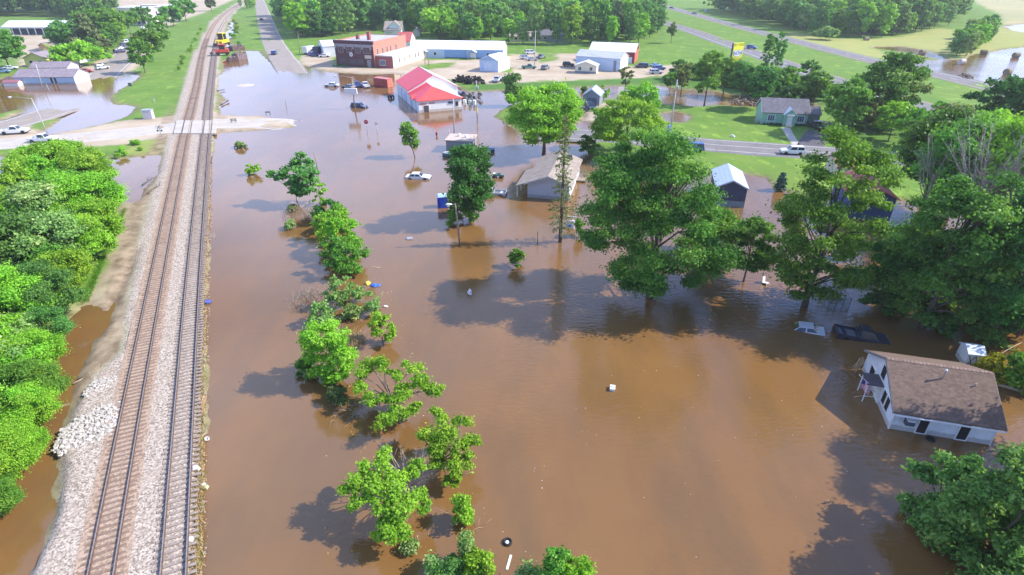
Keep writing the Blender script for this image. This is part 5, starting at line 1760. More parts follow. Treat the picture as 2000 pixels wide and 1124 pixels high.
mb.box(0, L1, -0.05, 0.0, -0.3, 0.35).build('base_strip', M('dark_trim', (0.10, 0.10, 0.12)), r)

# --- small pale blue garage
r, L1 = house('small_garage', 'small pale blue garage with a white gabled roof on the gravel lot', (937, 139), (973, 142))
gable(r, 0, L1, 0, 9.2, 3.9, 1.7, 'y', 0.25, PALE_METAL, WHITE_METAL)
MB().box(L1 + 0.003, L1 + 0.05, 0.02, 9.18, -0.5, 3.6).build('side_wall', WHITE, r)
MB().prism([(0.1, 3.8), (L1 - 0.1, 3.8), (L1 / 2, 5.5)], -0.06, -0.003, 'y').build('gable_panel', M('blue_panel', (0.32, 0.46, 0.62)), r)
rolldoor(r, '-y', L1 * 0.46, 0.05, 3.6, 3.0, 0, M('pale_door', (0.62, 0.70, 0.80)))

# --- red shed with the big white roof, blue grey shed, cream office
r, L1 = house('red_shed', 'dark red shed with a big white roof, the rearmost of the group by the highway', (1150, 121), (1238, 125))
gable(r, 0, L1, 0, 13, 4.3, 2.4, 'x', 0.3, RED_WALL, WHITE_METAL)
MB().box(L1 + 0.003, L1 + 0.05, 0.02, 12.98, -0.5, 4.2).build('end_wall', M('light_red_wall', (0.50, 0.12, 0.09), 0.6), r)  # end wall in a lighter red than the other walls
door(r, '-y', L1 - 1.6, 0, 1.2, 2.3, 0, WHITE, WHITE)
window(r, '-y', L1 - 3.8, 1.4, 1.0, 1.0, 0, WHITE, GLASS)
r, L1 = house('blue_shed', 'blue grey metal shed with a grey roof in front of the red shed', (1124, 134), (1210, 141))
gable(r, 0, L1, 0, 9.0, 4.5, 1.7, 'x', 0.3, PALE_METAL, M('grey_metal_roof', (0.48, 0.49, 0.54), 0.45, pat='rib', psize=0.8))
MB().prism([(0.03, -0.5), (8.97, -0.5), (8.97, 4.5), (4.5, 6.1), (0.03, 4.5)], L1 + 0.003, L1 + 0.05, 'x').build('end_wall', WHITE, r)
door(r, '-y', L1 - 2.0, 0, 1.1, 3.8, 0, SLATE, handle=False)
r, L1 = house('office', 'little cream office with two windows against the blue grey shed', (1123, 143), (1164, 145))
gable(r, 0, L1, 0, 4.5, 2.7, 1.3, 'y', 0.35, CREAM, WHITE_METAL)
MB().box(-0.04, L1 + 0.04, -0.05, -0.003, -0.3, 0.75).build('base_wall', SLATE, r)
for u in (L1 * 0.22, L1 * 0.75):
    window(r, '-y', u, 1.05, 1.0, 1.15, 0, WHITE, GLASS, 0.1, (1, 0))

# --- restaurant with the bright red roof
a, b = G(819, 221), G(900, 214)
r = thing('restaurant', 'white building with a bright red metal roof standing in the flood', 'building', (a.x, a.y, 0), math.atan2(b.y - a.y, b.x - a.x))
W0, D0 = (b - a).length + 0.3, 27.5
shaded_side = M('shaded_white_panel', (0.62, 0.70, 0.80), 0.55, var=0.06, pat='riby', psize=0.9)  # shade of the left wall put into the white panel's colour as blue
wall_w = M('bright_white_wall', (0.84, 0.82, 0.80), 0.55, var=0.04, tide=0.5)
# rear half: tall gable, ridge along the depth
gable(r, 0, W0 + 2.5, 11.5, D0, 3.9, 3.6, 'y', 0.35, wall_w, RED_METAL, overx=0.3)
cx_ = (W0 + 2.5) / 2
sl = 3.6 / cx_
MB().prism([(cx_ + 0.02, 3.9 + 3.6 + 0.17), (W0 + 2.5 + 0.35, 3.9 - 0.35 * sl + 0.16), (W0 + 2.5 + 0.35, 3.9 - 0.35 * sl + 0.22), (cx_ + 0.02, 3.9 + 3.6 + 0.23)], 11.2, D0 + 0.3, 'y').build('glare_roof_slope', WHITE_METAL, r)  # sun glare on the rear slope, painted as a near-white sheet
# front half: lower hipped roof
MB().box(0, W0, 0, 11.45, -0.6, 3.05).build('front_wall', wall_w, r)
MB().box(-0.05, -0.003, 0.0, D0, -0.6, 3.0).build('side_wall', shaded_side, r)
e = 0.35
ez, rz_ = 2.98, 5.6
xm = W0 / 2 - 0.6
A_, B2, C_, D_, E_, F_ = (-e, -e, ez), (W0 + e, -e, ez), (W0 + e, 11.4, ez), (-e, 11.4, ez), (xm, 5.0, rz_), (xm, 11.4, rz_)
def slab(pts):
    n_ = len(pts)
    return MB().add(list(pts) + [(p[0], p[1], p[2] + 0.14) for p in pts], [tuple(range(n_ - 1, -1, -1)), tuple(range(n_, 2 * n_))] + [(i, (i + 1) % n_, (i + 1) % n_ + n_, i + n_) for i in range(n_)])
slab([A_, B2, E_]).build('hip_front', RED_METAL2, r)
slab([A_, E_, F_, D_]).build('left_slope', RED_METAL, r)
slab([B2, C_, F_, E_]).build('right_slope', WHITE_METAL, r)  # near-white colour stands for glare on this slope
# small gable over the side door
MB().prism([(3.6, 2.8), (4.9, 3.75), (6.2, 2.8)], -0.9, 0.9, 'x').build('door_gable', RED_METAL2, r)
door(r, '-y', 2.0, -0.4, 1.4, 2.2, 0, M('shop_glass'), WHITE)
window(r, '-y', W0 - 1.4, 1.0, 0.9, 1.2, 0, WHITE, GLASS)
window(r, '-y', W0 - 3.2, 1.7, 1.4, 0.7, 0, WHITE, GLASS_BLUE)
mb = MB()
rng = random.Random(4)
x = 0.25
while x < 2.2:
    ww = rng.uniform(0.12, 0.24)
    facebox(mb, '-y', x, x + ww, 2.0, 2.0 + rng.uniform(0.35, 0.6), 0, 0.05, 0)
    x += ww + 0.08
x = 2.9
while x < 4.4:
    ww = rng.uniform(0.08, 0.2)
    facebox(mb, '-y', x, x + ww, 2.15, 2.15 + rng.uniform(0.3, 0.5), 0, 0.05, 0)
    x += ww + 0.1
mb.build('wall_lettering', M('faded_red_paint', (0.55, 0.16, 0.14)), r)
for yy in (3, 7.5, 15, 21):
    mb = MB()
    facebox(mb, '-x', yy - 0.1, yy + 0.1, -0.5, 2.9, 0.0, 0.06, -0.05)
    mb.build('drain_pipe', M('dark_blue_trim', (0.09, 0.12, 0.22)), r)
for yy in (9.2, 17.5):
    door(r, '-x', yy, -0.3, 1.6, 2.3, -0.05, M('pale_blue_door', (0.40, 0.52, 0.66)), handle=False)

# --- red shipping container
r, L1 = house('shipping_container', 'dark red shipping container standing in shallow water beside the red roofed building', (757, 172), (771, 169), 'container', z=0.05)
mb = MB()
for k in range(14):
    y0 = k * 0.45
    mb.box(0, 2.45 + 0.0, y0, y0 + 0.25, -0.2, 2.5).box(0.04, 2.41, y0 + 0.25, y0 + 0.45, -0.2, 2.5)
mb.build('shell', M('container_red', (0.38, 0.055, 0.05), 0.5, var=0.12, dirt=0.1), r)
MB().box(-0.02, 2.47, -0.05, 6.35, 2.5, 2.62).build('roof', M('container_roof', (0.52, 0.16, 0.15), 0.5), r)
for k in (0, 1):
    d = MB().box(0.08 + k * 1.18, 1.2 + k * 1.18, -0.07, -0.003, 0.0, 2.4).build('door', M('container_orange', (0.62, 0.20, 0.14), 0.5), r)
    MB().tube([(0.5 + k * 1.1, -0.1, 0.1), (0.5 + k * 1.1, -0.1, 2.3)], 0.035, 6).build('lock_bar', GALV, d)

# --- little grey garage with the double door
r, L1 = house('grey_garage', 'little grey garage with a steep roof and a dark door on the gravel drive', (1138, 206), (1170, 208))
gable(r, 0, L1, 0, 6.5, 2.8, 1.6, 'y', 0.3, SLATE, M('blue_grey_roof', (0.36, 0.41, 0.48), 0.6), trim=M('pale_trim', (0.5, 0.55, 0.6)))
rolldoor(r, '-y', L1 * 0.56, 0.0, 2.5, 2.1, 0, M('dark_grey_door', (0.10, 0.12, 0.16)))

# --- green house
r, L1 = house('green_house', 'pale green house with a grey roof and a white gabled entrance on the lawn', (1486, 242), (1574, 246), 'house')
gable(r, 0, L1, 0, 8.6, 2.9, 2.5, 'x', 0.35, GREEN_SIDE, SH_GREY, trim=WHITE)
gable(r, L1 * 0.46, L1 * 0.72, -1.1, 2.0, 2.75, 1.25, 'y', 0.22, GREEN_SIDE, M('white_porch_roof', (0.62, 0.68, 0.68)), walls='entrance', trim=WHITE)
c = L1 * 0.59
door(r, '-y', c, 0.3, 1.0, 2.05, -1.1, WHITE, WHITE)
MB().prism([(c - 0.9, 2.45), (c + 0.9, 2.45), (c + 0.75, 2.75), (c - 0.75, 2.75)], -1.75, -1.12, 'y').build('door_hood', WHITE, r)
for u in (L1 * 0.2, L1 * 0.85):
    window(r, '-y', u, 0.85, 1.5, 1.35, 0, WHITE, GLASS_BLUE, 0.13, (2, 0))
st = MB()
for k in range(3):
    st.box(c - 0.7, c + 0.7, -1.35 - 0.3 * (k + 1), -1.35 - 0.3 * k - 0.002, -0.3, 0.27 - 0.09 * k)
st.box(c - 0.7, c + 0.7, -1.35, -1.12, -0.3, 0.28).build('steps', CONC, r)
sb = MB().box(-1.3, -0.5, 0.8, 1.6, 0, 0.9).box(-1.25, -0.55, 0.85, 1.55, 0.9, 0.96)
sb.build('air_conditioner', GALV, r)
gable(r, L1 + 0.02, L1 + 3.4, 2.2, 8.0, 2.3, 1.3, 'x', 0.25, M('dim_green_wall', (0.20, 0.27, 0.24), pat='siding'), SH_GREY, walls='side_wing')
mb = MB()
rng = random.Random(2)
for k in range(40):
    mb.rock((rng.uniform(0.2, L1 - 0.2), rng.uniform(-0.75, -0.3) if not (L1 * 0.44 < 0) else 0, 0.2), rng.uniform(0.25, 0.45), rng)
o = mb.build('foundation_shrubs', LF['dark'], loc=r.location)
o.rotation_euler = r.rotation_euler
tag(o, 'low clipped shrubs along the foot of the green house', 'shrubs', kind='stuff')

# --- house with the tan roof in the flood
a, b, c_ = G(1030, 386), G(1110, 392.5), G(1138, 340)
ang = math.atan2(b.y - a.y, b.x - a.x)
r = thing('tan_roof_house', 'flooded white house with a tan shingle roof and shade tinted gable wall', 'house', (a.x, a.y, 0), ang)
L1 = (b - a).length
D = 14.6
gable(r, 0, L1, 0, D, 2.75, 1.35, 'y', 0.5, SHADE_SIDE, SH_TAN, overx=0.55, trim=M('pale_fascia', (0.55, 0.58, 0.60)))
MB().box(L1 + 0.003, L1 + 0.05, 0.02, D - 0.02, -0.6, 2.7).build('side_wall', WHITE_SIDE, r)
# lean-to porch on the left under the same roof
sl = 1.35 / (L1 / 2)
MB().prism([(-0.5, 2.75 - 0.5 * sl - 0.01), (-2.0, 2.75 - 2.0 * sl - 0.01), (-2.0, 2.75 - 2.0 * sl + 0.13), (-0.5, 2.75 - 0.5 * sl + 0.13)], -0.5, D * 0.55, 'y').build('porch_roof', SH_TAN, r)
pb = MB()
for yy in (-0.2, 3, 6):
    pb.box(-1.85, -1.7, yy, yy + 0.14, -0.6, 2.05)
pb.build('porch_posts', WHITE, r)
for yy in (2.5, 5.2, 9.0, 12.4):
    window(r, '+x', yy, 0.9, 1.2, 1.1, L1 + 0.05, WHITE, GLASS, 0.1)
MB().box(L1 * 0.72, L1 * 0.72 + 0.8, D * 0.82, D * 0.82 + 0.8, 3.0, 4.3).build('roof_vent', M('dark_vent', (0.12, 0.12, 0.14)), r)
MB().box(L1 + 0.05, L1 + 1.8, 9.8, 11.6, 0.1, 0.35).build('deck', WOODGREY, r)

# --- dark shed with pale metal roof
a, b = G(1401, 402), G(1452, 406)
r = thing('dark_shed', 'dark slate shed with a pale metal roof half hidden by the huge spreading tree', 'shed', (a.x, a.y, 0), math.atan2(b.y - a.y, b.x - a.x))
L1 = (b - a).length
gable(r, -0.6, L1, 0, 8.8, 3.3, 1.15, 'y', 0.25, M('slate_dark', (0.055, 0.075, 0.13), 0.6, pat='rib', psize=0.4), PALE_ROOF, trim=M('pale_trim'))
MB().box(-0.55, L1 + 0.04, -0.05, -0.003, -0.5, 1.0).build('base_wall', M('pale_slate', (0.22, 0.27, 0.31)), r)
MB().box(L1 + 0.003, L1 + 0.04, 0.02, 8.78, -0.5, 3.2).build('side_wall', PALE_METAL, r)

# --- navy house with red roof edges
a, b = G(1652, 426), G(1716, 431)
r = thing('navy_house', 'navy blue house with a rusty red roof hidden among the trees on the right', 'house', (a.x, a.y, 0), math.atan2(b.y - a.y, b.x - a.x))
L1 = (b - a).length
gable(r, 0, L1 + 1.5, 0, 9.5, 3.7, 1.4, 'y', 0.4, NAVY, M('rusty_red_roof', (0.45, 0.11, 0.09), 0.7, var=0.2))
MB().box(-1.4, -0.003, 0.3, 5, -0.5, 1.6).build('lean_to', NAVY, r)
window(r, '-y', 1.8, 1.2, 1.0, 1.2, 0, NAVY, GLASS)
r, L1 = house('red_roof_outbuilding', 'faded red roof glimpsed through the leaves beyond the navy house', (1630, 350), (1675, 352), 'shed', z=0.1)
gable(r, 0, L1, 0, 6, 2.4, 1.4, 'x', 0.3, TANWALL, M('faded_red_roof', (0.55, 0.20, 0.17), 0.7, var=0.15))

# --- the white house lower right
a, b = G(1734, 837), G(1933, 869.5)
ang = math.atan2(b.y - a.y, b.x - a.x)
r = thing('white_house', 'white flooded house with a large brown shingle roof in the lower right', 'house', (a.x, a.y, 0), ang)
L1 = (b - a).length
WH_D = 8.4
WH = 2.25
gable(r, 0, L1, 0, WH_D, WH, 2.1, 'x', 0.45, M('white_clapboard', (0.72, 0.77, 0.82), 0.55, var=0.05, pat='siding', psize=0.16, dirt=0.12, tide=0.35), SH_BROWN, overx=0.3, trim=M('grey_fascia', (0.22, 0.22, 0.24)))
wall_d = M('white_clapboard')
# front: window box, two dark openings
def opening(face, u, z, w_, h, at=0.0):
    return window(r, face, u, z, w_, h, at, WHITE, DARKHOLE, 0.07)
opening('-y', L1 * 0.315, 0.1, 0.72, 1.85)
opening('-y', L1 * 0.71, 0.1, 0.75, 1.85)
ac = MB()
ac.box(0.9, 1.6, -0.45, 0.0, 0.95, 1.5)
ab = ac.build('window_unit', M('dark_unit', (0.07, 0.09, 0.12)), r)
MB().box(0.92, 1.58, -0.62, -0.02, 1.503, 1.53).build('top_plate', WHITE, ab)
MB().box(5.0, 5.06, -0.05, 0.0, 0.1, 0.75).build('downpipe', GALV, r)
# the gable side
opening('-x', 6.3, 0.9, 1.1, 0.95)
opening('-x', 1.55, 0.75, 0.75, 1.3)
opening('-x', 2.5, 0.75, 0.75, 1.3)
opening('-x', 4.15, 2.3, 1.0, 1.25)
door(r, '-x', 3.9, -0.3, 0.9, 2.0, 0.0, WHITE, WHITE)
pr_ = MB().prism([(3.2, 1.95), (5.0, 1.95), (5.0, 2.07), (3.2, 2.07)], -1.35, -0.01, 'x').build('porch_roof', M('dark_porch_roof', (0.09, 0.08, 0.09), 0.8), r)
pp = MB()
for yy in (3.25, 4.85):
    pp.box(-1.3, -1.22, yy, yy + 0.08, -0.5, 1.95)
pp.tube([(-1.26, 3.3, 0.6), (-0.05, 3.3, 0.75)], 0.03, 6)
pp.build('porch_post', WHITE, r)
# chimney pipe on the roof
vp = MB().tube([(3.9, WH_D * 0.36, WH + 1.3), (3.9, WH_D * 0.36, WH + 2.5)], 0.07, 8).build('vent_pipe', GALV, r)
MB().lathe([(0.11, 0), (0.11, 0.12), (0.02, 0.2)], 10, c=(3.9, WH_D * 0.36, WH + 2.5)).build('vent_cap', WHITE, vp)
MB().tube([(6.3, WH_D * 0.33, WH + 1.2), (6.3, WH_D * 0.33, WH + 1.8)], 0.06, 8).build('vent_pipe', GALV, r)
# ridge caps
rc = MB()
for k in range(26):
    x = -0.25 + k * (L1 + 0.5) / 26
    rc.prism([(WH_D / 2 - 0.18, WH + 2.1 + 0.10), (WH_D / 2, WH + 2.1 + 0.19), (WH_D / 2 + 0.18, WH + 2.1 + 0.10), (WH_D / 2, WH + 2.1 + 0.155)], x, x + 0.27, 'x')
rc.build('ridge_caps', M('ridge_shingle', (0.33, 0.22, 0.17), 0.9, pat='shingle', psize=0.2), r)
# lattice by the far corner
lt = MB()
for k in range(4):
    lt.tube([(-0.9, WH_D - 0.6 + 0.3 * k, -0.2), (-0.2, WH_D - 0.3 + 0.25 * k, 1.3)], 0.03, 5)
lt.tube([(-0.95, WH_D - 0.6, 0.6), (-0.3, WH_D + 0.8, 0.9)], 0.03, 5)
o = lt.build('broken_lattice', WOODTAN, loc=r.location)
o.rotation_euler = r.rotation_euler
tag(o, 'broken wooden lattice at the far left corner of the white house', 'lattice')
gt = MB().box(-0.28, L1 + 0.28, -0.58, -0.46, WH - 0.37, WH - 0.27).build('gutter', WHITE, r)
for x in (0.05, L1 - 0.05):
    MB().tube([(x, -0.5, WH - 0.35), (x, -0.06, WH - 0.6), (x, -0.06, 0.0)], 0.035, 6).build('downpipe', WHITE, gt)
for yy in (0.0, WH_D):
    MB().box(-0.03, 0.06, yy - 0.04, yy + 0.04, -0.4, WH - 0.05).build('corner_board', WHITE, r)
WHR = r

# --- little white shed behind it
a, b = G(1881, 716), G(1912, 720)
r = thing('white_shed', 'little white shed with dark cross braced doors behind the white house', 'shed', (a.x, a.y, 0), math.atan2(b.y - a.y, b.x - a.x))
L1 = (b - a).length
gable(r, 0, L1, 0, 1.9, 1.5, 0.45, 'x', 0.12, M('white_clapboard'), M('pale_shed_roof', (0.62, 0.68, 0.74)))
d = MB()
for k in (0, 1):
    u0 = 0.1 + k * (L1 - 0.2) / 2
    u1 = u0 + (L1 - 0.2) / 2 - 0.04
    for (ua, za, ub, zb) in ((u0, 0.1, u1, 1.35), (u0, 1.35, u1, 0.1)):
        d.tube([(ua, -0.03, za), (ub, -0.03, zb)], 0.035, 4)
d.build('door_brace', BLACK, r)

# --- left town: blue building in the water, yellow house, garages, shelter
a, b = G(32, 166), G(148, 164.5)
r = thing('blue_building', 'long pale blue building with a mauve roof standing in the left flood', 'building', (a.x, a.y, 0), math.atan2(b.y - a.y, b.x - a.x))
L1 = (b - a).length
gable(r, 0, L1, 0, 8.5, 2.3, 1.9, 'x', 0.3, SKY_SIDE, SH_MAUVE)
MB().prism([(0.03, -0.5), (8.47, -0.5), (8.47, 2.3), (4.25, 4.1), (0.03, 2.3)], L1 + 0.003, L1 + 0.06, 'x').build('end_wall', WHITE, r)
for u in (11.7, 12.9):
    window(r, '-y', u, 0.2, 0.8, 1.9, 0, WHITE, GLASS, 0.06)
gable(r, -2.2, 2.4, -2.6, -0.05, 1.1, 0.6, 'x', 0.2, WHITE, M('plum_roof', (0.30, 0.12, 0.14)), walls='entrance')
r, L1 = house('yellow_house', 'yellow house with a grey roof between the blue building and the shelter', (52, 131), (95, 131), 'house')
gable(r, 0, L1, 0, 9, 3.2, 1.8, 'y', 0.4, YELLOW, SH_MAUVE)
for u in (2.5, L1 - 2.5):
    window(r, '-y', u, 1.3, 1.3, 0.9, 0, WHITE, GLASS)
r, L1 = house('orange_garage', 'small orange wooden garage behind the yellow house', (80, 103), (98, 105), 'shed')
gable(r, 0, L1, 0, 5.5, 2.9, 1.2, 'y', 0.3, ORANGE_WOOD, SH_TAN)
rolldoor(r, '-y', L1 / 2, 0, L1 * 0.7, 2.3, 0, ORANGE_WOOD)
r, L1 = house('brown_roof_house', 'low house with a wide brown roof right of the yellow house', (100, 128), (140, 128), 'house')
gable(r, 0, L1, 0, 12, 2.6, 1.9, 'x', 0.5, WHITE, M('tan_brown_roof', (0.42, 0.30, 0.24), 0.85))
r, L1 = house('mauve_roof_house', 'low mauve roofed house just behind the blue building', (62, 146), (135, 145), 'house')
gable(r, 0, L1, 0, 7, 2.2, 1.5, 'x', 0.3, WHITE, SH_MAUVE)
# shelter
a, b = G(14, 70), G(112, 70)
r = thing('picnic_shelter', 'open fronted shelter with a wide white roof and dark bays at the upper left', 'building', (a.x, a.y, LAND), 0)
L1 = (b - a).length
MB().prism([(4.0, -0.4), (13, -0.4), (13, 4.0), (4.0, 4.0)], 0, L1, 'x').build('back_wall', M('dark_interior', (0.10, 0.09, 0.13), 0.8), r)
gm = MB()
gm.prism([(-0.8, 4.0), (6.5, 6.6), (14, 4.0), (14, 4.2), (6.5, 6.85), (-0.8, 4.2)], -1, L1 + 5, 'x')
gm.build('roof', WHITE_METAL, r)
MB().box(-14, L1 - 2, -0.9, -0.6, 3.5, 4.0).build('fascia', WHITE, r)
for k in range(7):
    x = k * L1 / 6.6
    MB().box(x - 0.2, x + 0.2, -0.5, -0.1, -0.4, 3.6).build('post', WHITE, r)
MB().box(L1 - 2.5, L1, 0, 4, -0.4, 3.9).build('end_wall', WHITE, r)
for k in range(2):
    x = (1.55 + k * 1.0) * L1 / 6.6
    MB().box(x, x + 3.2, 3.9, 3.99, 0.8, 3.0).build('blue_panel', GLASS_BLUE, r)

# far white roofs at the top left
for i, (A, B_, h, lab) in enumerate([((232, 34), (286, 34), 6, 'far white commercial roof, left of two at the upper left'), ((278, 32), (345, 30), 6, 'far white commercial roof, right of two at the upper left'), ((256, 50), (300, 49), 4, 'low white building in front of the far commercial roofs')]):
    r, L1 = house('store', lab, A, B_)
    MB().box(0, L1, 0, 24, -0.5, h).build('wall', M('pinkish_wall', (0.72, 0.66, 0.64)), r)
    MB().box(-0.4, L1 + 0.4, -0.4, 24.4, h, h + 0.6).build('roof', M('white_membrane', (0.78, 0.78, 0.82)), r)
    for k in range(4):
        window(r, '-y', L1 * (0.15 + 0.23 * k), 0.6, L1 * 0.14, 2.4, 0, WHITE, GLASS_BLUE, 0.12)
r, L1 = house('ranch_house', 'long low brown roofed house under the trees behind the gravel lot', (996, 82), (1100, 82), 'house')
gable(r, 0, L1 * 0.55, 0, 9, 2.6, 1.8, 'x', 0.5, TANWALL, M('dusty_brown_roof', (0.33, 0.26, 0.23), 0.85))
gable(r, L1 * 0.55 + 0.02, L1, 1.5, 11, 2.9, 2.2, 'x', 0.4, GREY_WALL, SH_GREY, walls='wing_wall')
for k in range(4):
    window(r, '-y', 3 + k * 4, 1.0, 1.4, 1.1, 0, WHITE, GLASS)
for k in range(2):
    window(r, '-y', L1 * 0.55 + 3 + k * 5, 1.1, 1.4, 1.1, 1.5, WHITE, GLASS)
r, L1 = house('garden_shed', 'tiny brown roofed shed by the trees right of the dormer house', (806, 72), (820, 72), 'shed')
gable(r, 0, L1, 0, 6, 2.4, 1.8, 'y', 0.3, TANWALL, M('dusty_brown_roof'))

# pump house
a, b = G(872, 297), G(922, 299)
r = thing('pump_house', 'grey block pump house with a flat tan roof and white vents, standing in the flood', 'building', (a.x, a.y, 0), math.atan2(b.y - a.y, b.x - a.x))
L1 = (b - a).length
MB().box(0, L1, 0, 5.0, -0.6, 2.4).build('wall', GREY_WALL, r)
rf = MB().box(-0.25, L1 + 0.25, -0.25, 5.25, 2.4, 2.58).build('roof', M('tan_flat_roof', (0.52, 0.41, 0.34), 0.85, var=0.12), r)
for x, y in ((2.2, 3.2), (3.9, 2.2)):
    MB().lathe([(0.28, 2.58), (0.28, 2.95), (0.36, 3.0), (0.25, 3.2), (0.0, 3.26)], 14, c=(x, y, 0)).build('roof_vent', WHITE, rf)
# ------------------------------------------------------------ vehicles
TYRE = M('tyre_rubber', (0.022, 0.021, 0.022), 0.85, var=0.2)
RIM = M('alloy_rim', (0.45, 0.45, 0.46), 0.35, 0.7, var=0.1)
CARGLASS = M('car_glass', (0.03, 0.04, 0.055), 0.08, var=0.2, spec=0.7)
LAMP = M('lamp_glass', (0.75, 0.75, 0.72), 0.15, var=0.05)
TAIL = M('tail_lamp', (0.40, 0.02, 0.02), 0.2, var=0.05)
def paint(name, col):
    return M('paint_' + name, col, 0.28, 0.0, var=0.05, spec=0.5, coat=0.6, dirt=0.06)
CP = {'ink': paint('ink', (0.035, 0.04, 0.06)), 'white': paint('white', (0.78, 0.78, 0.79)), 'silver': paint('silver', (0.50, 0.52, 0.56)), 'black': paint('black', (0.025, 0.025, 0.03)), 'blue': paint('blue', (0.035, 0.09, 0.30)), 'navy': paint('navy', (0.03, 0.04, 0.10)),
      'sky': paint('sky', (0.18, 0.32, 0.52)), 'red': paint('red', (0.50, 0.03, 0.04)), 'green': paint('green', (0.06, 0.22, 0.17)), 'grey': paint('grey', (0.20, 0.22, 0.25)), 'gold': paint('gold', (0.45, 0.40, 0.27)), 'purple': paint('purple', (0.10, 0.08, 0.25))}
SHAPES = {  # length, width, sill, belt, top, cabin bottom x0,x1, cabin top x0,x1, hood height
    'sedan': (4.7, 1.8, 0.30, 0.92, 1.43, -1.75, 0.95, -1.05, 0.25, 0.80),
    'suv': (4.7, 1.9, 0.38, 1.05, 1.75, -2.25, 1.05, -2.0, 0.40, 0.98),
    'van': (5.0, 1.95, 0.32, 1.05, 1.85, -2.4, 1.6, -2.25, 0.75, 1.0),
    'pickup': (5.6, 1.95, 0.42, 1.08, 1.82, -0.65, 1.2, -0.5, 0.55, 1.05),
}
_carmesh = {}
BEDL = MB().box(-2.69, -0.68, -0.87, 0.87, 0.725, 0.76).mesh('bed_liner', M('bed_liner', (0.16, 0.17, 0.19), 0.7))
def car_parts(kind, color):
    L_, W_, sill, belt, top, b0, b1, t0, t1, hood = SHAPES[kind]
    h = L_ / 2
    wr = 0.34 if kind != 'pickup' else 0.39
    pm = CP[color]
    mb = MB()
    # lower body: a side outline with wheel arches, pushed across the width
    ax = (-h + 0.95, h - 0.92)
    bot = []
    def arch(cx):
        return [(cx + (wr + 0.07) * math.cos(a), max(sill, wr + (wr + 0.07) * math.sin(a))) for a in [math.pi, 2.5, 1.9, 1.25, 0.64, 0.0]]
    bot = [(-h + 0.02, sill + 0.06)] + arch(ax[0]) + arch(ax[1]) + [(h - 0.02, sill + 0.06)]
    upr = [(h, 0.58), (h - 0.08, hood - 0.10), (h - 0.35, hood), (b1, belt), (b0, belt)]
    if kind == 'sedan':
        upr += [(-h + 0.12, belt - 0.02), (-h, belt - 0.25)]
    elif kind == 'pickup':
        upr = [(h, 0.62), (h - 0.06, hood - 0.10), (h - 0.3, hood), (b1, belt), (b0, belt), (b0, 0.72), (-h + 0.12, 0.72), (-h, 0.70)]
    else:
        upr += [(-h + 0.03, belt), (-h, belt - 0.2)]
    outl = bot + upr
    hw = W_ / 2
    mb.prism(outl, -hw, hw, 'y')
    if kind == 'pickup':
        mb.box(-h, b0 - 0.02, -hw, -hw + 0.09, 0.70, belt - 0.01).box(-h, b0 - 0.02, hw - 0.09, hw, 0.70, belt - 0.01).box(-h, -h + 0.09, -hw + 0.09, hw - 0.09, 0.70, belt - 0.01)
    mb.frustum((b0, b1, -hw + 0.03, hw - 0.03), (t0, t1, -hw + 0.24, hw - 0.24), belt - 0.01, top)
    body = mb.mesh('body', pm, bevel=0.035)
    body.polygons.foreach_set('use_smooth', [False] * len(body.polygons))
    def panel(side):
        # glass a centimetre proud of the cabin faces
        B = {'b': [(b0, -hw + 0.03), (b1, -hw + 0.03), (b1, hw - 0.03), (b0, hw - 0.03)], 't': [(t0, -hw + 0.24), (t1, -hw + 0.24), (t1, hw - 0.24), (t0, hw - 0.24)]}
        i, j = {'right': (0, 1), 'front': (1, 2), 'left': (2, 3), 'back': (3, 0)}[side]
        p = [Vector((*B['b'][i], belt)), Vector((*B['b'][j], belt)), Vector((*B['t'][j], top)), Vector((*B['t'][i], top))]
        c = sum(p, Vector()) / 4
        n = (p[1] - p[0]).cross(p[3] - p[0]).normalized()
        if n.dot(c - Vector(((b0 + b1) / 2, 0, belt))) < 0:
            n = -n
        m = MB()
        segs = [(0.05, 0.47), (0.53, 0.95)] if side in ('left', 'right') and kind != 'pickup' else [(0.06, 0.94)]
        for s0, s1 in segs:
            a = [p[0].lerp(p[1], s0), p[0].lerp(p[1], s1), p[3].lerp(p[2], s1), p[3].lerp(p[2], s0)]
            q = [a[0].lerp(a[3], 0.10), a[1].lerp(a[2], 0.10), a[1].lerp(a[2], 0.88), a[0].lerp(a[3], 0.88)]
            m.add([x + n * 0.012 for x in q] + [x - n * 0.02 for x in q], [(0, 1, 2, 3), (0, 4, 5, 1), (1, 5, 6, 2), (2, 6, 7, 3), (3, 7, 4, 0)])
        return m.mesh('window', CARGLASS)
    wins = [panel(s) for s in ('right', 'front', 'left', 'back')]
    tyre = MB().lathe([(wr * 0.62, -0.1), (wr * 0.95, -0.11), (wr, -0.06), (wr, 0.06), (wr * 0.95, 0.11), (wr * 0.62, 0.1)], 18, 'y').mesh('wheel', TYRE, smooth=False)
    rim = MB().lathe([(wr * 0.63, -0.085), (wr * 0.55, -0.05), (0.1, -0.06), (0.0, -0.09)], 14, 'y').lathe([(wr * 0.63, 0.085), (wr * 0.55, 0.05), (0.1, 0.06), (0.0, 0.09)], 14, 'y').mesh('rim', RIM)
    hl = MB().box(h - 0.12, h + 0.01, -0.17, 0.17, hood - 0.27, hood - 0.12).mesh('headlight', LAMP)
    tl = MB().box(-h - 0.01, -h + 0.08, -0.1, 0.1, belt - 0.38, belt - 0.14).mesh('tail_light', TAIL)
    bp = MB().box(h - 0.02, h + 0.05, -hw + 0.1, hw - 0.1, sill + 0.02, sill + 0.18).box(-h - 0.05, -h + 0.02, -hw + 0.1, hw - 0.1, sill + 0.02, sill + 0.18).mesh('bumper', BLACK)
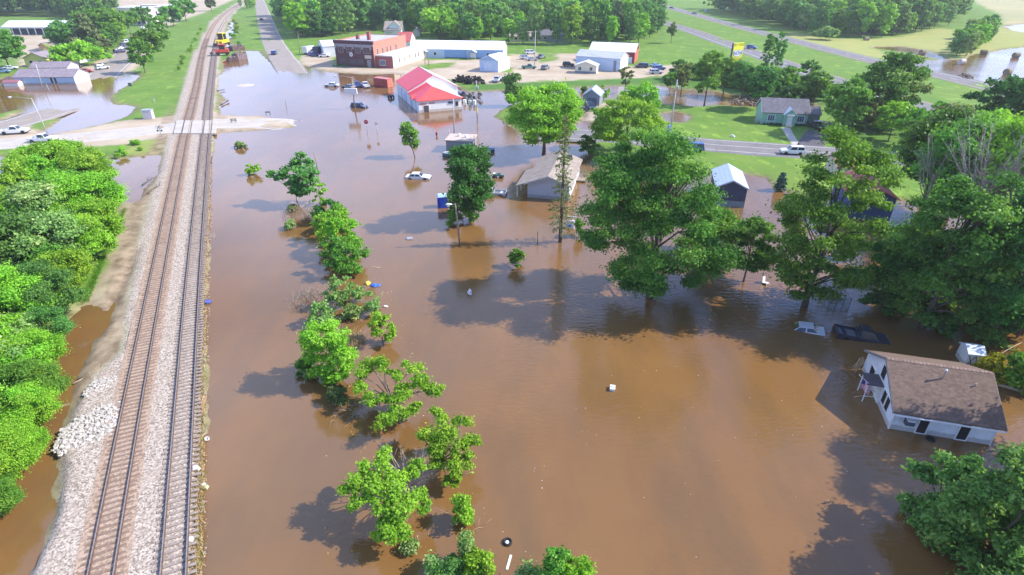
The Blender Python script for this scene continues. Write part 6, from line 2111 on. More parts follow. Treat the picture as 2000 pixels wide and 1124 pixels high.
    return dict(body=body, wins=wins, tyre=tyre, rim=rim, hl=hl, tl=tl, bp=bp, ax=ax, hw=hw, wr=wr, h=h)

def car(kind, color, label, px, py, head, z=LAND, tilt=(0, 0), dz=0.0, group=None, scale=1.0):
    k = (kind, color)
    if k not in _carmesh:
        _carmesh[k] = car_parts(kind, color)
    c = _carmesh[k]
    p = G(px, py, z)
    nm = {'sedan': 'parked_car', 'suv': 'parked_car', 'van': 'van', 'pickup': 'pickup_truck'}[kind]
    r = thing(nm, label, {'sedan': 'car', 'suv': 'car', 'van': 'van', 'pickup': 'pickup truck'}[kind], (p.x, p.y, z + dz), 0, group)
    r.rotation_euler = (tilt[0], tilt[1], rad(head))
    r.scale = (scale,) * 3
    link('body', c['body'], None, r)
    for w__ in c['wins']:
        link('window', w__, None, r)
    for x in c['ax']:
        for s in (-1, 1):
            t = link('wheel', c['tyre'], None, r, (x, s * (c['hw'] - 0.1), c['wr']))
            link('rim', c['rim'], None, t)
    for s in (-1, 1):
        link('headlight', c['hl'], None, r, (0, s * (c['hw'] - 0.28), 0))
        link('tail_light', c['tl'], None, r, (0, s * (c['hw'] - 0.16), 0))
    link('bumper', c['bp'], None, r)
    if kind == 'pickup':
        link('bed_liner', BEDL, None, r)
    return r

WZ = 0.0
CARS = [
    ('sedan', 'white', 'white sedan half sunk in the open flood left of the dense dark green tree', 817, 348, -6, WZ, (0.02, -0.02), -0.42),
    ('sedan', 'white', 'white sedan in shallow water in front of the brick building', 648, 169, 176, WZ, (0, 0), -0.2),
    ('sedan', 'grey', 'dark car standing in shallow water behind the pole with the white box sign', 681, 172, 150, WZ, (0, 0), -0.25),
    ('pickup', 'blue', 'blue pickup truck in the water between the dark car and the white pickup', 698, 169, 112, WZ, (0, 0), -0.2),
    ('pickup', 'white', 'white pickup truck with its bed towards the red container', 714, 170, 115, WZ, (0, 0), -0.2),
    ('suv', 'navy', 'dark blue car deep in the flood below the white box sign', 702, 210, -18, WZ, (0, 0), -0.45),
    ('suv', 'blue', 'blue car on the dry centre road at the edge of the flood', 536, 107, 100, LAND, (0, 0), 0.06),
    ('sedan', 'black', 'dark car far up the centre road', 511, 40, 100, LAND, (0, 0), 0.06),
    ('suv', 'silver', 'silver car on the left road nearest the flood', 201, 136, 60, LAND, (0, 0), 0.06),
    ('suv', 'navy', 'dark blue car first in the queue on the left road', 234, 104, 58, LAND, (0, 0), 0.06),
    ('sedan', 'white', 'white car second in the queue on the left road', 240, 97, 58, LAND, (0, 0), 0.06),
    ('suv', 'purple', 'dark violet car third in the queue on the left road', 246, 91, 56, LAND, (0, 0), 0.06),
    ('van', 'white', 'white van fourth in the queue on the left road', 252, 85, 56, LAND, (0, 0), 0.06),
    ('sedan', 'blue', 'blue car behind the white van in the queue on the left road', 258, 79, 54, LAND, (0, 0), 0.06),
    ('suv', 'red', 'red car in the queue on the left road', 265, 74, 54, LAND, (0, 0), 0.06),
    ('sedan', 'silver', 'silver car behind the red one in the queue on the left road', 272, 68, 52, LAND, (0, 0), 0.06),
    ('van', 'white', 'farthest white van in the queue on the left road', 284, 58, 52, LAND, (0, 0), 0.06),
    ('sedan', 'red', 'red car parked by the white end of the blue building', 169, 142, 10, LAND, (0, 0), 0.0),
    ('suv', 'navy', 'dark car in the shade behind the blue building', 148, 133, 5, LAND, (0, 0), 0.0),
    ('suv', 'sky', 'light blue car at the left edge by the blue building', 6, 143, 20, LAND, (0, 0), 0.0),
    ('sedan', 'white', 'white car beside the light blue one at the left edge', 22, 136, 20, LAND, (0, 0), 0.0),
    ('pickup', 'white', 'white pickup truck on the dry road end at the left edge', 31, 262, 16, LAND, (0, 0), 0.06),
    ('pickup', 'white', 'white pickup truck on the cross road at the top of the thicket', 86, 278, 5, LAND, (0, 0), 0.06),
    ('suv', 'silver', 'silver car parked at the foot of the light pole on the gravel lot', 1026, 116, 20, LAND, (0, 0), 0),
    ('sedan', 'silver', 'pale silver car in front of the silver one on the gravel lot', 1039, 119, 8, LAND, (0, 0), 0),
    ('pickup', 'grey', 'dark grey pickup truck right of the light pole on the gravel lot', 1056, 115, 60, LAND, (0, 0), 0),
    ('van', 'white', 'white van at the rear of the cars on the gravel lot', 1036, 106, 15, LAND, (0, 0), 0),
    ('pickup', 'green', 'dark green pickup truck nearest the flood on the gravel lot', 1033, 135, -3, LAND, (0, 0), 0),
    ('suv', 'grey', 'grey car seen from behind right of the green pickup', 1065, 136, 65, LAND, (0, 0), 0),
    ('suv', 'black', 'black car in the shadow of the blue grey shed', 1110, 130, 0, LAND, (0, 0), 0),
    ('pickup', 'white', 'white truck on the grass edge right of the tyre heap', 970, 160, 80, LAND, (0, 0), 0),
    ('sedan', 'blue', 'blue car half hidden by the narrow bluish tree', 986, 158, 80, LAND, (0, 0), 0),
    ('van', 'navy', 'dark blue van parked right of the red shed', 1253, 133, 172, LAND, (0, 0), 0),
    ('sedan', 'sky', 'light blue car rearmost of the four right of the red shed', 1281, 131, 15, LAND, (0, 0), 0),
    ('suv', 'blue', 'blue car in the middle of the four right of the red shed', 1287, 137, 10, LAND, (0, 0), 0),
    ('suv', 'silver', 'silver car nearest of the four right of the red shed', 1281, 145, 5, LAND, (0, 0), 0),
    ('sedan', 'black', 'dark car farthest away on the far highway', 1312, 17, -50, LAND, (0, 0), 0.06),
    ('sedan', 'grey', 'grey car on the far highway behind the farthest one', 1357, 28, -50, LAND, (0, 0), 0.06),
    ('suv', 'blue', 'blue car on the near highway beside the yellow sign', 1468, 96, -42, LAND, (0, 0), 0.06),
    ('sedan', 'black', 'black car on the far highway just right of the large dark tree', 1776, 133, -38, LAND, (0, 0), 0.06),
    ('pickup', 'black', 'black pickup truck with a white roof rack in the driveway of the green house', 1592, 252, 95, LAND, (0, 0), 0.05),
    ('suv', 'white', 'white car on the street seen past the ragged tree', 1546, 302, 172, LAND, (0, 0), 0.06),
    ('suv', 'navy', 'blue car in front of the little grey garage', 1153, 213, -80, LAND, (0, 0), 0),
    ('van', 'blue', 'blue car on the street hidden by the top of the huge spreading tree', 1350, 296, 172, LAND, (0, 0), 0.06),
    ('sedan', 'silver', 'sunken silver car with only its roof and rear above the flood', 1568, 641, 158, WZ, (0.03, 0.09), -0.98),
    ('pickup', 'ink', 'sunken dark pickup truck nose down in the flood', 1682, 658, -12, WZ, (0.03, 0.12), -0.66),
    ('pickup', 'silver', 'silver pickup truck in the flood left of the tan roofed house', 958, 379, 172, WZ, (0, 0), -0.5),
    ('sedan', 'black', 'black car behind the annex of the brick building', 804, 118, 10, LAND, (0, 0), 0),
]
for c in CARS:
    car(*c[:5], c[5], c[6], c[7], c[8])

# box trucks beside the brick building
def box_truck(label, px, py, head, cab, box, L_=7.5):
    p = G(px, py, LAND)
    r = thing('box_truck', label, 'truck', p, rad(head))
    MB().box(-L_ / 2, L_ / 2 - 2.2, -1.2, 1.2, 0.9, 3.4).build('cargo_box', CP[box], r, bevel=0.05)
    MB().prism([(L_ / 2 - 2.0, 0.5), (L_ / 2, 0.5), (L_ / 2, 1.5), (L_ / 2 - 0.5, 2.6), (L_ / 2 - 2.0, 2.7)], -1.1, 1.1, 'y').build('cab', CP[cab], r, bevel=0.05)
    MB().box(-L_ / 2, L_ / 2 - 0.3, -0.5, 0.5, 0.5, 0.9).build('chassis', BLACK, r)
    MB().add([(L_ / 2 + 0.015, -0.95, 1.55), (L_ / 2 + 0.015, 0.95, 1.55), (L_ / 2 - 0.46, 0.95, 2.5), (L_ / 2 - 0.46, -0.95, 2.5)], [(0, 1, 2, 3)]).build('windscreen', CARGLASS, r)
    tm = MB().lathe([(0.3, -0.14), (0.5, -0.14), (0.5, 0.14), (0.3, 0.14)], 16, 'y').mesh('wheel', TYRE)
    rm = MB().lathe([(0.31, -0.12), (0.1, -0.05), (0, -0.1)], 12, 'y').lathe([(0.31, 0.12), (0.1, 0.05), (0, 0.1)], 12, 'y').mesh('rim', RIM)
    for x in (-L_ / 2 + 1.2, L_ / 2 - 1.1):
        for s in (-1, 1):
            t = link('wheel', tm, None, r, (x, s * 1.02, 0.5))
            link('rim', rm, None, t)
    return r

box_truck('white box truck behind the others left of the brick building', 607, 106, 70, 'white', 'white')
box_truck('dark blue truck with a white cab left of the brick building', 626, 106, 75, 'white', 'navy')
box_truck('white truck touching the left corner of the brick building', 640, 104, 80, 'white', 'white', 6.5)
car('sedan', 'white', 'white car in front of the trucks left of the brick building', 634, 112, 10)
car('suv', 'purple', 'violet blue car left of the trucks by the brick building', 613, 110, 20)

# flooded yard vehicle: quad bike
def quad_bike(label, px, py, head, dz):
    p = G(px, py, 0)
    r = thing('quad_bike', label, 'quad bike', (p.x, p.y, dz), rad(head))
    MB().prism([(-0.9, 0.55), (-0.3, 0.5), (0.3, 0.5), (0.95, 0.6), (0.8, 0.85), (0.25, 0.8), (0.0, 0.7), (-0.4, 0.85), (-0.95, 0.8)], -0.32, 0.32, 'y').build('body', CP['green'], r, bevel=0.04)
    MB().box(-0.5, 0.15, -0.16, 0.16, 0.83, 0.95).build('seat', BLACK, r, bevel=0.04)
    MB().tube([(0.35, -0.42, 1.15), (0.3, 0, 1.08), (0.35, 0.42, 1.15)], 0.025, 6).tube([(0.3, 0, 1.08), (0.5, 0, 0.7)], 0.03, 6).build('handlebar', GALV, r)
    MB().box(0.62, 0.95, -0.4, 0.4, 0.86, 0.92).build('front_rack', WHITE, r)
    tm = MB().lathe([(0.12, -0.13), (0.30, -0.13), (0.33, -0.08), (0.33, 0.08), (0.30, 0.13), (0.12, 0.13)], 16, 'y').mesh('wheel', TYRE)
    for x in (-0.65, 0.68):
        for s in (-1, 1):
            link('wheel', tm, None, r, (x, s * 0.48, 0.33))
quad_bike('green quad bike with fat black tyres standing in the flood above the silver pickup', 973, 347, 165, -0.15)

# boats beside the pump house
def boat(label, px, py, head, L_, W_, hull, top, cabin=False):
    p = G(px, py, 0)
    r = thing('boat', label, 'boat', (p.x, p.y, 0.02), rad(head))
    n = 9
    mb = MB()
    st = []
    for i in range(n):
        f = i / (n - 1)
        wdt = W_ / 2 * (1 - max(0, (f - 0.45) / 0.55) ** 2.2 * 0.97) * (0.86 + 0.14 * min(1, f * 4))
        sh = 0.55 + 0.18 * f * f
        keel = -0.25 + 0.45 * max(0, f - 0.6) ** 1.5 * 2
        st.append([(f * L_ - L_ / 2, s * wdt * k, z) for s, k, z in ((-1, 1.0, sh), (-1, 0.92, 0.1), (0, 0, keel), (1, 0.92, 0.1), (1, 1.0, sh))])
    vs = [q for s in st for q in s]
    fs = [(i * 5 + k, i * 5 + k + 1, (i + 1) * 5 + k + 1, (i + 1) * 5 + k) for i in range(n - 1) for k in range(4)]
    fs.append((4, 3, 2, 1, 0))
    mb.add(vs, fs)
    mb.build('hull', hull, r, smooth=True)
    fl = MB()
    fl.add([(s[0][0], s[0][1] * 0.8, 0.12) for s in st[:-1]] + [(s[4][0], s[4][1] * 0.8, 0.12) for s in st[:-1]], [(i, i + 1, n - 1 + i + 1, n - 1 + i) for i in range(n - 2)])
    fl.build('floor', M('boat_floor', (0.07, 0.08, 0.12), 0.6), r)
    gw = MB()
    for k in (0, 4):
        gw.tube([Vector(s[k]) + Vector((0, 0, 0.02)) for s in st], 0.11, 8)
    gw.tube([st[0][0], st[0][4]], 0.1, 8)
    gw.build('gunwale', top, r, smooth=True)
    sb = MB()
    for x in (-L_ * 0.22, L_ * 0.05):
        sb.box(x - 0.18, x + 0.18, -W_ * 0.36, W_ * 0.36, 0.30, 0.42)
    sb.build('seat', WHITE, r)
    if cabin:
        cb = MB().frustum((-1.1, 0.3, -0.6, 0.6), (-0.9, 0.1, -0.5, 0.5), 0.2, 1.25).build('console', WHITE, r)
        MB().add([(0.33, -0.5, 0.75), (0.33, 0.5, 0.75), (0.16, 0.42, 1.22), (0.16, -0.42, 1.22)], [(0, 1, 2, 3)]).build('windscreen', CARGLASS, cb)
    MB().box(-L_ / 2 - 0.35, -L_ / 2 - 0.05, -0.18, 0.18, 0.1, 0.95).build('outboard_motor', BLACK, r, bevel=0.05)

boat('white and blue boat along the front of the pump house, its bow to the left', 897, 305, 184, 7.0, 2.3, M('boat_hull_blue', (0.10, 0.25, 0.40), 0.3), WHITE)
boat('pale blue open boat with a white console, right of the pump house', 942, 300, 28, 5.8, 2.1, M('boat_hull_teal', (0.08, 0.20, 0.30), 0.3), M('pale_blue_rail', (0.45, 0.60, 0.76), 0.4), True)

# ------------------------------------------------------------ poles, lights, signs
POLE = M('weathered_pole', (0.27, 0.20, 0.15), 0.85, var=0.25, scale=4)
POLEGREY = M('grey_pole', (0.48, 0.46, 0.45), 0.7, var=0.15, scale=3)
def top_of(bx, by, tx, ty, z=0.0):
    p = G(bx, by, z)
    h = HT(p, ty) - z
    q = PRJ((p.x, p.y, z + h))
    lean = (tx - q[0]) * q[2] / FPX
    return p, h, max(-1.2, min(1.2, lean))

def utility_pole(label, b, t, z=0.0, arm=0.0, arm_rz=20, transformer=False, r=0.13, mat=None, mark=False):
    p, h, lean = top_of(*b, *t, z)
    root = thing('utility_pole', label, 'pole', p)
    MB().tube([(0, 0, -0.8), (lean * 0.5, 0, h * 0.5), (lean, 0, h)], [r * 1.15, r, r * 0.72], 10).build('pole', mat or POLE, root, smooth=True)
    if arm:
        d = Vector((math.cos(rad(arm_rz)), math.sin(rad(arm_rz)), 0))
        mb = MB()
        c = Vector((lean, 0, h - 0.5))
        mb.box(-arm / 2, arm / 2, -0.06, 0.06, -0.06, 0.06, mat=Matrix.Translation(c - Vector((d.y, -d.x, 0)) * 0.12) @ Matrix.Rotation(rad(arm_rz), 4, 'Z'))
        a = mb.build('crossarm', POLE, root)
        for k in (-0.45, -0.2, 0.2, 0.45):
            q = c + d * arm * k - Vector((d.y, -d.x, 0)) * 0.12
            MB().lathe([(0.03, 0.06), (0.06, 0.1), (0.03, 0.15), (0.06, 0.2), (0.02, 0.25)], 8, c=q).build('insulator', GALV, a)
    if transformer:
        MB().lathe([(0.0, 0), (0.22, 0.02), (0.24, 0.1), (0.24, 0.75), (0.18, 0.85), (0, 0.88)], 14, c=(lean * 0.8 + 0.32, -0.05, h - 2.2)).build('transformer', GALV, root)
    if mark:
        MB().tube([(0, 0, 1.3), (0, 0, 2.5)], r * 1.2, 10).build('yellow_marker', M('yellow_sleeve', (0.80, 0.55, 0.04)), root)
    return root

def street_light(label, b, t, head, arm, z=0.0, rise=0.3, r=0.09, mat=None):
    p, h, lean = top_of(*b, *t, z)
    root = thing('street_light', label, 'street light', p)
    MB().tube([(0, 0, -0.8), (lean * 0.5, 0, h * 0.5), (lean, 0, h)], [r * 1.2, r, r * 0.75], 10).build('pole', mat or POLEGREY, root, smooth=True)
    d = Vector((math.cos(rad(head)), math.sin(rad(head)), 0))
    c = Vector((lean, 0, h - 0.15))
    e = c + d * arm + Vector((0, 0, rise))
    ar = MB().tube([c, c.lerp(e, 0.5) + Vector((0, 0, rise * 0.35)), e], [0.05, 0.045, 0.04], 8).build('arm', GALV, root, smooth=True)
    mb = MB()
    mb.tube([e - d * 0.05, e + d * 0.25, e + d * 0.65, e + d * 0.8], [0.07, 0.15, 0.17, 0.05], 10)
    mb.lathe([(0.19, -0.28), (0.15, -0.08), (0.05, 0.0)], 12, c=e + d * 0.45)
    mb.build('lamp_head', WHITE, ar, smooth=True)
    return root

street_light('wooden street light with a short arm and white lamp in the central flood', (899, 480), (889, 398), 184, 0.5, 0.0, 0.05, 0.13, POLE)
street_light('tall grey street light with a long arm over the left flood', (93, 261), (61, 192), 178, 4.6, LAND, 0.35, 0.1)
utility_pole('leaning wooden pole carrying the white box sign in front of the parked pickups', (692, 213), (689, 150), 0.0, r=0.16)
street_light('slim lamp arm on a pole in front of the white sedan in shallow water', (694, 214), (687, 151), 175, 4.2, 0.0, 0.4, 0.07)
utility_pole('tall pole rising in front of the right end of the red roofed building', (887, 262), (885, 194), 0.0, mat=POLEGREY)
utility_pole('pole with a yellow sleeve and a transformer standing in the flood beside the scrap heap', (932, 230), (930, 158), 0.0, arm=1.8, arm_rz=10, transformer=True, mark=True, mat=POLEGREY)
utility_pole('tall pale pole on the gravel lot beside the parked cars', (1044, 127), (1046, 60), LAND, arm=2.0, arm_rz=15, mat=POLEGREY, r=0.17)
utility_pole('tall grey pole on the lawn in front of the creek, blue cover at its foot', (1309, 257), (1323, 156), LAND, transformer=True, mat=POLEGREY, r=0.16)
utility_pole('pole on the grass in front of the long white roofed building, taller of two', (837, 129), (836, 76), LAND, arm=1.6, arm_rz=-5, mat=POLEGREY, r=0.12)
utility_pole('shorter pole left of the taller one in front of the long white roofed building', (830, 126), (829, 92), LAND, r=0.1)
utility_pole('pole on the verge between the centre road and the trucks', (585, 104), (582, 66), LAND, r=0.13)
utility_pole('pole in the flood in front of the blue building, with two steel stays beside it', (83, 172), (70, 126), 0.0, mat=POLEGREY, r=0.13)
utility_pole('pale leaning pole beside the round tree on the left road', (256, 66), (248, 44), LAND, mat=POLEGREY, r=0.12)
utility_pole('thin stay pole right of the pole in front of the blue building', (98, 181), (90, 164), 0.0, mat=POLEGREY, r=0.06)
utility_pole('weathered post standing alone in the flood left of the bare spruce', (1050, 474), (1050, 452), 0.0, r=0.06)
utility_pole('pole behind the pump house roof', (928, 292), (926, 265), 0.0, r=0.08)
utility_pole('short post sticking out of the flood near the spreading tree', (620, 328), (613, 298), 0.0, r=0.06)
utility_pole('thin post in the flood above the road end by the crossing', (559, 208), (556, 194), 0.0, r=0.06)
MB_ = MB()
p = G(692, 213)
h_ = HT(p, 178)
o = MB_.box(-1.7, 1.7, -0.3, 0.3, -0.75, 0.75).build('box_sign', [WHITE], loc=(p.x - 0.2, p.y - 0.5, h_), bevel=0.04)
tag(o, 'white box sign fixed to the leaning pole in front of the parked pickups', 'sign')
p = G(1308, 257, LAND)
o = MB().lathe([(0.45, 0), (0.4, 1.0), (0.3, 1.5), (0, 1.55)], 12).build('pole_cover', M('blue_cover', (0.16, 0.28, 0.55)), loc=(p.x - 0.4, p.y - 0.3, LAND))
tag(o, 'blue cover at the foot of the tall grey lawn pole', 'cover')

def letters(txt, size, mat, parent, loc, sx=1.0, shear=0.0, offset=0.0):
    cu = bpy.data.curves.new('lettering', 'FONT')
    cu.body = txt
    cu.size = size
    cu.align_x = cu.align_y = 'CENTER'
    cu.extrude = 0.004
    cu.offset = offset
    cu.shear = shear
    tmp = bpy.data.objects.new('tmp', cu)
    COL.objects.link(tmp)
    bpy.context.view_layer.update()
    me = bpy.data.meshes.new_from_object(tmp.evaluated_get(bpy.context.evaluated_depsgraph_get()))
    bpy.data.objects.remove(tmp)
    me.name = 'lettering'
    me.materials.clear()
    t = link('lettering', me, mat, parent, loc)
    t.rotation_euler = (math.pi / 2, 0, 0)
    t.scale = (sx, 1, 1)
    return t

def road_sign(label, b, ty, shape, col, size=0.75, z=0.0, face=-90, name='road_sign', back=False):
    p = G(*b, z)
    h = HT(p, ty) - z
    r = thing(name, label, 'sign', p, rad(face + 90))
    MB().tube([(0, 0, -0.8), (0, 0, h)], 0.045, 8).build('post', GALV, r, smooth=True)
    n = {'stop': 8, 'diamond': 4, 'square': 4}[shape]
    rot = {'stop': math.pi / 8, 'diamond': 0, 'square': math.pi / 4}[shape]
    R = size / 2 * (1.08 if n == 8 else 1.41)
    c = h - size * 0.5
    pl = [(R * math.cos(rot + 2 * math.pi * k / n), c + R * math.sin(rot + 2 * math.pi * k / n)) for k in range(n)]
    if shape == 'stop':
        MB().prism(pl, -0.07, -0.05, 'y').build('plate', WHITE, r)
        q = [(x * 0.92, c + (z_ - c) * 0.92) for x, z_ in pl]
        MB().prism(q, -0.078, -0.0702, 'y').build('face', M('sign_red', (0.62, 0.03, 0.04)), r)
        letters('STOP', size * 0.36, WHITE, r, (0, -0.084, c))
    else:
        MB().prism(pl, -0.07, -0.05, 'y').build('plate', col, r)
    return r

road_sign('red stop sign on a post standing in the flood', (718, 263), 234, 'stop', None, 1.05)
road_sign('white square sign on a post right of the stop sign', (737, 262), 239, 'square', WHITE, 0.7)
road_sign('pale back of a diamond sign in front of the red roofed building', (808, 262), 229, 'diamond', M('sign_back', (0.62, 0.60, 0.62), 0.4, 0.4), 1.0)
road_sign('grey sign board on two legs on the grass beside the left flood', (257, 176), 162, 'square', M('dark_sign', (0.16, 0.17, 0.15)), 1.1, LAND)
road_sign('white sign far up beside the far highway', (1377, 26), 17, 'square', WHITE, 2.2, LAND)
road_sign('thin leaning white marker post on the grass by the crossing', (306, 212), 190, 'diamond', M('pale_trim'), 0.35, LAND)

# overhead wires
def wires(label, a, b, n=3, sag=0.9):
    mb = MB()
    pa, ha, la = top_of(*a[0], *a[1], LAND if a[0][1] < 140 else 0.0)
    pb, hb, lb = top_of(*b[0], *b[1], LAND if b[0][1] < 140 or b[0][0] > 1300 else 0.0)
    A, B = pa + Vector((la, 0, ha - 0.35)), pb + Vector((lb, 0, hb - 0.35))
    pts = [A.lerp(B, i / 12) - Vector((0, 0, sag * 4 * (i / 12) * (1 - i / 12))) for i in range(13)]
    mb.tube([p - A for p in pts], 0.022, 4)
    o = mb.build('power_line', BLACK, loc=A)
    tag(o, label, 'power line')
wires('power line from the gravel lot pole to the taller pole by the long building', ((1044, 127), (1046, 60)), ((837, 129), (836, 76)))
wires('power line from the gravel lot pole across the creek to the lawn pole', ((1044, 127), (1046, 60)), ((1309, 257), (1323, 156)))
wires('power line from the pole by the red roof to the pole with the yellow sleeve', ((887, 262), (885, 194)), ((932, 230), (930, 158)), sag=0.5)

# red hydrant
p = G(853, 266)
r = thing('hydrant', 'red fire hydrant just above the flood in front of the red roofed building', 'hydrant', (p.x, p.y, -0.1))
HR = M('hydrant_red', (0.50, 0.03, 0.05), 0.45)
MB().lathe([(0.22, -0.4), (0.17, -0.3), (0.17, 0.8), (0.22, 0.82), (0.22, 0.88), (0.16, 1.0), (0.05, 1.12), (0, 1.14)], 14).build('barrel', HR, r, smooth=True)
MB().lathe([(0.08, -0.3), (0.1, -0.22), (0.1, 0.22), (0.08, 0.3)], 10, 'x', (0, 0, 0.62)).build('nozzle', HR, r)
utility_pole('thin white rod behind the hydrant', (878, 264), (877, 252), 0.0, mat=WHITE, r=0.04)

# crossing signal by the tracks, relay cabinet
p = G(316, 268, LAND)
r = thing('crossing_signal', 'railway crossing signal with cross arms on the left side of the crossing', 'signal', p)
h = HT(p, 246) - LAND
MB().tube([(0, 0, -0.4), (0, 0, h)], 0.07, 8).build('pole', GALV, r)
mb = MB()
for s in (-1, 1):
    mb.box(-0.7, 0.7, -0.10, -0.075 + 0.004 * s, -0.11, 0.11, mat=Matrix.Translation((0, 0, h - 0.3)) @ Matrix.Rotation(s * rad(45), 4, 'Y'))
mb.build('crossbuck', WHITE, r)
for s in (-1, 1):
    MB().lathe([(0.2, -0.05), (0.2, 0.05)], 14, 'y', (s * 0.45, -0.12, h - 1.1)).build('lamp', BLACK, r)
MB().box(-0.5, 0.5, -0.06, -0.02, h - 1.14, h - 1.06).build('lamp_bar', GALV, r)
p = G(292, 232, LAND)
r = thing('relay_cabinet', 'pale grey relay cabinet beside the crossing road', 'cabinet', p, rad(10))
MB().box(-1.1, 1.1, -0.8, 0.8, 0, 2.2).build('box', M('cabinet_grey', (0.58, 0.57, 0.58), 0.6), r, bevel=0.03)
MB().box(-1.2, 1.2, -0.9, 0.9, 2.2, 2.3).build('roof', GALV, r)
MB().box(-0.9, 0.9, -0.83, -0.802, 0.1, 2.0).build('door', M('cabinet_door', (0.50, 0.49, 0.50), 0.6), r)
p = G(457, 240, LAND)
r = thing('barrier_stand', 'small dark barricade on the dry road end right of the tracks', 'barricade', p, 0.3)
MB().tube([(-0.5, -0.3, 0), (-0.5, 0, 1.0), (-0.5, 0.3, 0)], 0.04, 6).tube([(0.5, -0.3, 0), (0.5, 0, 1.0), (0.5, 0.3, 0)], 0.04, 6).build('legs', BLACK, r)
MB().box(-0.75, 0.75, -0.04, 0.04, 0.75, 1.0).box(-0.75, 0.75, -0.04, 0.04, 0.4, 0.6).build('boards', WOODGREY, r)
p = G(524, 226, LAND)
r = thing('barrier_stand', 'small dark barricade at the far end of the dry road', 'barricade', p, 0.1)
MB().tube([(-0.5, -0.3, 0), (-0.5, 0, 1.0), (-0.5, 0.3, 0)], 0.04, 6).tube([(0.5, -0.3, 0), (0.5, 0, 1.0), (0.5, 0.3, 0)], 0.04, 6).build('legs', BLACK, r)
MB().box(-0.6, 0.6, -0.04, 0.04, 0.75, 1.0).build('boards', BLACK, r)

# yellow sign by the highway
p = G(1431, 152, LAND)
h = HT(p, 84) - LAND
r = thing('billboard', 'tall yellow roadside sign with a blue and white badge above the trees', 'sign', p, rad(27))
zc = PRJ((p.x, p.y, h * 0.8))[2]
W_ = 26.5 * zc / FPX
Ht = h - (HT(p, 121) - LAND)
YEL = M('sign_yellow', (0.86, 0.80, 0.05), 0.5, var=0.04)
MB().box(-W_ / 2, W_ / 2, -0.25, 0.25, h - Ht, h).build('panel', YEL, r, bevel=0.02)
MB().box(-W_ / 2 - 0.35, -W_ / 2 - 0.003, -0.2, 0.35, h - Ht * 0.75, h).build('dark_edge', M('dark_trim'), r)
for s in (-0.6, 0.6):
    MB().tube([(s, 0, -0.4), (s, 0, h - Ht)], 0.16, 10).build('post', GALV, r)
bz = h - Ht * 0.58
bw = W_ * 0.44
badge = [(-bw, bz - 0.2), (-bw * 0.5, bz - 0.75), (0, bz - 1.0), (bw * 0.5, bz - 0.75), (bw, bz - 0.2), (bw, bz + Ht * 0.20), (-bw, bz + Ht * 0.20)]
bg_ = MB().prism(badge, -0.285, -0.252, 'y').build('badge', M('badge_outline', (0.14, 0.16, 0.24)), r)
MB().prism([(x * 0.93, bz + Ht * 0.03 + (z_ - bz - Ht * 0.03) * 0.90) for x, z_ in badge], -0.30, -0.287, 'y').build('badge_face', M('badge_face', (0.80, 0.82, 0.88)), bg_)
def words(txt, size, x, z, mat, parent, y, sx=1.0, shear=0.0):
    letters(txt, size, mat, parent, (x, y, z), sx, shear, 0.02 * size)
OLV = M('sign_olive', (0.34, 0.31, 0.02), 0.6)
INK = M('sign_ink', (0.04, 0.06, 0.16), 0.5)
words('BUY HERE', W_ * 0.24, 0, h - Ht * 0.10, OLV, r, -0.262, 0.88)
words('NOW', W_ * 0.34, 0, bz + Ht * 0.03, INK, bg_, -0.308, 0.98, 0.12)
mb = MB()
for k, (z0, w0) in enumerate(((0.80, 0.5), (0.87, 0.62), (0.93, 0.4))):
    mb.box(-W_ * w0 / 2, W_ * w0 / 2, -0.262, -0.252, h - Ht * z0 - 0.12, h - Ht * z0 + 0.12)
mb.build('small_print', OLV, r)

# ------------------------------------------------------------ rail machines and scrap
def rail_loader(label, px, py, head, col, tall, s=1.0):
    p = G(px, py, 0.6)
    r = thing('rail_machine', label, 'rail machine', p, rad(head))
    r.scale = (s,) * 3
    MB().box(-2.6, 2.6, -1.25, 1.25, 0.7, 1.15).build('chassis', BLACK, r)
    MB().prism([(-2.5, 1.15), (2.5, 1.15), (2.5, 1.9), (1.5, 2.3), (-2.5, 2.3)], -1.2, 1.2, 'y').build('body', col, r, bevel=0.05)
    cb = MB()
    for x in (-1.2, 1.0):
        for y in (-1.1, 1.1):
            cb.box(x - 0.1, x + 0.1, y - 0.1, y + 0.1, 2.3, tall)
    cb.box(-1.4, 1.2, -1.3, 1.3, tall, tall + 0.2)
    c = cb.build('cab_frame', col, r)
    MB().box(-1.15, 0.95, -1.05, 1.05, 2.32, tall - 0.02).build('cab_glass', CARGLASS, c)
    MB().tube([(2.2, 0.6, 1.6), (3.4, 0.6, 2.4), (4.0, 0.6, 1.3)], 0.14, 8).tube([(2.2, -0.6, 1.6), (3.4, -0.6, 2.4), (4.0, -0.6, 1.3)], 0.14, 8).build('boom', col, r)
    MB().prism([(3.7, 0.5), (4.7, 0.4), (4.8, 1.3), (4.4, 1.1), (3.9, 1.4)], -1.2, 1.2, 'y').build('bucket', M('dark_steel', (0.08, 0.08, 0.10), 0.5, 0.4), r)
    tm = MB().lathe([(0.2, -0.2), (0.55, -0.22), (0.62, -0.1), (0.62, 0.1), (0.55, 0.22), (0.2, 0.2)], 16, 'y').mesh('wheel', TYRE)
    for x in (-1.7, 1.7):
        for y in (-1.3, 1.3):
            link('wheel', tm, None, r, (x, y, 0.62))
    MB().tube([(-1.8, 0.7, 2.3), (-1.8, 0.7, 3.2)], 0.08, 8).build('exhaust', BLACK, r)

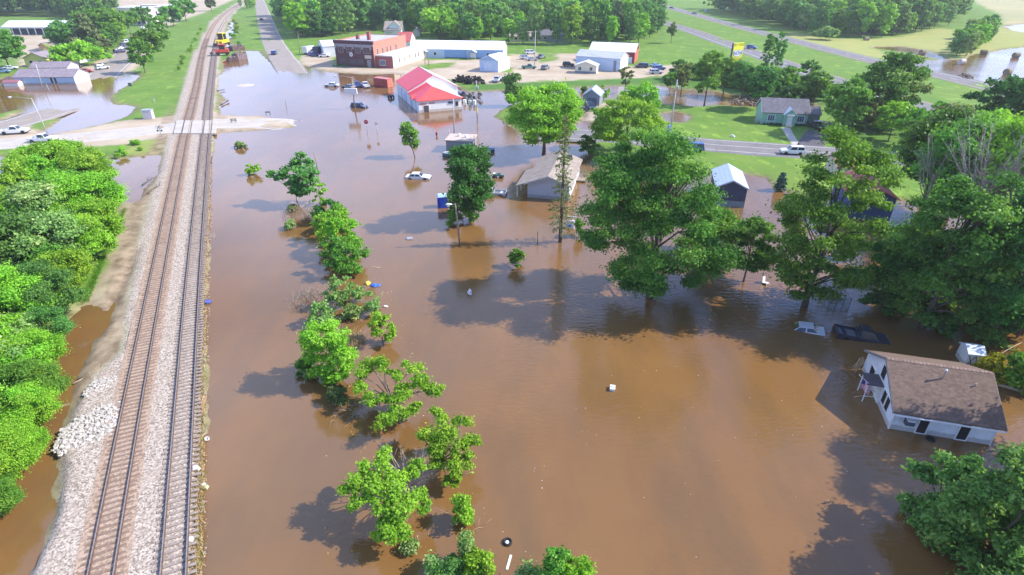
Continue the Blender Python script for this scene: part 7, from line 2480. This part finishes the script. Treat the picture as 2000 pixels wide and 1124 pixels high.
rail_loader('yellow wheeled rail machine with a dark cab, behind the red one on the tracks', 437, 90, 263, M('machine_yellow', (0.80, 0.56, 0.04), 0.45), 4.4, 1.25)
rail_loader('red wheeled rail machine with a bucket, nearest on the tracks', 436, 108, 200, M('machine_red', (0.62, 0.07, 0.045), 0.45), 4.0, 1.05)
def scrap_bin(label, px, py, head, L_, W_, H_, col, z=0.0):
    p = G(px, py, z)
    r = thing('scrap_container', label, 'container', p, rad(head))
    mb = MB()
    mb.box(-L_ / 2, L_ / 2, -W_ / 2, -W_ / 2 + 0.12, -0.3, H_).box(-L_ / 2, L_ / 2, W_ / 2 - 0.12, W_ / 2, -0.3, H_)
    mb.box(-L_ / 2, -L_ / 2 + 0.12, -W_ / 2 + 0.12, W_ / 2 - 0.12, -0.3, H_).box(L_ / 2 - 0.12, L_ / 2, -W_ / 2 + 0.12, W_ / 2 - 0.12, -0.3, H_)
    for k in range(6):
        x = -L_ / 2 + 0.3 + k * (L_ - 0.6) / 5
        mb.box(x - 0.06, x + 0.06, -W_ / 2 - 0.08, -W_ / 2 - 0.002, -0.3, H_)
    mb.build('shell', col, r)
    hp = MB()
    rng = random.Random(int(px))
    for k in range(60):
        hp.rock((rng.uniform(-L_ / 2 + 0.3, L_ / 2 - 0.3), rng.uniform(-W_ / 2 + 0.3, W_ / 2 - 0.3), H_ - 0.3 + rng.uniform(0, 0.7)), rng.uniform(0.3, 0.7), rng)
    hp.build('load', M('scrap_load', (0.20, 0.15, 0.13), 0.9, var=0.4, scale=2), r)
RUST = M('rusty_steel', (0.15, 0.09, 0.08), 0.8, var=0.35, scale=1.5)
scrap_bin('rusty open container heaped with scrap, rearmost of three beside the rail machines', 463, 100, 60, 6.5, 3.2, 2.0, RUST)
scrap_bin('grey brown open container, right of the front two beside the rail machines', 469, 116, 70, 5.5, 3.0, 2.2, M('grey_rust', (0.22, 0.16, 0.16), 0.8, var=0.3, scale=1.5))
scrap_bin('dark tipped open container, front left of three beside the rail machines', 455, 121, 40, 4.2, 2.4, 1.5, RUST)

# tyres and junk behind the red roofed building
ty = MB().lathe([(0.22, -0.12), (0.36, -0.13), (0.42, -0.06), (0.42, 0.06), (0.36, 0.13), (0.22, 0.12), (0.22, -0.12)], 14).mesh('old_tyre', TYRE)
rng = random.Random(21)
k = 0
for row in range(4):
    for i in range(24 - row * 3):
        px = 886 + i * 2.6 + row * 3 + rng.uniform(-1, 1)
        py = 166 - rng.uniform(0, 7) if px > 905 else 162 - rng.uniform(0, 5)
        q = G(px, py, LAND)
        o = link('old_tyre', ty, None, None, (q.x, q.y, LAND + 0.2 + row * 0.42 + rng.uniform(0, 0.2)))
        o.rotation_euler = (rng.uniform(-1.2, 1.2), rng.uniform(-1.2, 1.2), rng.uniform(0, 6))
        o.scale = (1.25,) * 3
        tag(o, 'worn black tyre in the long heap behind the red roofed building', 'tyre', 'old tyres in the heap behind the red roofed building')
drum = MB().lathe([(0.0, 0), (0.29, 0), (0.30, 0.03), (0.29, 0.28), (0.305, 0.3), (0.29, 0.32), (0.29, 0.58), (0.305, 0.6), (0.29, 0.62), (0.30, 0.87), (0.29, 0.9), (0, 0.9)], 16)
for i, (px, py, m_, lab) in enumerate([(908, 205, WHITE, 'white drum leftmost in the row beside the right corner of the red roofed building'), (918, 206, M('mint_drum', (0.45, 0.60, 0.58)), 'mint coloured drum in the middle of the row beside the red roofed building'), (927, 206, WHITE, 'white drum rightmost in the row beside the red roofed building')]):
    q = G(px, py, 0)
    o = drum.build('drum', m_, loc=(q.x, q.y, -0.1), smooth=False)
    o.scale = (1.6, 1.6, 1.7)
    tag(o, lab, 'drum')
def mower(px, py, head, m_, label):
    p = G(px, py, 0.0)
    r = thing('garden_tractor', label, 'tractor', p, rad(head))
    MB().prism([(-0.8, 0.4), (0.9, 0.4), (0.95, 0.85), (0.3, 0.95), (0.0, 0.6), (-0.8, 0.65)], -0.35, 0.35, 'y').build('body', m_, r, bevel=0.04)
    MB().box(-0.6, -0.1, -0.25, 0.25, 0.7, 0.8).box(-0.66, -0.56, -0.25, 0.25, 0.8, 1.2).build('seat', BLACK, r)
    MB().tube([(0.1, 0, 0.8), (-0.05, 0, 1.1)], 0.03, 6).lathe([(0.16, 0), (0.18, 0.03), (0.16, 0.05)], 12, c=(-0.05, 0, 1.1)).build('steering_wheel', BLACK, r)
    for x, R in ((-0.55, 0.4), (0.65, 0.27)):
        tm = MB().lathe([(R * 0.4, -0.12), (R, -0.12), (R, 0.12), (R * 0.4, 0.12)], 14, 'y').mesh('wheel', TYRE)
        for s in (-1, 1):
            link('wheel', tm, None, r, (x, s * 0.45, R))
for i, (px, py, hd, m_, lab) in enumerate([(895, 188, 30, CP['blue'], 'blue garden tractor nearest the red roofed building'), (905, 186, 80, CP['navy'], 'dark garden tractor in the middle of the scrap yard'), (914, 190, 140, CP['grey'], 'grey garden tractor at the right of the scrap yard'), (922, 194, 20, CP['black'], 'black garden tractor behind the row of drums'), (900, 196, 60, CP['red'], 'red garden tractor in front of the scrap yard'), (764, 192, 60, CP['navy'], 'dark garden tractor in the water between the red container and the red roofed building')]):
    mower(px, py, hd, m_, lab)
# a mound the junk stands on
mb = MB()
rng = random.Random(6)
for k in range(60):
    q = G(rng.uniform(888, 940), rng.uniform(183, 204), 0)
    mb.rock((q.x, q.y, rng.uniform(-0.1, 0.4)), rng.uniform(0.4, 0.9), rng)
o = mb.build('scrap_heap', M('scrap_dark', (0.10, 0.10, 0.11), 0.8, var=0.4, scale=1.0))
tag(o, 'low dark heap of scrap in the shallow water behind the red roofed building', 'scrap heap', kind='stuff')

# ------------------------------------------------------------ yard things in the flood
p = G(864, 404)
r = thing('blue_booth', 'bright blue upright booth half hidden by the dense dark green tree', 'booth', (p.x, p.y, 0), rad(12))
h = HT(p, 383)
BB = M('booth_blue', (0.02, 0.06, 0.50), 0.45)
MB().box(-0.75, 0.9, -0.7, 0.7, -0.5, h).build('shell', BB, r, bevel=0.03)
MB().frustum((-0.8, 0.95, -0.75, 0.75), (-0.6, 0.75, -0.55, 0.55), h, h + 0.25).build('roof', M('booth_roof', (0.40, 0.58, 0.80)), r)
MB().box(-0.45, 0.55, -0.74, -0.703, -0.2, h - 0.2).build('door', M('booth_door', (0.025, 0.08, 0.60), 0.4), r)
p = G(1113, 446)
r = thing('yard_swing', 'white framed yard swing with a blue seat right of the bare spruce', 'swing', (p.x, p.y, 0), rad(-15))
MB().tube([(-0.8, -0.5, -0.6), (-0.7, 0, 1.9), (-0.8, 0.5, -0.6)], 0.06, 6).tube([(0.8, -0.5, -0.6), (0.7, 0, 1.9), (0.8, 0.5, -0.6)], 0.06, 6).tube([(-0.9, 0, 1.9), (0.9, 0, 1.9)], 0.06, 6).build('frame', WHITE, r)
MB().box(-0.6, 0.2, -0.25, 0.25, 0.25, 0.5).build('seat', M('swing_blue', (0.05, 0.12, 0.50)), r, bevel=0.03)
MB().box(-0.6, 0.2, 0.22, 0.3, 0.5, 1.1).build('backrest', WHITE, r)
MB().box(0.3, 0.65, -0.2, 0.2, -0.2, 1.3).build('panel', WHITE, r)
# wire kennel
a, b = G(1616, 604), G(1656, 606)
r = thing('wire_kennel', 'dark wire kennel of thin poles in the flood right of the ragged tree', 'kennel', (a.x, a.y, 0), math.atan2(b.y - a.y, b.x - a.x))
L1 = (b - a).length
mb = MB()
for x in (0, L1 / 3, 2 * L1 / 3, L1):
    for y in (0, 2.6):
        mb.tube([(x, y, -0.6), (x, y, 1.5)], 0.035, 6)
for z in (0.15, 0.8, 1.5):
    for y in (0, 2.6):
        mb.tube([(0, y, z), (L1, y, z)], 0.03, 6)
    for x in (0, L1):
        mb.tube([(x, 0, z), (x, 2.6, z)], 0.03, 6)
mb.build('frame', M('dark_pipe', (0.14, 0.15, 0.18), 0.5, 0.5), r)
for y in (0, 2.6):
    wm = MB()
    for k in range(30):
        wm.tube([(k * L1 / 29, y, 0), (k * L1 / 29, y, 1.5)], 0.006, 3)
    for k in range(12):
        wm.tube([(0, y, 0.1 + k * 0.12), (L1, y, 0.1 + k * 0.12)], 0.006, 3)
    wm.build('wire_panel', M('dark_pipe'), r)

# flag on the white house
loc = WHR.matrix_basis
base = loc @ Vector((-0.1, 3.0, 1.35))
r = thing('flag', 'striped flag on a slanted white pole at the porch of the white house', 'flag', base, WHR.rotation_euler[2])
MB().tube([(0, 0, 0), (-2.0, 0.62, 1.25)], 0.025, 6).lathe([(0.0, 0), (0.05, 0.03), (0.05, 0.07), (0, 0.1)], 8, c=(-2.0, 0.62, 1.25)).build('pole', WHITE, r)
cl = MB()
n = 13
vs, fs, mi = [], [], []
for i in range(n + 1):
    for j in range(7):
        f = i / n
        u = j / 6
        b = Vector((-0.85 - 0.8 * u, 0.265 + 0.25 * u, 0.53 + 0.5 * u))
        sw = 0.09 * math.sin(u * 9 + f * 2) * (0.3 + f)
        vs.append((b.x + sw * 0.4, b.y + sw, b.z - 1.15 * f + 0.1 * u * f))
for i in range(n):
    for j in range(6):
        fs.append((i * 7 + j, i * 7 + j + 1, (i + 1) * 7 + j + 1, (i + 1) * 7 + j))
        mi.append(2 if (j >= 4 and i < 6) else (0 if i % 2 == 0 else 1))
fm = MB()
fm.v, fm.f, fm.m = vs, fs, mi
fm.build('cloth', [M('flag_red', (0.50, 0.05, 0.10)), M('flag_white', (0.75, 0.72, 0.74)), M('flag_blue', (0.05, 0.06, 0.25))], r)

# driftwood and broken branches by the house
def driftwood(label, a, b, r0, r1, z=0.05, seed=0, fork=0, name='driftwood', mat=None, cat='branch'):
    A, B = G(*a, z), G(*b, z)
    rs = random.Random(seed)
    m = A.lerp(B, 0.5) + Vector((rs.uniform(-0.2, 0.2), rs.uniform(-0.2, 0.2), 0.05))
    mb = MB().tube([Vector(), m - A, B - A], [r0, (r0 + r1) / 2, r1], 7)
    for k in range(fork):
        s = (m - A).lerp(B - A, rs.uniform(0, 0.9))
        e = s + (B - A) * 0.25 + Vector((rs.uniform(-0.6, 0.6), rs.uniform(-0.6, 0.6), rs.uniform(0, 0.5)))
        mb.tube([s, e], [r1, r1 * 0.4], 5)
    o = mb.build(name, mat or WOODTAN, loc=A, smooth=True)
    return tag(o, label, cat)

driftwood('thick pale fallen branch at the right end of the white house', (1938, 748), (2010, 770), 0.22, 0.14, 0.15, 1, 4, mat=BARK_PALE)
o = driftwood('long bare pole leaning over the yellow shrub', (1942, 700), (1998, 668), 0.04, 0.03, 1.2, 2)
driftwood('thin branch floating left of the white house', (1668, 776), (1712, 772), 0.05, 0.02, 0.02, 3, 3)
driftwood('dark log floating along the edge of the right track', (398, 774), (398, 807), 0.2, 0.16, 0.12, 4, 0, mat=M('orange_log', (0.45, 0.28, 0.16), 0.85, var=0.25, scale=5), cat='log')
driftwood('bare stick in the water beside the single round bush', (918, 1040), (943, 1030), 0.025, 0.012, 0.05, 5, 2)
driftwood('thin white stick right of the two nearest trees', (906, 929), (926, 924), 0.02, 0.015, 0.3, 6)
driftwood('twisted driftwood on the left mud bank', (278, 362), (300, 348), 0.16, 0.07, 0.45, 7, 5, mat=BARK)
driftwood('dark snag lying across the left mud bank', (288, 378), (312, 362), 0.14, 0.06, 0.45, 8, 5, mat=BARK)
driftwood('branch lying across the muddy channel left of the tracks', (142, 750), (190, 728), 0.1, 0.04, 0.12, 9, 6)
driftwood('second branch lying across the muddy channel left of the tracks', (150, 742), (205, 722), 0.06, 0.03, 0.15, 10, 5, mat=BARK)
driftwood('grey snag in the narrow channel at the thicket edge', (95, 800), (108, 795), 0.08, 0.03, 0.1, 11, 4)
driftwood('twisted brush washed against the bank above the crossing', (432, 205), (447, 197), 0.22, 0.08, 0.3, 12, 8, mat=BARK)
driftwood('dark rubbish line along the right bank above the crossing', (424, 178), (438, 176), 0.15, 0.1, 0.3, 13, 3, mat=BARK)

# drifting litter
def litter(name, label, cat, px, py, mb, mat, rz=0.0, z=0.0, tilt=(0, 0), bevel=0.0):
    p = G(px, py, z)
    o = mb.build(name, mat, loc=(p.x, p.y, z), bevel=bevel)
    o.rotation_euler = (tilt[0], tilt[1], rz)
    return tag(o, label, cat)

r = thing('car_wheel', 'black car wheel with a white hub floating near the bottom edge', 'wheel', G(991, 1060))
t_ = MB().lathe([(0.17, 0.0), (0.19, 0.13), (0.27, 0.18), (0.33, 0.12), (0.33, -0.05), (0.17, -0.05)], 22).build('tyre', TYRE, r)
MB().lathe([(0.0, 0.05), (0.13, 0.06), (0.165, 0.02)], 16).build('hub', WHITE, r)
litter('floating_board', 'white board floating below the tyre near the bottom edge', 'board', 994, 1099, MB().box(-0.08, 0.08, -0.55, 0.55, -0.03, 0.05), WHITE, -0.25, 0.0)
litter('floating_crate', 'white plastic container floating alone in the open flood', 'container', 1196, 761, MB().frustum((-0.2, 0.2, -0.28, 0.28), (-0.25, 0.25, -0.33, 0.33), -0.1, 0.3).box(-0.12, 0.12, -0.1, 0.1, 0.3, 0.4), WHITE, -0.2, 0.0, bevel=0.03)
litter('floating_chair', 'white plastic chair drifting left of the big tree shadow', 'chair', 917, 575, MB().box(-0.3, 0.35, -0.25, 0.25, 0.05, 0.13).box(-0.3, -0.2, -0.25, 0.25, 0.13, 0.65).box(0.2, 0.3, -0.25, -0.15, -0.2, 0.05).box(0.2, 0.3, 0.15, 0.25, -0.2, 0.05), M('pink_white_plastic', (0.78, 0.68, 0.70)), 0.6, 0.0, (0.3, 0.5), 0.02)
litter('floating_drum', 'grey drum floating in the open water left of the centre street light', 'drum', 800, 467, MB().lathe([(0.0, -0.4), (0.26, -0.4), (0.28, -0.37), (0.26, 0), (0.28, 0.37), (0.26, 0.4), (0.0, 0.4)], 14, 'x'), M('grey_plastic', (0.35, 0.38, 0.46)), 0.2, 0.02)
litter('blue_tarp', 'blue plastic sheet floating beside the pale feathery bush', 'tarp', 731, 559, MB().rock((0, 0, 0.05), 0.6, random.Random(3)).rock((0.5, 0.1, 0.02), 0.45, random.Random(4)), M('tarp_blue', (0.05, 0.16, 0.55)), 0.1, 0.0)
litter('yellow_bag', 'yellow bag floating left of the blue plastic sheet', 'bag', 718, 555, MB().rock((0, 0, 0.05), 0.4, random.Random(5)), M('bag_yellow', (0.75, 0.55, 0.08)))
litter('white_bottle', 'small white jug in the water right of the tufted bush', 'jug', 754, 600, MB().lathe([(0, -0.25), (0.14, -0.22), (0.15, 0.1), (0.05, 0.2), (0.05, 0.28), (0, 0.28)], 12, 'x', (0, 0, 0.06)), WHITE)
litter('white_plank', 'pale plank floating at the right foot of the dense hedge', 'plank', 735, 523, MB().box(-0.5, 0.5, -0.07, 0.07, -0.02, 0.05), WOODTAN, -0.2)
litter('blue_bag', 'blue bag caught on the edge of the right track', 'bag', 406, 592, MB().rock((0, 0, 0.12), 0.4, random.Random(6)).rock((-0.3, 0.05, 0.1), 0.3, random.Random(7)), M('bag_blue', (0.04, 0.08, 0.60)))
litter('white_bucket', 'white bucket floating beside the lower stretch of the right track', 'bucket', 405, 859, MB().lathe([(0, -0.1), (0.16, -0.1), (0.19, 0.2), (0.15, 0.2), (0.13, 0.0), (0, 0.0)], 14), WHITE, 0, 0.0, (0.3, 0.2))
litter('white_stone', 'large white lump of foam on the ballast edge of the right track', 'foam block', 384, 918, MB().rock((0, 0, 0.15), 0.42, random.Random(8)), WHITE, 0, 0.25)
litter('plastic_jug', 'white plastic jug at the water edge below the foam lump', 'jug', 397, 949, MB().lathe([(0, -0.2), (0.13, -0.18), (0.13, 0.1), (0.04, 0.18), (0.04, 0.24), (0, 0.24)], 12, 'x', (0, 0, 0.08)), WHITE, 0.8)
litter('green_bag', 'greenish bag beside the plastic jug at the edge of the right track', 'bag', 402, 953, MB().rock((0, 0, 0.08), 0.36, random.Random(9)), M('bag_green', (0.40, 0.42, 0.22)))
litter('paper_scrap', 'white scrap of paper on the ballast near the bottom of the right track', 'paper', 374, 1054, MB().rock((0, 0, 0.05), 0.3, random.Random(10)), WHITE, 0, 0.4)
litter('white_chair', 'white plastic seat drifting under the ragged tree', 'chair', 1495, 555, MB().box(-0.35, 0.35, -0.3, 0.3, 0.1, 0.2).box(0.25, 0.35, -0.3, 0.3, 0.2, 0.9).box(-0.35, -0.28, -0.3, -0.22, -0.3, 0.1).box(-0.35, -0.28, 0.22, 0.3, -0.3, 0.1), WHITE, 2.2, 0.0, (0.1, 0.2), 0.02)
litter('house_tyre', 'dark tyre floating against the front wall of the white house', 'tyre', 1817, 858, MB().lathe([(0.2, 0.0), (0.22, 0.12), (0.3, 0.15), (0.36, 0.1), (0.36, -0.05), (0.2, -0.05)], 20), TYRE)
litter('blue_barrel', 'blue barrel in the dim water behind the huge spreading tree', 'barrel', 1322, 520, MB().lathe([(0, -0.2), (0.35, -0.2), (0.38, 0.2), (0.35, 0.6), (0, 0.6)], 14), M('barrel_blue', (0.10, 0.20, 0.55)))
litter('gravel_island', 'pale bare mud patch rising out of the shallow water above the crossing', 'mud patch', 480, 167, MB().lathe([(3.4, -0.2), (2.6, 0.05), (1.2, 0.12), (0, 0.13)], 20), M('pale_mud', (0.50, 0.42, 0.33), 0.9, var=0.15))
litter('white_paper', 'white litter on the lawn edge by the street', 'litter', 1431, 268, MB().rock((0, 0, 0.1), 0.6, random.Random(11)), WHITE, 0, LAND)
# pallet hung on the bank
p = G(411, 464, 0.1)
r = thing('pallet', 'grey wooden pallet stranded upright at the edge of the right track', 'pallet', p, 0.1)
r.rotation_euler = (0.35, 0.1, 0.15)
mb = MB()
for k in range(5):
    mb.box(-0.6, 0.6, -0.6 + k * 0.27, -0.6 + k * 0.27 + 0.12, 0.1, 0.13)
mb.build('deck_boards', WOODGREY, r)
for k in (-0.55, 0.0, 0.55):
    MB().box(k - 0.05, k + 0.05, -0.6, 0.6, -0.02, 0.098).build('stringer', WOODGREY, r)

# foam flecks and bits of straw drifting on the water
def flecks(label, pix, n, seed, mat, s0, s1, name):
    rng = random.Random(seed)
    pl = poly(pix)
    lo, hi = pl.min(0), pl.max(0)
    mb = MB()
    k = 0
    while k < n:
        x, y = rng.uniform(lo[0], hi[0]), rng.uniform(lo[1], hi[1])
        if sdist(np.array([[x, y]]), pl)[0] < 0:
            continue
        mb.rock((x, y, 0.0), rng.uniform(s0, s1), rng)
        k += 1
    o = mb.build(name, mat)
    tag(o, label, 'flotsam', kind='stuff')
flecks('tiny pale flecks drifting on the open flood', [(950, 1124), (1000, 850), (1250, 700), (1650, 780), (1730, 860), (1740, 900), (1700, 1050), (1500, 1124)], 60, 1, WHITE, 0.015, 0.04, 'flotsam')
flecks('straw and leaves drifting around the line of trees', [(620, 1090), (640, 800), (680, 600), (760, 560), (900, 900), (960, 1020), (960, 1100)], 160, 2, STRAW, 0.03, 0.10, 'drifting_straw')
flecks('litter line along the water edge of the right track', [(396, 1124), (400, 787), (407, 521), (412, 400), (416, 400), (411, 521), (405, 787), (402, 1124)], 150, 3, TWIG, 0.05, 0.16, 'litter_line')

# ------------------------------------------------------------ white rubble and bank stones
def rubble(label, pix, n, seed, s0, s1, mat, z0, z1):
    rng = random.Random(seed)
    pl = poly(pix, 0.3)
    lo, hi = pl.min(0), pl.max(0)
    mb = MB()
    k = 0
    while k < n:
        x, y = rng.uniform(lo[0], hi[0]), rng.uniform(lo[1], hi[1])
        d = sdist(np.array([[x, y]]), pl)[0]
        if d < 0:
            continue
        mb.rock((x, y, z0 + min(1, d / 1.0) * rng.uniform(0, z1)), rng.uniform(s0, s1), rng)
        k += 1
    o = mb.build('rubble', mat)
    tag(o, label, 'rubble', kind='stuff')
RW = M('white_rubble', (0.47, 0.425, 0.37), 0.9, var=0.4, scale=3.5)
rubble('lower pile of white broken rock on the left railway bank', [(104, 884), (116, 845), (160, 815), (200, 793), (240, 787), (238, 830), (220, 855), (160, 873), (118, 890)], 950, 1, 0.07, 0.24, RW, 0.38, 0.2)
rubble('upper pile of white broken rock on the left railway bank', [(160, 775), (180, 748), (205, 738), (231, 735), (226, 752), (205, 768), (170, 778)], 330, 2, 0.07, 0.22, RW, 0.38, 0.18)
rubble('coarse stones along the water edge of the ballast', [(388, 1124), (393, 787), (401, 521), (409, 320), (412, 320), (404, 521), (397, 787), (391, 1124)], 500, 3, 0.08, 0.22, M('bank_stone', (0.36, 0.27, 0.2), 0.9, var=0.3, scale=3), 0.1, 0.25)

# hay bales in the flooded field
bale = MB().lathe([(0, -0.75), (0.70, -0.75), (0.76, -0.65), (0.76, 0.65), (0.70, 0.75), (0, 0.75)], 20, 'x', (0, 0, 0.6))
BALE = M('old_hay', (0.26, 0.21, 0.13), 0.95, var=0.25, scale=5)
BALEW = M('bale_net', (0.55, 0.52, 0.45), 0.9, var=0.15, scale=5)
bmesh_a = bale.mesh('hay_bale', BALE)
for i, (px, py, rz, m_, lab) in enumerate([(1800, 107, 0.4, BALE, 'dark round bale in the shallow water left of the hedge'), (1877, 126, 0.2, BALEW, 'pale round bale at the near foot of the hedge'), (1920, 107, -0.3, BALE, 'dark round bale on the far shore right of the hedge'), (1983, 113, 0.1, BALE, 'dark round bale near the right edge of the flooded field'),
                                       (1966, 146, 0.5, BALE, 'nearest dark round bale in the flooded field'), (1691, 81, 0.0, BALE, 'small dark bale against the wood edge by the dry field')]):
    q = G(px, py, 0)
    o = link('hay_bale', bmesh_a.copy(), None, None, (q.x, q.y, 0.05))
    o.data.materials[0] = m_
    o.rotation_euler = (0, 0, rz)
    o.scale = (1.5,) * 3
    tag(o, lab, 'hay bale')
rubble('dark heap of brush beside the far highway', [(1870, 148), (1885, 146), (1905, 152), (1890, 156)], 60, 9, 0.3, 0.8, M('brush_brown', (0.20, 0.15, 0.11), 0.9, var=0.3), 0.2, 0.8)
rubble('washed up brush and broken wood on the creek bank before the dark round tree', [(1420, 197), (1460, 185), (1500, 196), (1490, 207), (1440, 206)], 120, 10, 0.25, 0.6, M('creek_brush', (0.24, 0.19, 0.14), 0.9, var=0.35), 0.0, 0.8)

# ------------------------------------------------------------ summer haze over the valley
def make_haze():
    mb = MB().box(-1400, 1400, -200, 1650, -2.0, 60)
    m = bpy.data.materials.new('haze')
    m.use_nodes = True
    t = m.node_tree
    t.nodes.clear()
    out = t.nodes.new('ShaderNodeOutputMaterial')
    v = t.nodes.new('ShaderNodeVolumePrincipled')
    v.inputs['Color'].default_value = (0.93, 0.96, 1.0, 1)
    v.inputs['Density'].default_value = 0.00018
    v.inputs['Anisotropy'].default_value = 0.2
    t.links.new(v.outputs[0], out.inputs['Volume'])
    o = mb.build('haze', m)
    tag(o, kind='stuff')
make_haze()
